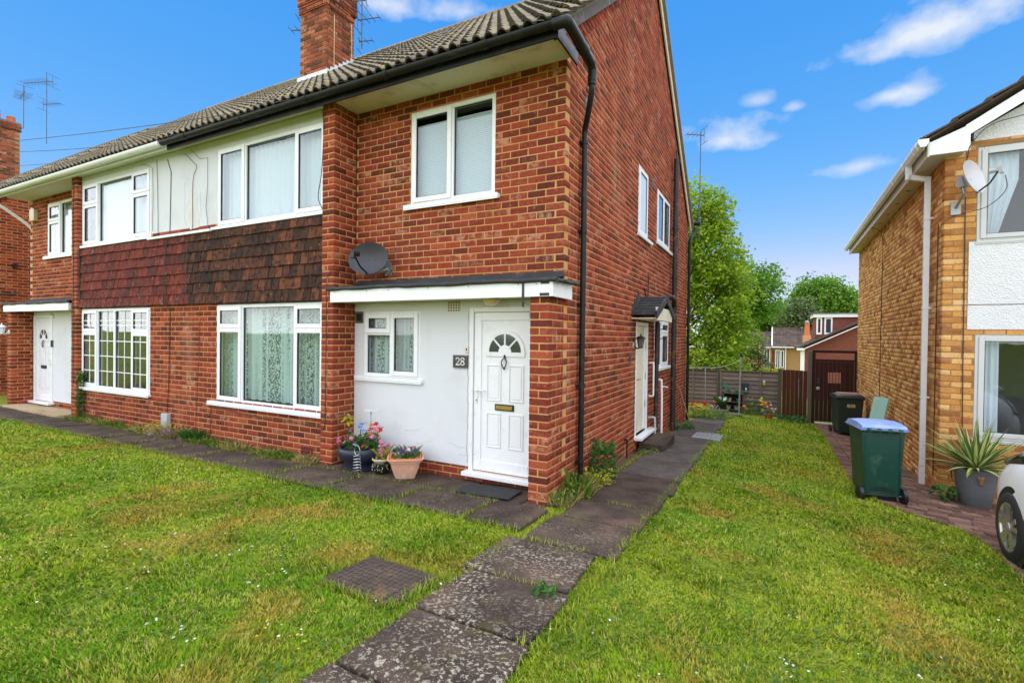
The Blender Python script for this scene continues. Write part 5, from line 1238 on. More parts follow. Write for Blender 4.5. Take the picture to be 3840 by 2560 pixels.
m = MB(); m.box(4.95,9.5,38.4,41.5,1.9,3.42); do = m.build('dormer', M_FARRED, TC); m = MB(); m.box(4.8,9.6,38.2,41.8,3.42,3.68); m.build('dormer_fascia', M_WHITE, do); m = MB(); m.box(4.7,9.7,38.1,41.9,3.68,3.74); m.build('dormer_roof', M_SOOT, do)
for a, b in ((5.0,5.35),(5.5,6.0)): m = MB(); m.box(a,b,38.33,38.41,2.15,3.4); wo_ = m.build('dormer_window', M_WHITE, do); m = MB(); m.box(a+.1,b-.1,38.31,38.34,2.3,3.3); m.build('pane', M_DARKGLASS, wo_)
far_window(TC, ('x',4.25,-1), 37.4,38.6,-1.2,.9, 3); m = MB(); m.box(3.85,4.25,37.2,38.8,-4,-1.2); m.box(3.95,4.2,37.02,37.12,-1.1,.95); m.build('bay', M_WHITE, TC)
TD = root('far_flats', 'dark brick block with white windows half hidden behind trees', 'building', (3, 82, -4))
m = MB(); m.box(-1,8,80,86,-5,5.9); m.build('wall', M_FARRED, TD); m = MB(); m.box(-1.1,8.1,79.8,86,5.9,6.1); m.build('roof', M_SOOT, TD)
for x in (-.2,1.6): far_window(TD, ('y',80,-1), x, x+1.3, 4.6, 5.6, 2); far_window(TD, ('y',80,-1), x, x+1.3, 2.0, 3.2, 2)
# ------------------------------------------------------------------ trees and hedges
def leaves(name, ells, n, size, mat, parent, seed, clump=.45, per=26, flat=.35, local=False):
    g = np.random.default_rng(seed); vol = np.array([e[3]*e[4]*e[5] for e in ells])**.67; pr = vol/vol.sum(); nc = max(1, n//per)
    ci = g.choice(len(ells), nc, p=pr); E_ = np.array(ells)[ci]
    d = g.normal(size=(nc, 3)); d /= np.linalg.norm(d, axis=1)[:, None]; rad = g.uniform(.3, 1.0, nc)**.5
    C = E_[:, :3]+d*E_[:, 3:6]*rad[:, None]; C += g.normal(size=C.shape)*clump*.35
    idx = np.repeat(np.arange(nc), per); off = g.normal(size=(nc*per, 3))*clump*np.array([.55, .55, .34]); P = C[idx]+off
    P[:, 2] -= .18*(off[:, 0]**2+off[:, 1]**2)/max(clump, .05)
    m = len(P); nrm = g.normal(size=(m, 3)); nrm[:, 2] = np.abs(nrm[:, 2])+flat; nrm /= np.linalg.norm(nrm, axis=1)[:, None]
    t = np.cross(nrm, g.normal(size=(m, 3))); t /= np.linalg.norm(t, axis=1)[:, None]; b = np.cross(nrm, t); s = size*g.uniform(.6, 1.3, m)[:, None]
    V = np.stack([P-t*s*.5, P+b*s*.32, P+t*s*.5, P-b*s*.32], 1).reshape(-1, 3); F = np.arange(m*4).reshape(m, 4)
    rn = np.clip(g.random(nc)[idx]*.6+g.random(m)*.4, 0, .999)
    return tag(link(name, fastmesh(name, V, F, 4, rn, mat), parent, local)) if parent else link(name, fastmesh(name, V, F, 4, rn, mat))
def tree(name, label, cat, base, th, ells, n, size, mat, seed, clump=.45, tr=.16, group=None, per=26):
    z = float(gz(base[0], base[1])); r_ = root(name, label, cat, (base[0], base[1], z), group=group)
    rr = random.Random(seed); top = (base[0]+rr.uniform(-.2,.2), base[1], z+th)
    m = MB(); m.tube([(base[0], base[1], z-.2), (base[0]+.05, base[1], z+th*.5), top], [tr*1.25, tr, tr*.75], 9)
    for e in ells:
        c = Vector(e[:3]); mid = Vector(top).lerp(c, .5)+Vector((rr.uniform(-.2,.2), rr.uniform(-.2,.2), -.15))
        m.tube(smoothpts([Vector(top)-Vector((0,0,th*.15)), mid, c+Vector((0,0,e[5]*.5))], 4), [tr*.6*(1-i/10) for i in range(9)], 6)
        for k in range(5):
            q = c+Vector((rr.uniform(-.8,.8)*e[3], rr.uniform(-.8,.8)*e[4], rr.uniform(-.6,.8)*e[5])); m.tube([mid, mid.lerp(q, .5)+Vector((0,0,.1)), q], [tr*.28, tr*.18, tr*.05], 5)
    m.build('trunk', M_BARK, r_, smooth=60); leaves('crown', ells, n, size, mat, r_, seed, clump, per); return r_
tree('sycamore_tree', 'tall bright yellow-green tree rising beside the gable end behind the fence', 'tree', (-1.6,17), 2.6,
     [(-1.4,17,5.0,2.3,2.3,2.3),(-.6,16.5,6.6,1.1,1.2,1.5),(.1,16,3.4,1.15,1.2,1.5),(-.2,16.6,5.2,1.0,1.1,1.3),(.5,16.4,2.0,.9,.9,1.2),(-.4,15.8,1.4,1.1,.8,1.0),(.0,16.2,6.9,.5,.5,.8),(.75,17,3.9,.7,.8,.9),(.2,15.3,.9,.9,.6,.6)], 25000, .16, M_LEAFA, 1, .36)
tree('maple_tree', 'loose mid-green tree behind the bright tall one', 'tree', (.2,24), 3.0,
     [(1.35,23,4.3,1.05,1.3,1.1),(.6,22.5,3.4,1.0,1.2,.9),(1.6,23,3.5,.75,1.0,.6),(.0,23,5.0,1.0,1.0,1.2),(1.75,23.5,4.9,.5,.8,.45),(.2,22.8,1.5,1.0,1.2,1.2)], 12000, .17, M_LEAFB, 2, .45)
tree('lime_tree', 'round green tree crown on the skyline left of the buff house', 'tree', (7.2,66), 6.0,
     [(7.3,66,6.0,3.2,3,3.0),(5.3,66,5.3,2.2,2.4,2.3),(9.2,66,5.6,2.6,2.4,2.6),(6.6,65.5,7.8,2.0,2.0,1.5),(8.3,65.5,7.4,1.8,2,1.6)], 17000, .36, M_LEAFB, 3, .85, .28)
tree('pine_tree', 'dark brownish conifer in front of the round green tree', 'tree', (5.0,61), 6.0, [(5.1,61,5.4,1.6,1.4,1.1),(4.2,61,4.3,1.5,1.4,1.0),(5.9,60.5,3.9,1.8,1.5,1.0)], 5200, .30, M_LEAFC, 4, .6, .2)
tree('background_tree', 'deep green trees filling the gap above the far roofs', 'tree', (3.4,70), 3, [(2.4,70,4.2,2.2,2,2.0),(4.6,68,2.9,2.6,2,1.6),(8.0,64,3.2,3.0,2,1.4),(.2,69,3.4,2.0,2,2.0)], 8000, .36, M_LEAFB, 5, .8, .2)
tree('conifer_bush', 'grey-green conical bush behind the wooden fence', 'bush', (1.55,17.2), .8, [(1.55,17.2,-.1,.75,.7,.7),(1.5,17.2,.75,.55,.5,.6),(1.5,17.2,1.35,.28,.28,.4)], 9000, .07, M_LEAFC, 6, .16, .06)
tree('golden_bush', 'bright yellow bush poking over the fence beside the brown panel', 'bush', (2.0,14.6), .5, [(2.02,14.5,.45,.34,.3,.4),(1.75,14.5,.2,.3,.3,.3)], 1600, .09, M_LEAFY, 7, .13, .03)
tree('elder_bush', 'light green leafy bush close behind the fence at the gable corner', 'bush', (-.3,14.8), .8, [(-.4,14.8,.55,.8,.5,.7),(.5,14.9,.6,.55,.4,.55),(1.1,15.2,.3,.5,.4,.5)], 6500, .11, M_LEAFA, 8, .22, .04)
def hedge(name, label, ells, n, size, mat, seed):
    o = leaves(name, ells, n, size, mat, None, seed, .3); return tag(o, label, kind='stuff')
hedge('far_wood', 'mass of distant green trees', [(-8,75,1.5,10,3,4),(14,78,2,9,3,4.5),(30,70,1,12,4,4)], 9000, .5, M_LEAFB, 12)
# ------------------------------------------------------------------ fences and gate
g_ = lambda x, y: float(gz(x, y))
BF = root('garden_fence', 'weathered grey lap fence with pale battens across the back garden', 'fence', (.5, 13.5, -.75))
rr = random.Random(21)
for p, (x0, x1) in enumerate(((-3.9,-2.1),(-2.05,-.25+.7),(.5,2.32))):
    n = 11; top = .655; bot = -.85
    for i in range(n):
        z = bot+(top-bot)*i/n; h = (top-bot)/n*1.25; b = MB(); t = rr.uniform(-.006,.006)
        b.hexa([(x0,13.47,z+t),(x1,13.47,z+t),(x1,13.50,z+t),(x0,13.50,z+t),(x0,13.515,z+h),(x1,13.515,z+h),(x1,13.525,z+h),(x0,13.525,z+h)]); b.build('board', M_FENCE, BF)
    for x in (x0+.02, x0+(x1-x0)*.34, x0+(x1-x0)*.67, x1-.04): b = MB(); b.box(x, x+.04, 13.435, 13.468, bot, top); b.build('batten', M_BATTEN if rr.random() < .6 else M_FENCE, BF)
    b = MB(); b.box(x0, x1, 13.44, 13.53, top+.01, top+.035); b.build('capping', M_POSTW, BF)
for x in (-2.07,.475): b = MB(); b.bbox(x-.045, x+.045, 13.46, 13.55, -1, .80, .008); b.build('post', M_POSTW, BF)
GF = root('board_fence', 'red-brown vertical board fence panel beside the gate', 'fence', (2.75, 12.95, -.75))
x = 2.36; rr = random.Random(5)
while x < 3.0:
    w = .112; b = MB(); b.bbox(x, x+w-.003, 12.93+rr.uniform(0,.008), 12.955, -.80, .80+rr.uniform(-.008,.008), .004); b.build('board', M_BROWNW, GF); x += w
b = MB(); b.bbox(2.23,2.35,12.9,13.0,-1,.83,.008); b.build('post', M_POSTW, GF)
b = MB(); b.bbox(3.04,3.15,12.88,12.99,-1,1.42,.008); b.build('post', M_POSTW, GF)
GT = root('garden_gate', 'dark brown boarded garden gate with small barred opening', 'gate', (3.7, 12.95, -.78))
b = MB(); b.bbox(3.155,3.235,12.9,12.98,-.9,1.44,.006); b.bbox(4.22,4.275,12.9,12.98,-.9,1.44,.006); b.bbox(3.236,4.219,12.905,12.975,1.36,1.44,.006); b.bbox(3.236,4.219,12.905,12.975,1.10,1.17,.006); b.build('frame', M_DARKW, GT)
x = 3.24; k = 0
while x < 4.2:
    w = .108
    if 3.55 < x+w/2 < 3.88:
        for z0, z1 in ((-.72,.46),(.78,1.095)): b = MB(); b.bbox(x, min(x+w-.004, 4.216), 12.915, 12.945, z0, z1, .004); b.build('board', M_DARKW, GT)
    else: b = MB(); b.bbox(x, min(x+w-.004, 4.216), 12.915, 12.945, -.72, 1.095, .004); b.build('board', M_DARKW, GT)
    x += w
for i in range(4): b = MB(); b.tube([(3.60+i*.08,12.93,.46),(3.60+i*.08,12.93,.78)], .008, 6); b.build('bar', M_BLACK, GT)
b = MB(); b.box(3.24,3.9,12.86,12.9,-.82,-.74); b.build('sill', M_WHITE, GT)
b = MB(); b.lathe((0,0,0), [(.05,0),(.055,.012),(.03,.02)], 14); b.v = [(3.31+v[0], 12.913-v[2], .28+v[1]) for v in b.v]; b.build('handle', M_GREYMETAL, GT, smooth=40)
b = MB(); b.box(3.28,3.34,12.9,12.915,.42,.6); b.build('latch', M_BLACK, GT)
LR = root('rail_fence', 'dark wooden rail fence beyond the far-left porch', 'fence', (-16, 1.2, -.1))
for x in (-17.3,-15.7,-14.6): b = MB(); b.bbox(x,x+.14,1.15,1.27,-.2,1.02,.008); b.build('post', M_DARKW, LR)
for z in (.72,.12): b = MB(); b.bbox(-18,-13.6,1.10,1.15,z,z+.13,.006); b.build('rail', M_DARKW, LR)

# ------------------------------------------------------------------ wheeled bins
def bin_(label, loc, rz, body, lid, w=.50, d=.54, h=.98, num=False):
    r_ = root('wheelie_bin', label, 'bin', loc, rz, 'wheelie bins by the buff house')
    # front of the model (wheels, handle, hinge) faces local -y
    m = MB(); zs = [(.10,.80,.84),(.16,.82,.86),(.55,.90,.93),(h-.14,.985,.985),(h-.10,1.0,1.0)]
    ring = lambda z, sx, sy: [(-w/2*sx,-d/2,z),(-w/2*sx+.03,-d/2-.012,z),(w/2*sx-.03,-d/2-.012,z),(w/2*sx,-d/2,z),(w/2*sx,d/2*sy-.03,z),(w/2*sx-.03,d/2*sy,z),(-w/2*sx+.03,d/2*sy,z),(-w/2*sx,d/2*sy-.03,z)]
    for z, sx, sy in zs: m.v += ring(z, sx, sy)
    for k in range(len(zs)-1):
        for j in range(8): m.face(k*8+j, k*8+(j+1) % 8, (k+1)*8+(j+1) % 8, (k+1)*8+j)
    m.face(*range(7, -1, -1)); m.face(*[32+j for j in range(8)])
    bo = m.build('body', body, r_, True)
    m = MB(); m.bbox(-w/2-.02, w/2+.02, -d/2-.03, d/2+.02, h-.105, h-.06, .01); m.build('rim', body, bo, True)
    m = MB(); n = 8; L0, L1 = -d/2-.05, d/2+.05           # domed lid
    cs = [(L0,.0),(L0+.03,.035),(-.1,.06),(.1,.06),(L1-.06,.04),(L1,-.015),(L1,-.03)]
    for y, z in cs: m.v += [(-w/2-.024,y,h-.075),(-w/2-.008,y,h-.05+z*.8),(-w/4,y,h-.045+z),(w/4,y,h-.045+z),(w/2+.008,y,h-.05+z*.8),(w/2+.024,y,h-.075)]
    for k in range(len(cs)-1):
        for j in range(5): m.face(k*6+j, k*6+j+1, k*6+j+7, k*6+j+6)
    m.v += [(x, y, h-.075) for x, y in ((-w/2-.03,L0),(w/2+.03,L0),(w/2+.03,L1),(-w/2-.03,L1))]; q = len(m.v)
    m.face(q-4, q-1, q-2, q-3); m.face(*[0,1,2,3,4,5][::-1], q-4, q-3) if False else None
    m.box(-w/2-.02, w/2+.02, L0+.012, L0+.03, h-.085, h-.05)
    li = m.build('lid', lid, r_, True, smooth=35)
    m = MB(); m.bbox(-w*.36, w*.36, L0-.035, L0-.01, h-.09, h-.065, .008)
    for x in (-w*.36, -.06, .06, w*.36): m.bbox(x-.018, x+.018, L0-.03, L0+.05, h-.10, h-.055, .006)
    m.build('handle', body, r_, True)
    m = MB(); m.tube([(-w/2-.01,-d/2+.02,.095),(w/2+.01,-d/2+.02,.095)], .011, 8); m.build('axle', M_GREYMETAL, r_, True, smooth=40)
    m = MB(); m.bbox(-w/2*.78, w/2*.78, -d/2+.06, -d/2+.14, .012, .10, .01); m.build('foot', M_BLACK, r_, True)
    for s in (-1, 1):
        m = MB(); m.lathe((0,0,0), [(.001,-.025),(.03,-.03),(.045,-.02),(.085,-.028),(.10,-.02),(.10,.02),(.085,.028),(.04,.02),(.001,.025)], 24, cap=False); m.v = [(s*(w/2+.0)+v[2], -d/2+.02+v[0], .10+v[1]) for v in m.v]; m.build('wheel', M_BLACK, r_, True, smooth=40)
    for s in (-1, 1):
        m = MB(); m.bbox(s*w*.40-.012, s*w*.40+.012, -d/2-.022, -d/2-.008, .2, h-.14, .004); m.build('rib', body, bo, True)
    m = MB(); P = [(-w*.30,.14)]+[(w*.30*math.sin(t), .14+.07*math.cos(t)) for t in np.linspace(-1.4, 1.4, 9)]+[(w*.30,.14)]; m.prism([(u, -d/2-.013, z) for u, z in P], (0,.006,0)); m.build('wheel_arch', M_BINDARK, bo, True)
    if num:
        m = MB(); m.box(-.07, .08, d/2*.92+.012, d/2*.92+.016, h-.30, h-.245)
    return r_
B1 = bin_('green wheelie bin with blue lid standing at the lawn edge', (3.26,3.30,g_(3.26,3.3)-.0), R(10), M_BINGREEN, M_BINBLUE, .47, .50, 1.0)
B2 = bin_('dark green wheelie bin with black lid against the house wall', (3.80,10.75,g_(3.8,10.75)+.0), R(186), M_BINDARK, M_BLACK, .58, .72, 1.07)
m = MB(); w, d = .58, .72; z0 = 1.07-.31
m.prism([(-.10, d/2*.955, z0),(.07, d/2*.955, z0),(.07, d/2*.965, z0+.075),(-.10, d/2*.965, z0+.075)], (0,.004,0)); lab = m.build('number_sticker', M_CREAMGL, B2, True)
def seg(o, strokes, ox):
    m = MB()
    for a, b in strokes: m.bar((ox-a[0]*.03, d/2*.975+.001, z0+.012+a[1]*.05), (ox-b[0]*.03, d/2*.975+.001, z0+.012+b[1]*.05), .008, .003, (0,1,0))
    m.build('numeral', M_BLACK, lab, True)
seg(lab, [((.5,0),(.5,1)),((.2,.8),(.5,1))], .045); seg(lab, [((.1,0),(.1,1)),((.1,.5),(.9,.5)),((.9,0),(.9,1)),((.1,1),(.9,1))], .005); seg(lab, [((.9,0),(.5,1)),((.1,0),(.5,1)),((.25,.4),(.75,.4))], -.04)
m = MB(); m.box(-.26,.2,-.3,.18,1.075,1.088); m.build('bin_topper', plain('brown_card', (.30,.14,.09), .8), B2, True)
# ------------------------------------------------------------------ panel leaning on the wall
m = MB(); m.hexa([(-.19,0,0),(.19,0,0),(.19,.03,0),(-.19,.03,0),(-.19,.25,1.15),(.19,.25,1.15),(.19,.28,1.15),(-.19,.28,1.15)]); lp = m.build('leaning_panel', plain('pale_green_board', (.36,.62,.50), .45, 0, .2, 4), loc=(3.80, 7.55, g_(3.8,7.55)+.0)); lp.rotation_euler = (0, 0, R(-62)); tag(lp, 'pale green board leaning against the buff brick wall', 'board')
# ------------------------------------------------------------------ yucca in a grey planter
YP = root('planter', 'tall ribbed grey planter holding a variegated yucca by the wall corner', 'planter', (4.42,3.86,g_(4.42,3.86)))
m = MB(); m.lathe((0,0,0), [(.13,0),(.15,.02),(.185,.25),(.20,.42),(.205,.50),(.19,.51),(.185,.47)], 28, sq=3.2); m.build('pot', M_SLATEPOT, YP, True, smooth=50)
m = MB(); m.lathe((0,0,.465), [(.001,.01),(.19,.0)], 16, sq=3.2, cap=False); m.build('soil', M_SOIL, YP, True)
YU = root('yucca', 'spiky variegated yucca growing in the ribbed grey planter', 'plant', (4.42,3.86,g_(4.42,3.86)+.46))
rr = random.Random(31); M_YG = leaf('yucca_green', [(0,(.06,.13,.025)),(1,(.16,.27,.06))], .3); M_YY = leaf('yucca_cream', [(0,(.50,.55,.16)),(1,(.68,.68,.32))], .3); M_YD = leaf('yucca_dead', [(0,(.20,.10,.04)),(1,(.36,.20,.09))], .2)
for i in range(96):
    dead = i > 82; a = rr.uniform(0, 2*math.pi); el = rr.uniform(.08, 1.45) if not dead else rr.uniform(-.2, .2); L = rr.uniform(.45, .78); W = rr.uniform(.018, .028)
    m = MB(); dirh = Vector((math.cos(a), math.sin(a), 0)); sd_ = Vector((-math.sin(a), math.cos(a), 0)); n = 6; droop = (1.5 if dead else rr.uniform(.15, .6))*(1.2-el*.6)
    p = Vector((0,0,.04))+dirh*.03; e = el; L_ = L*(.7 if dead else 1); yel = rr.random() < .85
    rows = []
    for k in range(n+1):
        t = k/n; wd = W*(.8+.6*math.sin(math.pi*min(1, t*1.1+.1)))*(1-t**3); fold = Vector((0,0,.006))
        rows.append([p-sd_*wd, p-sd_*wd*.5, p+Vector((0,0,-.004)), p+sd_*wd*.5, p+sd_*wd]); p = p+(dirh*math.cos(e)+Vector((0,0,math.sin(e))))*(L_/n); e -= droop/n*(2.2 if dead else 1)
    for k, q in enumerate(rows): m.v += [tuple(v) for v in q]
    for k in range(n):
        for j in range(4): m.mi = 1 if (yel and j in (1, 2)) else 0; m.rn = rr.random(); m.face(k*5+j, k*5+j+1, (k+1)*5+j+1, (k+1)*5+j)
    m.build('leaf', [M_YD, M_YD] if dead else ([M_YG, M_YY] if yel else [M_YG, M_YG]), YU, True)

# ------------------------------------------------------------------ car
CR = root('car', 'white car parked nose-in on the drive, cut off by the right edge', 'car', (4.84, .0, g_(4.84, .3)), R(-1))
def car():
    # side profile stations along y (nose at +): (y, half width, z low, z belt, z top, roof half width)
    S = [(2.28,.50,.34,.56,.70,.42),(2.22,.68,.24,.64,.82,.55),(2.05,.81,.20,.72,.93,.66),(1.75,.865,.19,.82,1.02,.70),(1.3,.885,.19,.90,1.06,.72),(.85,.885,.19,.93,1.09,.74),(.55,.875,.19,.93,1.08,.74),(.1,.875,.19,.95,1.34,.66),(-.4,.875,.19,.96,1.50,.60),(-1.0,.875,.19,.97,1.53,.60),(-1.6,.87,.20,.98,1.48,.60),(-2.0,.85,.24,.98,1.30,.60),(-2.2,.79,.30,.92,1.04,.62),(-2.28,.70,.38,.80,.86,.55)]
    m = MB(); K = []
    def ring(y, w, zl, zb, zt, rw):
        h = zb-zl
        return [(-w*.88,y,zl),(-w*.98,y,zl+h*.18),(-w,y,zl+h*.55),(-w*.985,y,zl+h*.85),(-w*.93,y,zb),(-rw,y,zt-.03),(-rw*.8,y,zt),(0,y,zt+.012),(rw*.8,y,zt),(rw,y,zt-.03),(w*.93,y,zb),(w*.985,y,zl+h*.85),(w,y,zl+h*.55),(w*.98,y,zl+h*.18),(w*.88,y,zl)]
    for s in S: m.v += ring(*s)
    n = 15
    for k in range(len(S)-1):
        for j in range(n-1):
            glass_ = (j in (4, 9) and 6 <= k <= 10) or (j in (5,6,7,8) and k in (5+1,)) or (j in (5,6,7,8) and k in (10,))
            m.mi = 1 if glass_ else 0; m.face(k*n+j, k*n+j+1, (k+1)*n+j+1, (k+1)*n+j)
        m.mi = 2; m.face(k*n+n-1, k*n, (k+1)*n, (k+1)*n+n-1)
    m.mi = 0; m.face(*range(n)); m.face(*[(len(S)-1)*n+j for j in range(n)][::-1])
    b = m.build('body', [M_CARWHITE, M_CARGLASS, M_BLACK], CR, True, smooth=38)
    sub = b.modifiers.new('sub', 'SUBSURF'); sub.levels = 2; sub.render_levels = 2
    for sx in (-1, 1):
        for y in (1.42, -1.35):
            x = sx*.80
            a = MB(); a.lathe((0,0,0), [(.001,.0885),(.352,.0885),(.362,.086),(.362,.0)], 36, cap=False); a.v = [(sx*.785+sx*v[2], y+v[0], .315+v[1]) for v in a.v]; a.build('wheel_arch', M_BLACK, b, True, smooth=40)
            t = MB(); t.lathe((0,0,0), [(.205,-.10),(.29,-.10),(.312,-.07),(.315,.0),(.312,.07),(.29,.095),(.225,.10),(.205,.08)], 40, cap=False); t.v = [(x+sx*v[2], y+v[0], .312+v[1]) for v in t.v]; w = t.build('wheel', M_TYRE, CR, True, smooth=45)
            q = MB(); q.lathe((0,0,0), [(.222,.085),(.218,.095),(.205,.09),(.195,.05),(.19,-.02),(.001,-.02)], 40, cap=False)
            q.v = [(x+sx*v[2], y+v[0], .312+v[1]) for v in q.v]; q.mi = 0
            q.build('rim', M_ALLOY, w, True, smooth=45)
            sp_ = MB()
            for k in range(5):
                A = 2*math.pi*k/5+.3
                for dA in (-.16, .16):
                    p0 = Vector((x+sx*.075, y+.045*math.cos(A+dA), .312+.045*math.sin(A+dA))); p1 = Vector((x+sx*.085, y+.205*math.cos(A+dA*1.25), .312+.205*math.sin(A+dA*1.25))); sp_.bar(p0, p1, .045, .028, (sx,0,0))
            sp_.build('spokes', M_ALLOY, w, True)
            c = MB(); c.lathe((0,0,0), [(.001,.1),(.04,.095),(.05,.07)], 14, cap=False); c.v = [(x+sx*v[2], y+v[0], .312+v[1]) for v in c.v]; c.build('hub_cap', M_GREYMETAL, w, True, smooth=40)
        hl = MB(); n_ = 9                            # swept-back headlamp standing on the wing
        for k in range(n_):
            t = k/(n_-1); y = 2.02-.95*t; zc = .80+.22*t; r = .085*math.sin(math.pi*(.12+.80*t)); 
            for j in range(8): a_ = 2*math.pi*j/8; hl.v.append((sx*(.735+.05*t+r*.55*math.cos(a_)), y, zc+r*.9*math.sin(a_)))
        for k in range(n_-1):
            for j in range(8): hl.face(k*8+j, k*8+(j+1) % 8, k*8+8+(j+1) % 8, k*8+8+j)
        hl.build('headlight', M_CARGLASS, b, True, smooth=50)
        mr = MB(); mr.ball((sx*.98,.28,1.08), .10, 12, .75); mr.bar((sx*.84,.28,1.05),(sx*.93,.28,1.06),.04,.03); mr.build('door_mirror', M_CARWHITE, b, True, smooth=50)
        dr = MB(); dr.box(sx*.872,sx*.876,.98,.985,.25,.9); dr.box(sx*.872,sx*.876,-.25,-.245,.25,.93); dr.build('door_gap', M_BLACK, b, True)
        tl = MB(); tl.bbox(min(sx*.62,sx*.84),max(sx*.62,sx*.84),-2.27,-2.05,.72,1.0,.03); tl.build('tail_light', M_RED, b, True)
    gr = MB(); gr.bbox(-.35,.35,2.24,2.31,.26,.40,.02); gr.build('grille', M_BLACK, b, True)
car()

# ------------------------------------------------------------------ satellite dishes
def dish(label, loc, aim, rx, rz_, mat, arm_mat, wallpt, wlen):
    r_ = root('satellite_dish', label, 'satellite dish', loc)
    az, el = aim; f = Vector((math.sin(az)*math.cos(el), -math.cos(az)*math.cos(el), math.sin(el))); x = Vector((math.cos(az), math.sin(az), 0)); u = x.cross(f)*-1
    if u.z < 0: u = -u
    m = MB(); n = 32; K = 7
    P = lambda s, a, back=0: x*(rx*s*math.cos(a))+u*(rz_*s*math.sin(a))+f*(.11*(s*s-1)*rx/.3-back)
    for back in (0, .008):
        for k in range(K+1):
            for j in range(n): m.v.append(tuple(P(k/K, 2*math.pi*j/n, back)))
    B = (K+1)*n
    for k in range(K):
        for j in range(n):
            a = [k*n+j, k*n+(j+1) % n, (k+1)*n+(j+1) % n, (k+1)*n+j]; m.face(*a); m.face(*[B+i for i in a[::-1]])
    for j in range(n): m.face(K*n+j, K*n+(j+1) % n, B+K*n+(j+1) % n, B+K*n+j)
    m.build('reflector', mat, r_, True, smooth=45)
    a = MB(); bot = u*(-rz_*.96)+f*.0; lnb = f*(rx*1.15)-u*(rz_*.25); a.tube([tuple(bot-f*.03), tuple(bot.lerp(lnb, .5)-u*.03), tuple(lnb)], .011, 8); a.build('arm', arm_mat, r_, True, smooth=50)
    a = MB(); q = (u*.4-f).normalized(); a.tube([tuple(lnb+f*.03), tuple(lnb+q*.05), tuple(lnb+q*.09)], [.022,.026,.034], 10); a.bar(tuple(lnb+f*.02-u*.05), tuple(lnb+f*.02+u*.03), .045, .04); a.build('receiver', M_BLACK if mat is M_DISHG else M_GREYP, r_, True, smooth=40)
    b = MB(); bk = -f*(.11*rx/.3+.075); wp = Vector(wallpt)-Vector(loc); b.bar(tuple(bk+u*.06), tuple(bk-u*.08), .09, .07, tuple(f)); b.tube([tuple(bk), tuple(bk-u*.16), tuple(wp)], .019, 8); b.box(wp.x-.055, wp.x+.055, wp.y-.012, wp.y, wp.z-.09, wp.z+.09); b.build('wall_bracket', M_GREYMETAL, r_, True, smooth=40)
    for sx in (-.05, .05): b = MB(); c = x*sx+f*(-.11*rx/.3+.006); b.ball(tuple(c), .006, 6); b.build('bolt', M_BLACK, r_, True)
    return r_
dish('dark grey oval satellite dish above the number 28 porch', (-2.62,.14,2.735), (R(14), R(8)), .285, .215, M_DISHG, M_BLACK, (-2.5,.4,2.62), .2)
dish('pale grey satellite dish on the buff brick house corner', (4.37,3.93,3.93), (R(48), R(14)), .21, .235, M_DISHW, M_BLACK, (4.27,4.285,3.60), .2)
cable(RH, smoothpts([(.5,-.45,3.88),(.52,-.4,3.7),(.4,-.2,3.55),(.2,-.04,3.52),(.12,-.012,3.5),(-.005,-.01,3.44)]), .005, local=True)
# ------------------------------------------------------------------ aerials
M_AERIAL = plain('weathered_aluminium', (.10,.10,.11), .6, .2, .2, 9)
def aerial(label, base, h, yagi, group='rooftop television aerials'):
    r_ = root('television_aerial', label, 'aerial', base, group=group); m = MB(); m.tube([(0,0,0),(0,0,h)], .013, 8); m.build('mast', M_AERIAL, r_, True)
    for z, az, L, k, s in yagi:
        d = Vector((math.cos(az), math.sin(az), 0)); p = Vector((-d.y, d.x, 0)); b = MB(); c = Vector((0,0,z)); b.tube([tuple(c-d*L*.2), tuple(c+d*L*.8)], .011, 6); b.build('boom', M_AERIAL, r_, True)
        e = MB()
        for i in range(k):
            q = c+d*L*(-.1+.9*i/(k-1)); e.tube([tuple(q-p*s*(1-.3*i/k)), tuple(q+p*s*(1-.3*i/k))], .006, 5)
        q = c-d*L*.2; e.tube([tuple(q+Vector((0,0,.2))-p*s), tuple(q+Vector((0,0,.2))+p*s)], .006, 5); e.tube([tuple(q-Vector((0,0,.2))-p*s), tuple(q-Vector((0,0,.2))+p*s)], .006, 5); e.tube([tuple(q+Vector((0,0,.2))), tuple(q-Vector((0,0,.2)))], .006, 5)
        e.build('elements', M_AERIAL, r_, True)
aerial('aerial on mast behind the far-left chimney, nearer of two', (-21.0,3.3,8.4), 2.5, [(2.2,R(200),1.2,9,.26),(1.4,R(20),.7,6,.2)])
aerial('aerial with crossed rods at the far-left picture edge', (-22.6,3.2,9.2), 1.6, [(1.3,R(170),1.0,8,.25)])
aerial('aerial strapped to the left side of the tall brick chimney', (-6.74,2.5,7.75), 1.7, [(.35,R(200),.35,3,.16),(.75,R(30),.5,4,.2)])
aerial('aerial strapped to the right side of the tall brick chimney', (-5.70,3.1,7.75), 1.6, [(.15,R(20),.3,3,.12),(.6,R(15),.5,4,.16),(1.0,R(200),.5,4,.2)])
aerial('thin aerial mast rising behind the rear verge of the gable', (.25,9.6,4.4), 2.95, [(2.85,R(215),.5,5,.18)])
aerial('tiny aerial top at the right edge of the sky', (9.0,8.6,6.9), 3.0, [(2.9,R(190),.8,6,.2)])
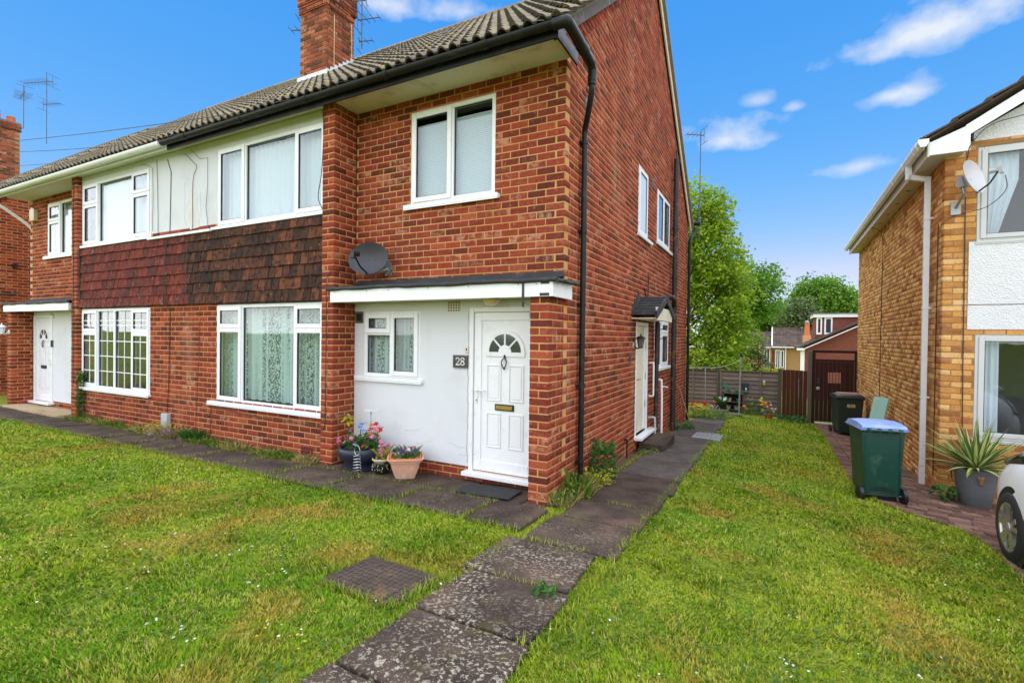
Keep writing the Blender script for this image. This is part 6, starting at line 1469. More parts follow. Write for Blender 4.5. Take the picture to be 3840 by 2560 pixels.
# ------------------------------------------------------------------ overhead wires
def wire(label, a, b, sag=.15, r=.012):
    pts = [Vector(a).lerp(Vector(b), i/16)-Vector((0,0,sag*4*(i/16)*(1-i/16))) for i in range(17)]; m = MB(); m.tube(pts, r, 5); tag(m.build('overhead_wire', M_CABLE, smooth=60), label, 'wire', 'overhead telephone wires')
def ray(x, y, t): a, b = (x*3840/2352-1920)/1856.1, -(y*3840/2352-1280)/1856.1; return CAM+(FW+RT*a+UP*b)*t
def wireto(label, a, px, t, ext=1.8, **k): b = ray(*px, t); b = Vector(a)+(b-Vector(a))*ext; wire(label, a, b, **k)
wireto('highest wire crossing the sky to the eaves by the brick pier', (-3.55,-.17,4.79), (0,310), 10.2, r=.006)
wireto('second wire from the far left to the middle of the gutter', (-6.3,-.17,4.8), (0,334), 11, r=.006)
wireto('third wire running just above the white gutter', (-7.6,-.2,4.78), (0,367), 11, r=.005)
# ------------------------------------------------------------------ wall lanterns
def lantern(label, loc, out, mat, glassm):
    r_ = root('wall_lantern', label, 'lamp', loc); o = Vector(out)
    m = MB(); m.lathe((0,0,0), [(.05,-.006),(.055,.004),(.03,.016)], 14); zq = Vector((0,0,1)).rotation_difference(o).to_matrix(); m.v = [tuple(zq @ Vector(v)) for v in m.v]; m.build('back_plate', M_WHITE if mat is M_WHITE else M_GREYP, r_, True, smooth=40)
    c = o*.12+Vector((0,0,.06)); m = MB(); m.tube(smoothpts([o*.01, o*.06+Vector((0,0,-.05)), o*.115+Vector((0,0,-.03))], 4), .011, 8); m.build('bracket', mat, r_, True, smooth=50)
    m = MB(); m.lathe(tuple(c), [(.035,-.09),(.06,.05)], 6, cap=False); m.build('glass_cage', glassm, r_, True)
    m = MB()
    for j in range(6): a = 2*math.pi*j/6; m.bar(tuple(c+Vector((.036*math.cos(a),.036*math.sin(a),-.09))), tuple(c+Vector((.061*math.cos(a),.061*math.sin(a),.05))), .007, .007)
    m.lathe(tuple(c), [(.034,-.105),(.04,-.085)], 6); m.build('cage', mat, r_, True)
    m = MB(); m.lathe(tuple(c), [(.088,.045),(.07,.075),(.035,.095),(.012,.10),(.014,.125),(.004,.14)], 12); m.build('cap', mat, r_, True, smooth=40)
lantern('white carriage lantern on the far-left porch pier', (mx(-.11)+.0,-.005,1.70), (0,-1,0), M_WHITE, M_OBSC)
lantern('black carriage lantern beside the side door', (.005,3.52,1.62), (1,0,0), M_BLACK, plain('smoked_glass', (.16,.15,.11), .2))
# ------------------------------------------------------------------ things on the ground by the house
m = MB(); m.bbox(.04,.46,3.82,4.92,-.32,-.045,.012); tag(m.build('step_block', M_SLAB), 'weathered concrete step below the side door', 'step')
MH = root('manhole_cover', 'rusty chequered iron manhole cover set in the front lawn', 'manhole cover', (-.255,-2.175,g_(0,-2.175)), R(-2))
tilt = -.05
m = MB(); m.bbox(-.322,.322,-.247,.247,-.05,.012,.006); m.v = [(v[0], v[1], v[2]+tilt*v[1]) for v in m.v]; m.build('frame', M_IRON, MH, True)
m = MB(); m.bbox(-.305,.305,-.23,.23,.0,.026,.004); m.v = [(v[0], v[1], v[2]+tilt*v[1]) for v in m.v]; mo = m.build('lid', M_IRON, MH, True)
m = MB()
for i in range(13):
    for j in range(9):
        if (i, j) in ((10,1),(2,7),(10,2),(2,6)): continue
        x, y = -.27+i*.045, -.19+j*.0475; l = .017; a = (x-l, y) if (i+j) % 2 else (x, y-l); b = (x+l, y) if (i+j) % 2 else (x, y+l); m.bar((a[0],a[1],.028+tilt*a[1]), (b[0],b[1],.028+tilt*b[1]), .011, .007)
tag(m.build('chequer', M_IRON, mo, True), kind='stuff')
for x, y in ((.19,-.12),(-.17,.13)): m = MB(); m.lathe((x,y,.024+tilt*y), [(.035,.001),(.035,.006),(.027,.006),(.027,.0)], 18); m.build('lifting_eye', M_IRON, mo, True)
m = MB(); m.bbox(.62,1.16,5.95,6.75,-.38,-.265,.006); m.v = [(v[0], v[1], v[2]-.05*(v[1]-6.3)-.06*max(0,v[0]-.9)) for v in m.v]; mc = tag(m.build('manhole_cover', M_GREYMETAL), 'grey metal manhole cover beside the side path', 'manhole cover')
m = MB()
for i in range(6):
    for j in range(8): x, y = .68+i*.085, 6.02+j*.092; m.box(x,x+.06,y,y+.02,-.262-.05*(y-6.3)-.06*max(0,x-.9),-.252-.05*(y-6.3)-.06*max(0,x-.9))
tag(m.build('chequer', M_GREYMETAL, mc), kind='stuff')
m = MB(); m.bbox(-.32,.32,-.19,.19,0,.014,.004); dm = m.build('door_mat', M_RUBBER, loc=(-.70,.02,g_(-.7,.0)+.036)); dm.rotation_euler = (R(-2.5), 0, R(4)); tag(dm, 'black rubber doormat in front of the number 28 door', 'mat')
# flower pots
def blossoms(parent, spots, mats, size, rr, local=True, name='flower'):
    for i, p in enumerate(spots):
        m = MB(); k = 5; a0 = rr.uniform(0, 6); tl = Vector((rr.uniform(-.5,.5), rr.uniform(-.9,.1), .8)).normalized(); X = tl.cross(Vector((1,0,0))).normalized(); Y = tl.cross(X)
        s = size*rr.uniform(.7, 1.25)
        for j in range(k):
            a = a0+2*math.pi*j/k; d = X*math.cos(a)+Y*math.sin(a); e = X*math.cos(a+1.57)+Y*math.sin(a+1.57); c = Vector(p); m.rn = rr.random()
            m.add([tuple(c), tuple(c+d*s*.5+e*s*.36+tl*s*.15), tuple(c+d*s+tl*s*.12), tuple(c+d*s*.5-e*s*.36+tl*s*.15)], [(0,1,2,3)])
        m.build(name, mats[i % len(mats)], parent, local)
def sprigs(parent, n, R0, h, mat, rr, base=(0,0,0), local=True, w=.012, name='foliage', droop=.3):
    m = MB()
    for i in range(n):
        a = rr.uniform(0, 6.28); r0 = R0*rr.random()**.5; p = Vector(base)+Vector((r0*math.cos(a)*.5, r0*math.sin(a)*.5, 0)); d = Vector((math.cos(a)*rr.uniform(.2,.9), math.sin(a)*rr.uniform(.2,.9), 1)).normalized(); L = h*rr.uniform(.5, 1.1)
        s = d.cross(Vector((rr.uniform(-1,1), rr.uniform(-1,1), .3))).normalized()*w*rr.uniform(.6,1.5); m.rn = rr.random(); q = p+d*L*.6; e = p+d*L-Vector((0,0,L*droop*rr.random()))+Vector((d.x, d.y, 0))*L*.2
        m.add([tuple(p-s*.4), tuple(p+s*.4), tuple(q+s), tuple(e), tuple(q-s)], [(0,1,2,3,4)])
    return m.build(name, mat, parent, local)
def leafy(parent, n, R0, z0, z1, size, mat, rr, name='foliage', local=True, c=(0,0)):
    m = MB()
    for i in range(n):
        a = rr.uniform(0, 6.28); r0 = R0*rr.random()**.5; p = Vector((c[0]+r0*math.cos(a), c[1]+r0*math.sin(a), rr.uniform(z0, z1))); nn = Vector((rr.gauss(0,.6), rr.gauss(0,.6)-.3, 1)).normalized(); t = nn.cross(Vector((rr.gauss(0,1), rr.gauss(0,1), .2))).normalized(); b = nn.cross(t); s = size*rr.uniform(.6, 1.4); m.rn = rr.random()
        m.add([tuple(p-t*s), tuple(p+b*s*.45), tuple(p+t*s), tuple(p-b*s*.45)], [(0,1,2,3)])
    return m.build(name, mat, parent, local)
rr = random.Random(77)
PT = root('flower_pot', 'pale terracotta flared square pot with pansies by the porch wall', 'flower pot', (-1.90,.06,g_(-1.9,.06)+.026), R(38))
m = MB(); m.lathe((0,0,0), [(.115,0),(.12,.01),(.165,.14),(.175,.19),(.18,.20),(.19,.205),(.19,.225),(.215,.235),(.217,.25),(.20,.252),(.19,.22)], 32, sq=7); m.build('pot', M_TERRA, PT, True, smooth=35)
m = MB(); m.lathe((0,0,.205), [(.178,0),(.188,.05),(.172,.052),(.165,.0)], 32, sq=7, cap=False); m.build('liner', M_TERRAO, PT, True, smooth=35)
leafy(PT, 70, .17, .23, .34, .035, M_SHRUB, rr); sprigs(PT, 26, .16, .2, M_WEED, rr, (.05,.05,.22))
blossoms(PT, [(rr.uniform(-.14,.14), rr.uniform(-.14,.14), rr.uniform(.27,.36)) for _ in range(26)], [P_PURP, P_NAVY, P_WHITE, P_NAVY, P_PURP, P_PINK], .032, rr)
PG = root('flower_pot', 'small dark green glazed pot with cream drawings between the planters', 'flower pot', (-2.24,.02,g_(-2.2,.02)+.026))
m = MB(); m.lathe((0,0,0), [(.075,0),(.085,.01),(.112,.10),(.115,.15),(.108,.165),(.118,.172),(.12,.19),(.108,.192),(.10,.16)], 28); m.build('pot', M_GLAZE, PG, True, smooth=40)
m = MB(); m.lathe((0,0,.17), [(.1195,.0),(.1215,.01),(.1215,.02),(.112,.024)], 28, cap=False); m.build('rim_band', M_CREAMGL, PG, True)
m = MB()
for k in range(5):
    a0 = -2.3+k*.5
    for q in range(5):
        b = a0+rr.uniform(-.15,.15); z = .05+rr.uniform(0,.09); R0 = .1085+.004; m.tube([(R0*math.cos(b), R0*math.sin(b), z), (R0*math.cos(b+rr.uniform(-.2,.2)), R0*math.sin(b+.1), z+rr.uniform(-.03,.04))], .003, 4)
m.build('drawn_pattern', M_CREAMGL, PG, True)
leafy(PG, 30, .09, .18, .24, .03, M_DRY, rr); sprigs(PG, 18, .08, .12, M_WEED, rr, (0,0,.17)); sprigs(PG, 3, .04, .30, M_LEAFY, rr, (.0,.0,.17), w=.045, name='tall_leaf')
blossoms(PG, [(rr.uniform(-.06,.1), rr.uniform(-.08,.06), rr.uniform(.25,.40)) for _ in range(14)], [P_PINK], .035, rr)
PB = root('flower_pot', 'wide dark blue tub crowded with artificial flowers beside the brick pier', 'flower pot', (-2.66,.10,g_(-2.6,.1)+.02))
m = MB(); m.lathe((0,0,0), [(.16,0),(.24,.005),(.25,.03),(.20,.05),(.15,.07),(.16,.09),(.25,.13),(.295,.19),(.305,.25),(.29,.285),(.26,.29),(.25,.25)], 36); m.build('tub', M_POTBLUE, PB, True, smooth=40)
leafy(PB, 130, .24, .25, .42, .045, M_SHRUB, rr); sprigs(PB, 60, .22, .26, M_LEAFC, rr, (0,0,.26)); leafy(PB, 26, .10, .55, .66, .035, M_LEAFY, rr, 'yellow_leaves', c=(-.24,.0))
m = MB(); m.tube([(-.22,.0,.25),(-.24,.0,.6)], .008, 6); m.build('stem', M_WEED, PB, True)
blossoms(PB, [(rr.uniform(-.25,.25), rr.uniform(-.25,.1), rr.uniform(.32,.47)) for _ in range(22)], [P_PINK, P_RED, P_PINK, P_BLUE], .035, rr)
blossoms(PB, [(-.02+rr.uniform(-.06,.06), .02, .52+rr.uniform(-.05,.08)) for _ in range(12)], [P_BLUE], .032, rr)
blossoms(PB, [(.26+rr.uniform(-.08,.08), .0+rr.uniform(-.08,.05), .50+rr.uniform(-.08,.13)) for _ in range(16)], [P_RED, P_PINK, P_RED, P_ORANGE], .04, rr)
m = MB()
for a, b, c in (((-.02,0,.25),(-.02,0,.5),.006), ((.26,0,.25),(.27,0,.5),.006), ((.24,-.03,.25),(.25,-.03,.45),.005)): m.tube([a, b], c, 5)
m.build('stem', M_WEED, PB, True)
OR = root('garden_ornament', 'thin stake with glass dandelion head standing in the blue tub', 'ornament', (-2.60,.20,.30)); m = MB(); m.tube([(0,0,0),(0,0,.43)], .003, 5); m.tube([(0,0,.40),(0,0,.43)], .007, 6); m.build('stake', M_BLACK, OR, True)
m = MB()
for k in range(14):
    a = 2*math.pi*k/14; m.tube([(0,0,.43),(.05*math.cos(a),.05*math.sin(a),.445),(.10*math.cos(a),.10*math.sin(a),.455+.01*(k%2))], .003, 4)
m.build('petals', M_WHITE, OR, True)
WK = root('garden_ornament', 'coiled wire stake standing in front of the blue tub', 'ornament', (-2.42,-.22,g_(-2.4,-.2)+.02)); m = MB()
m.tube(smoothpts([(0,0,0)]+[(.055*(1-.25*i/40)*math.cos(i*.9), .055*(1-.25*i/40)*math.sin(i*.9), .04+.20*i/40) for i in range(41)]+[(.03,0,.26),(.045,0,.29),(.035,0,.34),(0,0,.37),(-.035,0,.34),(-.045,0,.29),(-.02,0,.25)], 2), .0035, 5); m.build('coil', M_CHROME, WK, True, smooth=60)
# cane leaning on the side wall
m = MB(); m.tube([(.40,7.6,g_(.4,7.6)+.02),(.06,7.75,.62)], .014, 7); tag(m.build('cane', M_BATTEN, smooth=60), 'long wooden cane leaning on the gable wall', 'cane')
# ------------------------------------------------------------------ back garden things
def at(x, y): return (x, y, g_(x, y))
RC = root('crate', 'red plastic crate on the ground by the back fence', 'crate', (-.05,12.6,g_(0,12.6)+.0))
m = MB(); w, d, h = .24, .17, .27
for a, b, c, e in ((-w,w,-d,-d+.012),(-w,w,d-.012,d),(-w,-w+.012,-d+.012,d-.012),(w-.012,w,-d+.012,d-.012)): m.box(a,b,c,e,.02,h)
m.box(-w,w,-d,d,.0,.02); m.box(-w-.012,w+.012,-d-.012,-d,h-.03,h); m.build('tub', M_RED, RC, True); m = MB(); m.box(-.06,.06,-d-.0135,-d-.012,.17,.205); m.build('hand_hole', M_WHITE, RC, True)
WC = root('watering_can', 'grey watering can next to the red crate', 'watering can', at(.33,12.55)); m = MB(); m.lathe((0,0,0), [(.09,0),(.09,.18),(.07,.2)], 16); m.build('can', M_GREYP, WC, True, smooth=40); m = MB(); m.tube([(.08,0,.05),(.2,0,.2)], .015, 8); m.tube([(.2,0,.2),(.22,0,.22)], [.015,.035], 8); m.build('spout', M_GREYP, WC, True); m = MB(); m.tube(smoothpts([(-.08,0,.05),(-.15,0,.14),(-.06,0,.24),(.04,0,.2)]), .01, 6); m.build('handle', M_GREYP, WC, True)
LP = root('flower_pot', 'black pot of white lilies between crate and shelf', 'flower pot', at(.62,12.75)); m = MB(); m.lathe((0,0,0), [(.12,0),(.15,.24),(.165,.25),(.165,.28),(.14,.27)], 18); m.build('pot', M_BLACK, LP, True, smooth=40); sprigs(LP, 40, .16, .34, M_SHRUB, rr, (0,0,.26), w=.03); blossoms(LP, [(rr.uniform(-.15,.15), rr.uniform(-.12,.0), rr.uniform(.38,.5)) for _ in range(6)], [P_WHITE], .07, rr); blossoms(LP, [(-.2,-.05,.33)], [P_ORANGE], .06, rr)
SHL = root('plant_shelf', 'small wooden three-tier shelf of pots against the back fence', 'shelf', at(.95,13.2))
for z in (.06,.32,.60): m = MB(); m.bbox(-.32,.32,-.12,.12,z,z+.03,.005); m.build('shelf_board', M_POSTW, SHL, True)
for x in (-.31,.28): m = MB(); m.bbox(x,x+.03,-.12,.12,0,.63,.005); m.build('side_panel', M_SOOT, SHL, True)
m = MB(); m.box(-.3,.3,.1,.115,.0,.62); m.build('back_panel', M_DARKW, SHL, True)
gshelf = 'pots on the small garden shelf'
for i, (x, z, mt, lab) in enumerate(((-.15,.63,M_SHRUB,'left plant pot on the top tier of the garden shelf'),(.12,.63,M_TEAL,'right plant pot on the top tier of the garden shelf'),(-.12,.35,M_WHITE,'white bowl on the middle tier of the garden shelf'),(.16,.35,M_TEAL,'green jar on the middle tier of the garden shelf'),(-.14,.09,M_LEAFY,'pot of yellow flowers on the lowest tier of the garden shelf'),(.1,.09,M_GREYP,'grey pot on the lowest tier of the garden shelf'))):
    q = root('plant_pot', lab, 'pot', (.95+x, 13.15, g_(.95,13.2)+z), group=gshelf); m = MB(); m.lathe((0,0,0), [(.05,0),(.075,.09),(.08,.10),(.06,.10)], 14); m.build('pot', M_GREYP if i in (4,5) else (M_TEAL if i in (0,1,3) else M_WHITE), q, True, smooth=40)
    if i in (0,1,4,5): leafy(q, 22, .09, .09, .17, .03, M_WEED if i != 4 else M_LEAFY, rr)
PO = root('washing_line_post', 'tall galvanised washing line post on the lawn edge', 'post', at(1.18,12.2)); m = MB(); m.tube([(0,0,0),(.03,0,1.82)], .026, 10); m.build('tube', M_GREYMETAL, PO, True, smooth=50); m = MB(); m.bbox(-.01,.07,-.04,.04,1.82,1.93,.01); m.build('head', M_BLACK, PO, True)
P2_ = root('washing_line_post', 'slim washing line post in front of the back fence', 'post', at(.13,12.85)); m = MB(); m.tube([(0,0,0),(-.02,0,1.45)], .017, 8); m.build('tube', M_GREYMETAL, P2_, True, smooth=50); m = MB(); m.ball((-.02,0,1.46), .03, 8); m.build('cap', M_POTBLUE, P2_, True)
wire('white washing line slung between the garden posts', (1.21,12.2,1.12), (.11,12.85,.79), .10, .006); wire('white washing line running from the slim post behind the gable', (.11,12.85,.79), (-2.2,12.5,.80), .03, .006)
for o in COL.objects:
    if o.name.startswith('overhead_wire') and 'washing' in o.get('label', ''): o.name = 'washing_line'; o['category'] = 'washing line'; o['group'] = 'washing lines'; o.data.materials[0] = M_WHITE
FP = root('flower_pot', 'low brown pot of mixed bright flowers against the brown fence panel', 'flower pot', at(2.0,12.5)); m = MB(); m.lathe((0,0,0), [(.09,0),(.13,.11),(.14,.12),(.12,.12)], 18); m.build('pot', M_ORANGECLAY, FP, True, smooth=40); leafy(FP, 50, .17, .12, .3, .04, M_SHRUB, rr); blossoms(FP, [(rr.uniform(-.2,.2), rr.uniform(-.15,.1), rr.uniform(.22,.52)) for _ in range(26)], [P_YEL, P_ORANGE, P_RED, P_WHITE, P_YEL, P_NAVY], .06, rr); leafy(FP, 16, .1, .15, .25, .05, M_TEAL, rr, 'teal_leaves', c=(-.17,-.05))
TR = root('garden_trowel', 'dark handled garden trowel lying on the grass near the post', 'trowel', at(1.3,11.75)); m = MB(); m.tube([(0,0,.03),(.22,-.08,.03)], .018, 8); m.build('handle', M_BATTEN, TR, True); m = MB(); m.hexa([(-.25,.05,.01),(-.22,.13,.01),(0,.03,.03),(0,-.03,.03),(-.25,.05,.02),(-.22,.13,.02),(0,.03,.04),(0,-.03,.04)]); m.build('blade', M_BLACK, TR, True)
BB = root('garden_barrow', 'upturned brown pan and old tray heaped before the shelf', 'pan', at(.62,12.25)); m = MB(); m.lathe((0,0,0), [(.1,0),(.26,.08),(.28,.1),(.24,.09)], 20); m.build('pan', M_POSTW, BB, True, smooth=40); m = MB(); m.tube([(-.22,0,.09),(-.34,0,.36)], .016, 6); m.build('handle', M_ORANGECLAY, BB, True)
m = MB(); m.bbox(-.3,.3,-.14,.14,0,.04,.02); s_ = m.build('stone_slab', M_CONC, loc=(.95,12.05,g_(.95,12.05)+.01)); tag(s_, 'pale loose stone lying before the shelf', 'stone')
def feeder(lab, x, y, z, mt): q = root('hanging_ornament', lab, 'ornament', (x,y,z)); m = MB(); m.lathe((0,0,0), [(.02,0),(.045,.03),(.045,.09),(.02,.12)], 12); m.build('bulb', mt, q, True, smooth=40); m = MB(); m.lathe((0,0,.12), [(.03,0),(.03,.07)], 10); m.build('cap', M_WHITE, q, True); m = MB(); m.tube([(0,0,.18),(0,.05,.19)], .006, 5); m.build('hook', M_BLACK, q, True)
feeder('small teal ornament hanging on the back fence', 1.32,13.4,-.05,M_TEAL); feeder('small yellow-green ornament hanging high on the back fence', 1.85,13.4,.22,M_LEAFY)
m = MB(); m.prism([(0,0,0),(.22,0,.07),(0,0,.16)], (0,.02,0)); tag(m.build('pennant', M_TEAL, loc=(.62,13.38,.12)), 'turquoise pennant on the back fence post', 'pennant')
m = MB(); m.bbox(0,.2,0,.06,0,.22,.01); tag(m.build('fence_box', M_POTBLUE, loc=(1.2,13.38,.08)), 'dark blue box fixed to the back fence', 'box')
GB = root('flowering_plant', 'yellow flowering plant growing at the foot of the back fence', 'plant', at(1.62,13.1)); leafy(GB, 120, .28, .05, .5, .05, M_SHRUB, rr); blossoms(GB, [(rr.uniform(-.25,.25), -.15, rr.uniform(.35,.58)) for _ in range(10)], [P_YEL, P_ORANGE], .05, rr)
GC = root('flowering_plant', 'small red flowers at the foot of the tall washing line post', 'plant', at(1.38,12.9)); leafy(GC, 60, .22, .02, .22, .05, M_WEED, rr); blossoms(GC, [(-.15,-.1,.25),(-.08,-.1,.28),(-.2,-.05,.22),(0,-.1,.2)], [P_RED, P_ORANGE], .06, rr)
bw = MB(); bw.lathe((0,0,0), [(.14,0),(.16,.25),(.17,.55),(.15,.58)], 18); bo_ = bw.build('tub', plain('blue_grey_plastic', (.06,.12,.16), .5), loc=(-14.75,.95,-.05), smooth=40); tag(bo_, 'blue-grey plastic tub behind the far-left porch pier', 'tub')
# ------------------------------------------------------------------ weeds, shrubs and the lawn
rr = random.Random(123)
def weed(name, label, x, y, parts, group=None):
    r_ = root(name, label, 'plant', (x, y, g_(x, y)+.005), group=group)
    for p in parts: p(r_)
    return r_
weed('weed_clump', 'tall weeds around the foot of the porch pier and downpipe', .12, .55, [lambda q: leafy(q, 190, .24, .02, .22, .026, M_WEED, rr), lambda q: sprigs(q, 120, .34, .28, M_WEED, rr, w=.006), lambda q: sprigs(q, 70, .36, .28, M_DRY, rr, w=.004), lambda q: sprigs(q, 12, .2, .75, M_WEED, rr, w=.006)])
weed('weed_clump', 'bright leafy weeds on the path corner in front of the pier', .12, .12, [lambda q: leafy(q, 90, .13, .02, .15, .026, M_WEED, rr), lambda q: sprigs(q, 60, .3, .22, M_DRY, rr, w=.004)])
weed('shrub', 'small dark green leafy shrub against the gable wall', .13, 1.45, [lambda q: leafy(q, 330, .20, .05, .48, .038, M_SHRUB, rr), lambda q: sprigs(q, 30, .2, .6, M_BARK, rr, w=.005, name='stems')])
weed('shrub', 'low yellow-green shrub at the gable wall just beyond the dark one', .18, 1.15, [lambda q: leafy(q, 120, .22, .02, .2, .03, M_LEAFY, rr), lambda q: sprigs(q, 60, .3, .2, M_DRY, rr, w=.004)])
weed('weed_clump', 'small weeds growing before the concrete step', .28, 3.5, [lambda q: leafy(q, 70, .18, .01, .10, .03, M_WEED, rr)])
weed('weed_clump', 'weeds at the foot of the soil pipe', .25, 7.2, [lambda q: leafy(q, 120, .26, .01, .16, .05, M_SHRUB, rr)])
weed('weed_clump', 'yellow-green bed plants at the end of the gable', .15, 10.4, [lambda q: leafy(q, 260, .45, .03, .38, .06, M_LEAFY, rr), lambda q: leafy(q, 200, .5, .03, .3, .06, M_WEED, rr, c=(.35,-.2))])
weed('weed_clump', 'low green creeper by the path end', .75, 11.0, [lambda q: leafy(q, 160, .4, .01, .14, .05, M_WEED, rr)])
LV = weed('lavender', 'pale lavender and yellow herb clump below the meter box', -6.75, -.02, [lambda q: sprigs(q, 320, .5, .30, M_DRY, rr, w=.006), lambda q: leafy(q, 260, .36, .03, .26, .025, M_LEAFY, rr, c=(-.15,.0)), lambda q: leafy(q, 170, .22, .05, .17, .02, P_LAV, rr, 'flowers', c=(.05,-.14))])
weed('feathery_bush', 'feathery green bush beside the lavender under the brick wall', -6.15, .0, [lambda q: sprigs(q, 420, .26, .27, M_SHRUB, rr, w=.004), lambda q: sprigs(q, 120, .4, .16, M_DRY, rr, w=.005)])
IV = root('ivy', 'dark ivy climbing the brick pier left of the barred window', 'plant', (-10.02,.03,0)); 
for z in np.linspace(0, .85, 9): leafy(IV, 26, .10-.03*z, float(z), float(z)+.1, .042, M_SHRUB, rr, 'leaves')
m = MB(); m.tube([(0,.03,0),(.02,.03,.4),(-.02,.03,.9)], .008, 5); m.build('stem', M_BARK, IV, True)
ORD = 'first second third fourth fifth sixth seventh eighth ninth tenth eleventh twelfth thirteenth'.split(); tn = 0
for i in range(15):                                   # tufts along the foot of the front wall
    x = -3.5-i*.46+rr.uniform(-.1,.1)
    if -7.3 < x < -5.9: continue
    tn += 1; lab = ['straw-yellow grass tuft', 'green weed tuft', 'mixed grass tuft'][i % 3]+' below the front wall, '+ORD[tn-1]+' tuft along from the porch pier'
    o = weed('grass_tuft', lab, x, -.06+rr.uniform(-.05,.05), [lambda q: sprigs(q, 110, .34, .15, M_DRY if i % 3 == 0 else M_WEED, rr, w=.005), lambda q: sprigs(q, 60, .36, .11, M_WEED if i % 2 else M_DRY, rr, w=.006), lambda q: leafy(q, 40, .2, .01, .08, .022, M_WEED, rr)], 'tufts along the foot of the front wall')
weed('shrub', 'green weeds behind the planter on the drive', 4.12, 3.85, [lambda q: leafy(q, 60, .16, .02, .2, .05, M_SHRUB, rr)])
weed('weed_clump', 'low weeds at the foot of the brown fence panel', 2.65, 12.6, [lambda q: leafy(q, 220, .45, .01, .16, .05, M_SHRUB, rr)])
weed('weed_clump', 'sprig of weeds in the crack of the side path', .78, -1.82, [lambda q: leafy(q, 36, .08, .03, .08, .028, M_SHRUB, rr)])

# lawn
def lawn_ok(X, Y):
    ok = np.ones(len(X), bool)
    n1 = (vnoise(X, Y, 9, 3)-.5)*.05
    dxs = [0,-.02,-.02,-.04,-.1,0.02,.05,.05,.07,.06,.05,.05,.05,.05,.03,.0,.02,.0,.0]; si = np.clip(np.searchsorted(ye, Y)-1, 0, 18); dx = np.array(dxs)[si]
    ok &= ~((X > .205+dx+n1) & (X < .965+dx+n1) & (Y > -5) & (Y < 10.3))
    ok &= ~((X < .115) & (Y > -.84+n1) & (Y < 10.2) & (X > -18)); ok &= ~((X < .3) & (Y > .1) & (Y < 10.2))
    ex = np.interp(Y, [e[0] for e in EDGE], [e[1] for e in EDGE]); ok &= ~((X > ex-.02+n1*2) & (Y < 13))
    ok &= Y < 13.4
    ok &= ~((np.abs(X+.255) < .32) & (np.abs(Y+2.175) < .245))
    ok &= ~((X > .6) & (X < 1.18) & (Y > 5.93) & (Y < 6.77))
    return ok
g = np.random.default_rng(5)
def scatter(n, dmin=1.5, dmax=17):
    th = g.uniform(-1.02, 1.0, n); u = g.random(n); d = dmin*(dmax/dmin)**u
    yaw = math.radians(27.61); ang = -yaw+th; X = CAM.x+d*np.sin(ang); Y = CAM.y+d*np.cos(ang); k = lawn_ok(X, Y); return X[k], Y[k], d[k]
X, Y, D = scatter(620000)
cl = vnoise(X, Y, 3.5, 1)*.6+vnoise(X, Y, 14, 2)*.4
keep = g.random(len(X)) < .35+.8*cl; X, Y, D, cl = X[keep], Y[keep], D[keep], cl[keep]
Z = gz(X, Y); n = len(X)
tuft = np.clip((vnoise(X, Y, 5, 12)-.55)*3, 0, 1); hgt = (.008+(.018+.022*tuft)*cl*g.uniform(.5, 1.5, n))*(.8+.05*D); az = g.uniform(0, 2*np.pi, n); lean = g.uniform(.2, 1.3, n); wd = (.0019+.0011*D)*g.uniform(.7, 1.4, n)
flow = vnoise(X, Y, 1.2, 7)*6.28; az = np.where(g.random(n) < .45, flow+g.normal(0, .5, n), az)
dx, dy = np.cos(az), np.sin(az); px, py = -dy, dx
b0 = np.stack([X-px*wd, Y-py*wd, Z], -1); b1 = np.stack([X+px*wd, Y+py*wd, Z], -1)
tip = np.stack([X+dx*hgt*lean, Y+dy*hgt*lean, Z+hgt], -1)
V = np.stack([b0, b1, tip], 1).reshape(-1, 3); F = np.arange(n*3).reshape(-1, 3)
rn = np.clip(vnoise(X, Y, 11, 4)*.55+vnoise(X, Y, 34, 8)*.35+g.normal(0, .18, n)+.03, 0, .999)
tag(link('lawn_grass', fastmesh('lawn_grass', V, F, 3, rn, M_BLADE)), 'short green and straw-coloured grass of the lawns', kind='stuff')
# broad-leaved weeds and clover in the turf
X, Y, D = scatter(16000, 1.6, 9); k = vnoise(X, Y, 2.2, 9) > .55; X, Y, D = X[k], Y[k], D[k]; mlt = MB(); n = len(X)
a = g.uniform(0, 6.28, n); s = g.uniform(.012, .03, n); tx, ty = np.cos(a), np.sin(a); z = gz(X, Y)+.02+g.uniform(0, .015, n)
V = np.stack([np.stack([X, Y, z-.008], -1), np.stack([X+tx*s*.6-ty*s*.4, Y+ty*s*.6+tx*s*.4, z], -1), np.stack([X+tx*s*1.3, Y+ty*s*1.3, z+.003], -1), np.stack([X+tx*s*.6+ty*s*.4, Y+ty*s*.6-tx*s*.4, z], -1)], 1).reshape(-1, 3)
tag(link('lawn_weeds', fastmesh('lawn_weeds', V, np.arange(n*4).reshape(-1, 4), 4, g.random(n), M_WEED)), 'clover and plantain leaves in the lawn', kind='stuff')
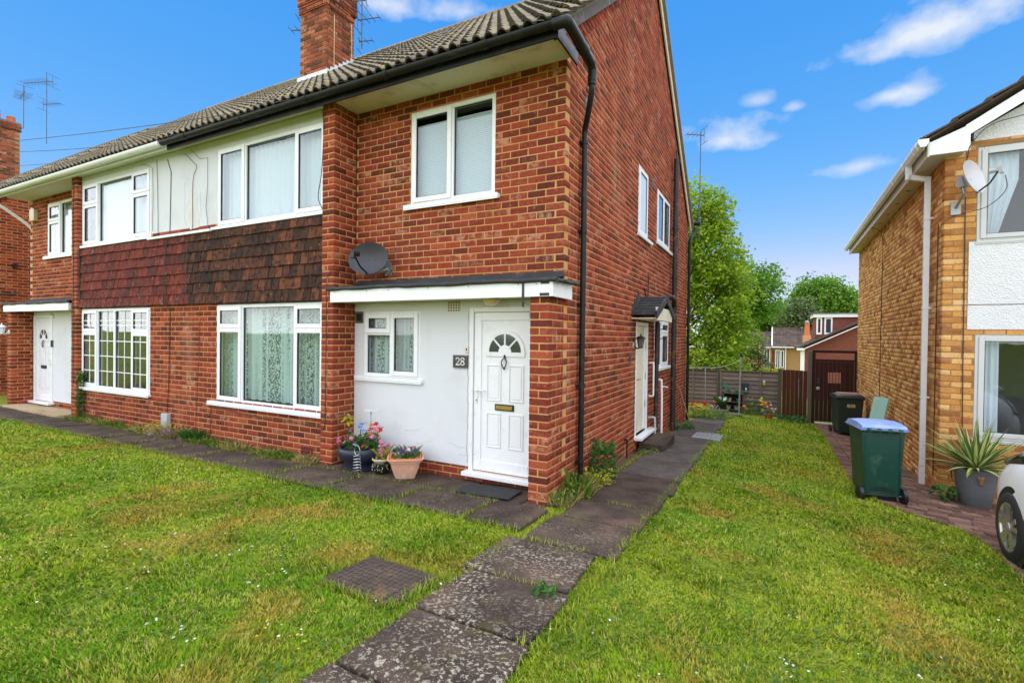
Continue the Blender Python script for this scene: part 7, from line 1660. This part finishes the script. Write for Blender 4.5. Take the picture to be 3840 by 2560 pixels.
# daisies and buttercups
def dots(name, label, n, mat, r0, cond, seed):
    X, Y, D = scatter(n, 2.3, 12); k = cond(X, Y); X, Y, D = X[k], Y[k], D[k]; m = len(X); q = 7; A = np.arange(q)*2*np.pi/q
    r_ = r0*g.uniform(.7, 1.2, m); z = gz(X, Y)+.03+g.uniform(0, .015, m); tl = g.normal(0, .3, (m, 2))
    ring = np.stack([X[:, None]+r_[:, None]*np.cos(A), Y[:, None]+r_[:, None]*np.sin(A), z[:, None]+r_[:, None]*(np.cos(A)*tl[:, :1]+np.sin(A)*tl[:, 1:])], -1)
    tag(link(name, fastmesh(name, ring.reshape(-1, 3), np.arange(m*q).reshape(m, q), q, g.random(m), mat)), label, kind='stuff')
dots('daisies', 'small white daisies dotted over the lawns', 4200, P_WHITE, .0068, lambda X, Y: (vnoise(X, Y, 1.1, 5)*vnoise(X, Y, 4, 8) > .50) | (g.random(len(X)) < .035), 1)
dots('buttercups', 'yellow buttercups on the left lawn', 900, P_YEL, .008, lambda X, Y: (X < 0) & (vnoise(X, Y, .8, 6) > .62), 2)
# grass creeping over path edges and joints
E_ = []
for i in range(14000):
    t = rr.random()
    if t < .07: q_ = rr.uniform(-.33, .33); w_ = rr.uniform(-.26, .26); x, y = (-.255+q_, -2.175+rr.choice((-.25, .25))+rr.gauss(0, .012)) if rr.random() < .6 else (-.255+rr.choice((-.325, .325))+rr.gauss(0, .012), -2.175+w_)
    elif t < .35: x, y = (.19 if rr.random() < .5 else .99)+rr.gauss(0, .015), rr.uniform(-4, 6)
    elif t < .6: x, y = rr.uniform(-12, .1), -.85+rr.gauss(0, .02)
    elif t < .72: x, y = rr.uniform(-11, .1), -.2+rr.gauss(0, .02)
    elif t < .8: x, y = rr.choice(FJ[:9])+rr.gauss(0, .012), rr.uniform(-.84, -.2)
    elif t < .9: x, y = edge_x(yy_ := rr.uniform(.5, 11))-.02+rr.gauss(0, .02), yy_
    else: x, y = rr.uniform(.2, 1.0), rr.choice(ye[1:8])+rr.gauss(0, .01)
    if t >= .9 and vnoise(x, y, 5, 2) < .55: continue
    if .6 <= t < .72 and vnoise(x, y, 2, 2) < .35: continue
    E_.append((x, y))
E_ = np.array(E_); X, Y = E_[:, 0], E_[:, 1]; n = len(X); Z = gz(X, Y)+.005; az = g.uniform(0, 6.28, n); h = g.uniform(.025, .07, n); wd = .0035; dx, dy = np.cos(az), np.sin(az)
V = np.stack([np.stack([X-dy*wd, Y-wd*-dx, Z], -1), np.stack([X+dy*wd, Y-dx*wd, Z], -1), np.stack([X+dx*h*.7, Y+dy*h*.7, Z+h], -1)], 1).reshape(-1, 3)
tag(link('edge_grass', fastmesh('edge_grass', V, np.arange(n*3).reshape(-1, 3), 3, g.random(n), M_BLADE)), 'grass growing in path joints and edges', kind='stuff')
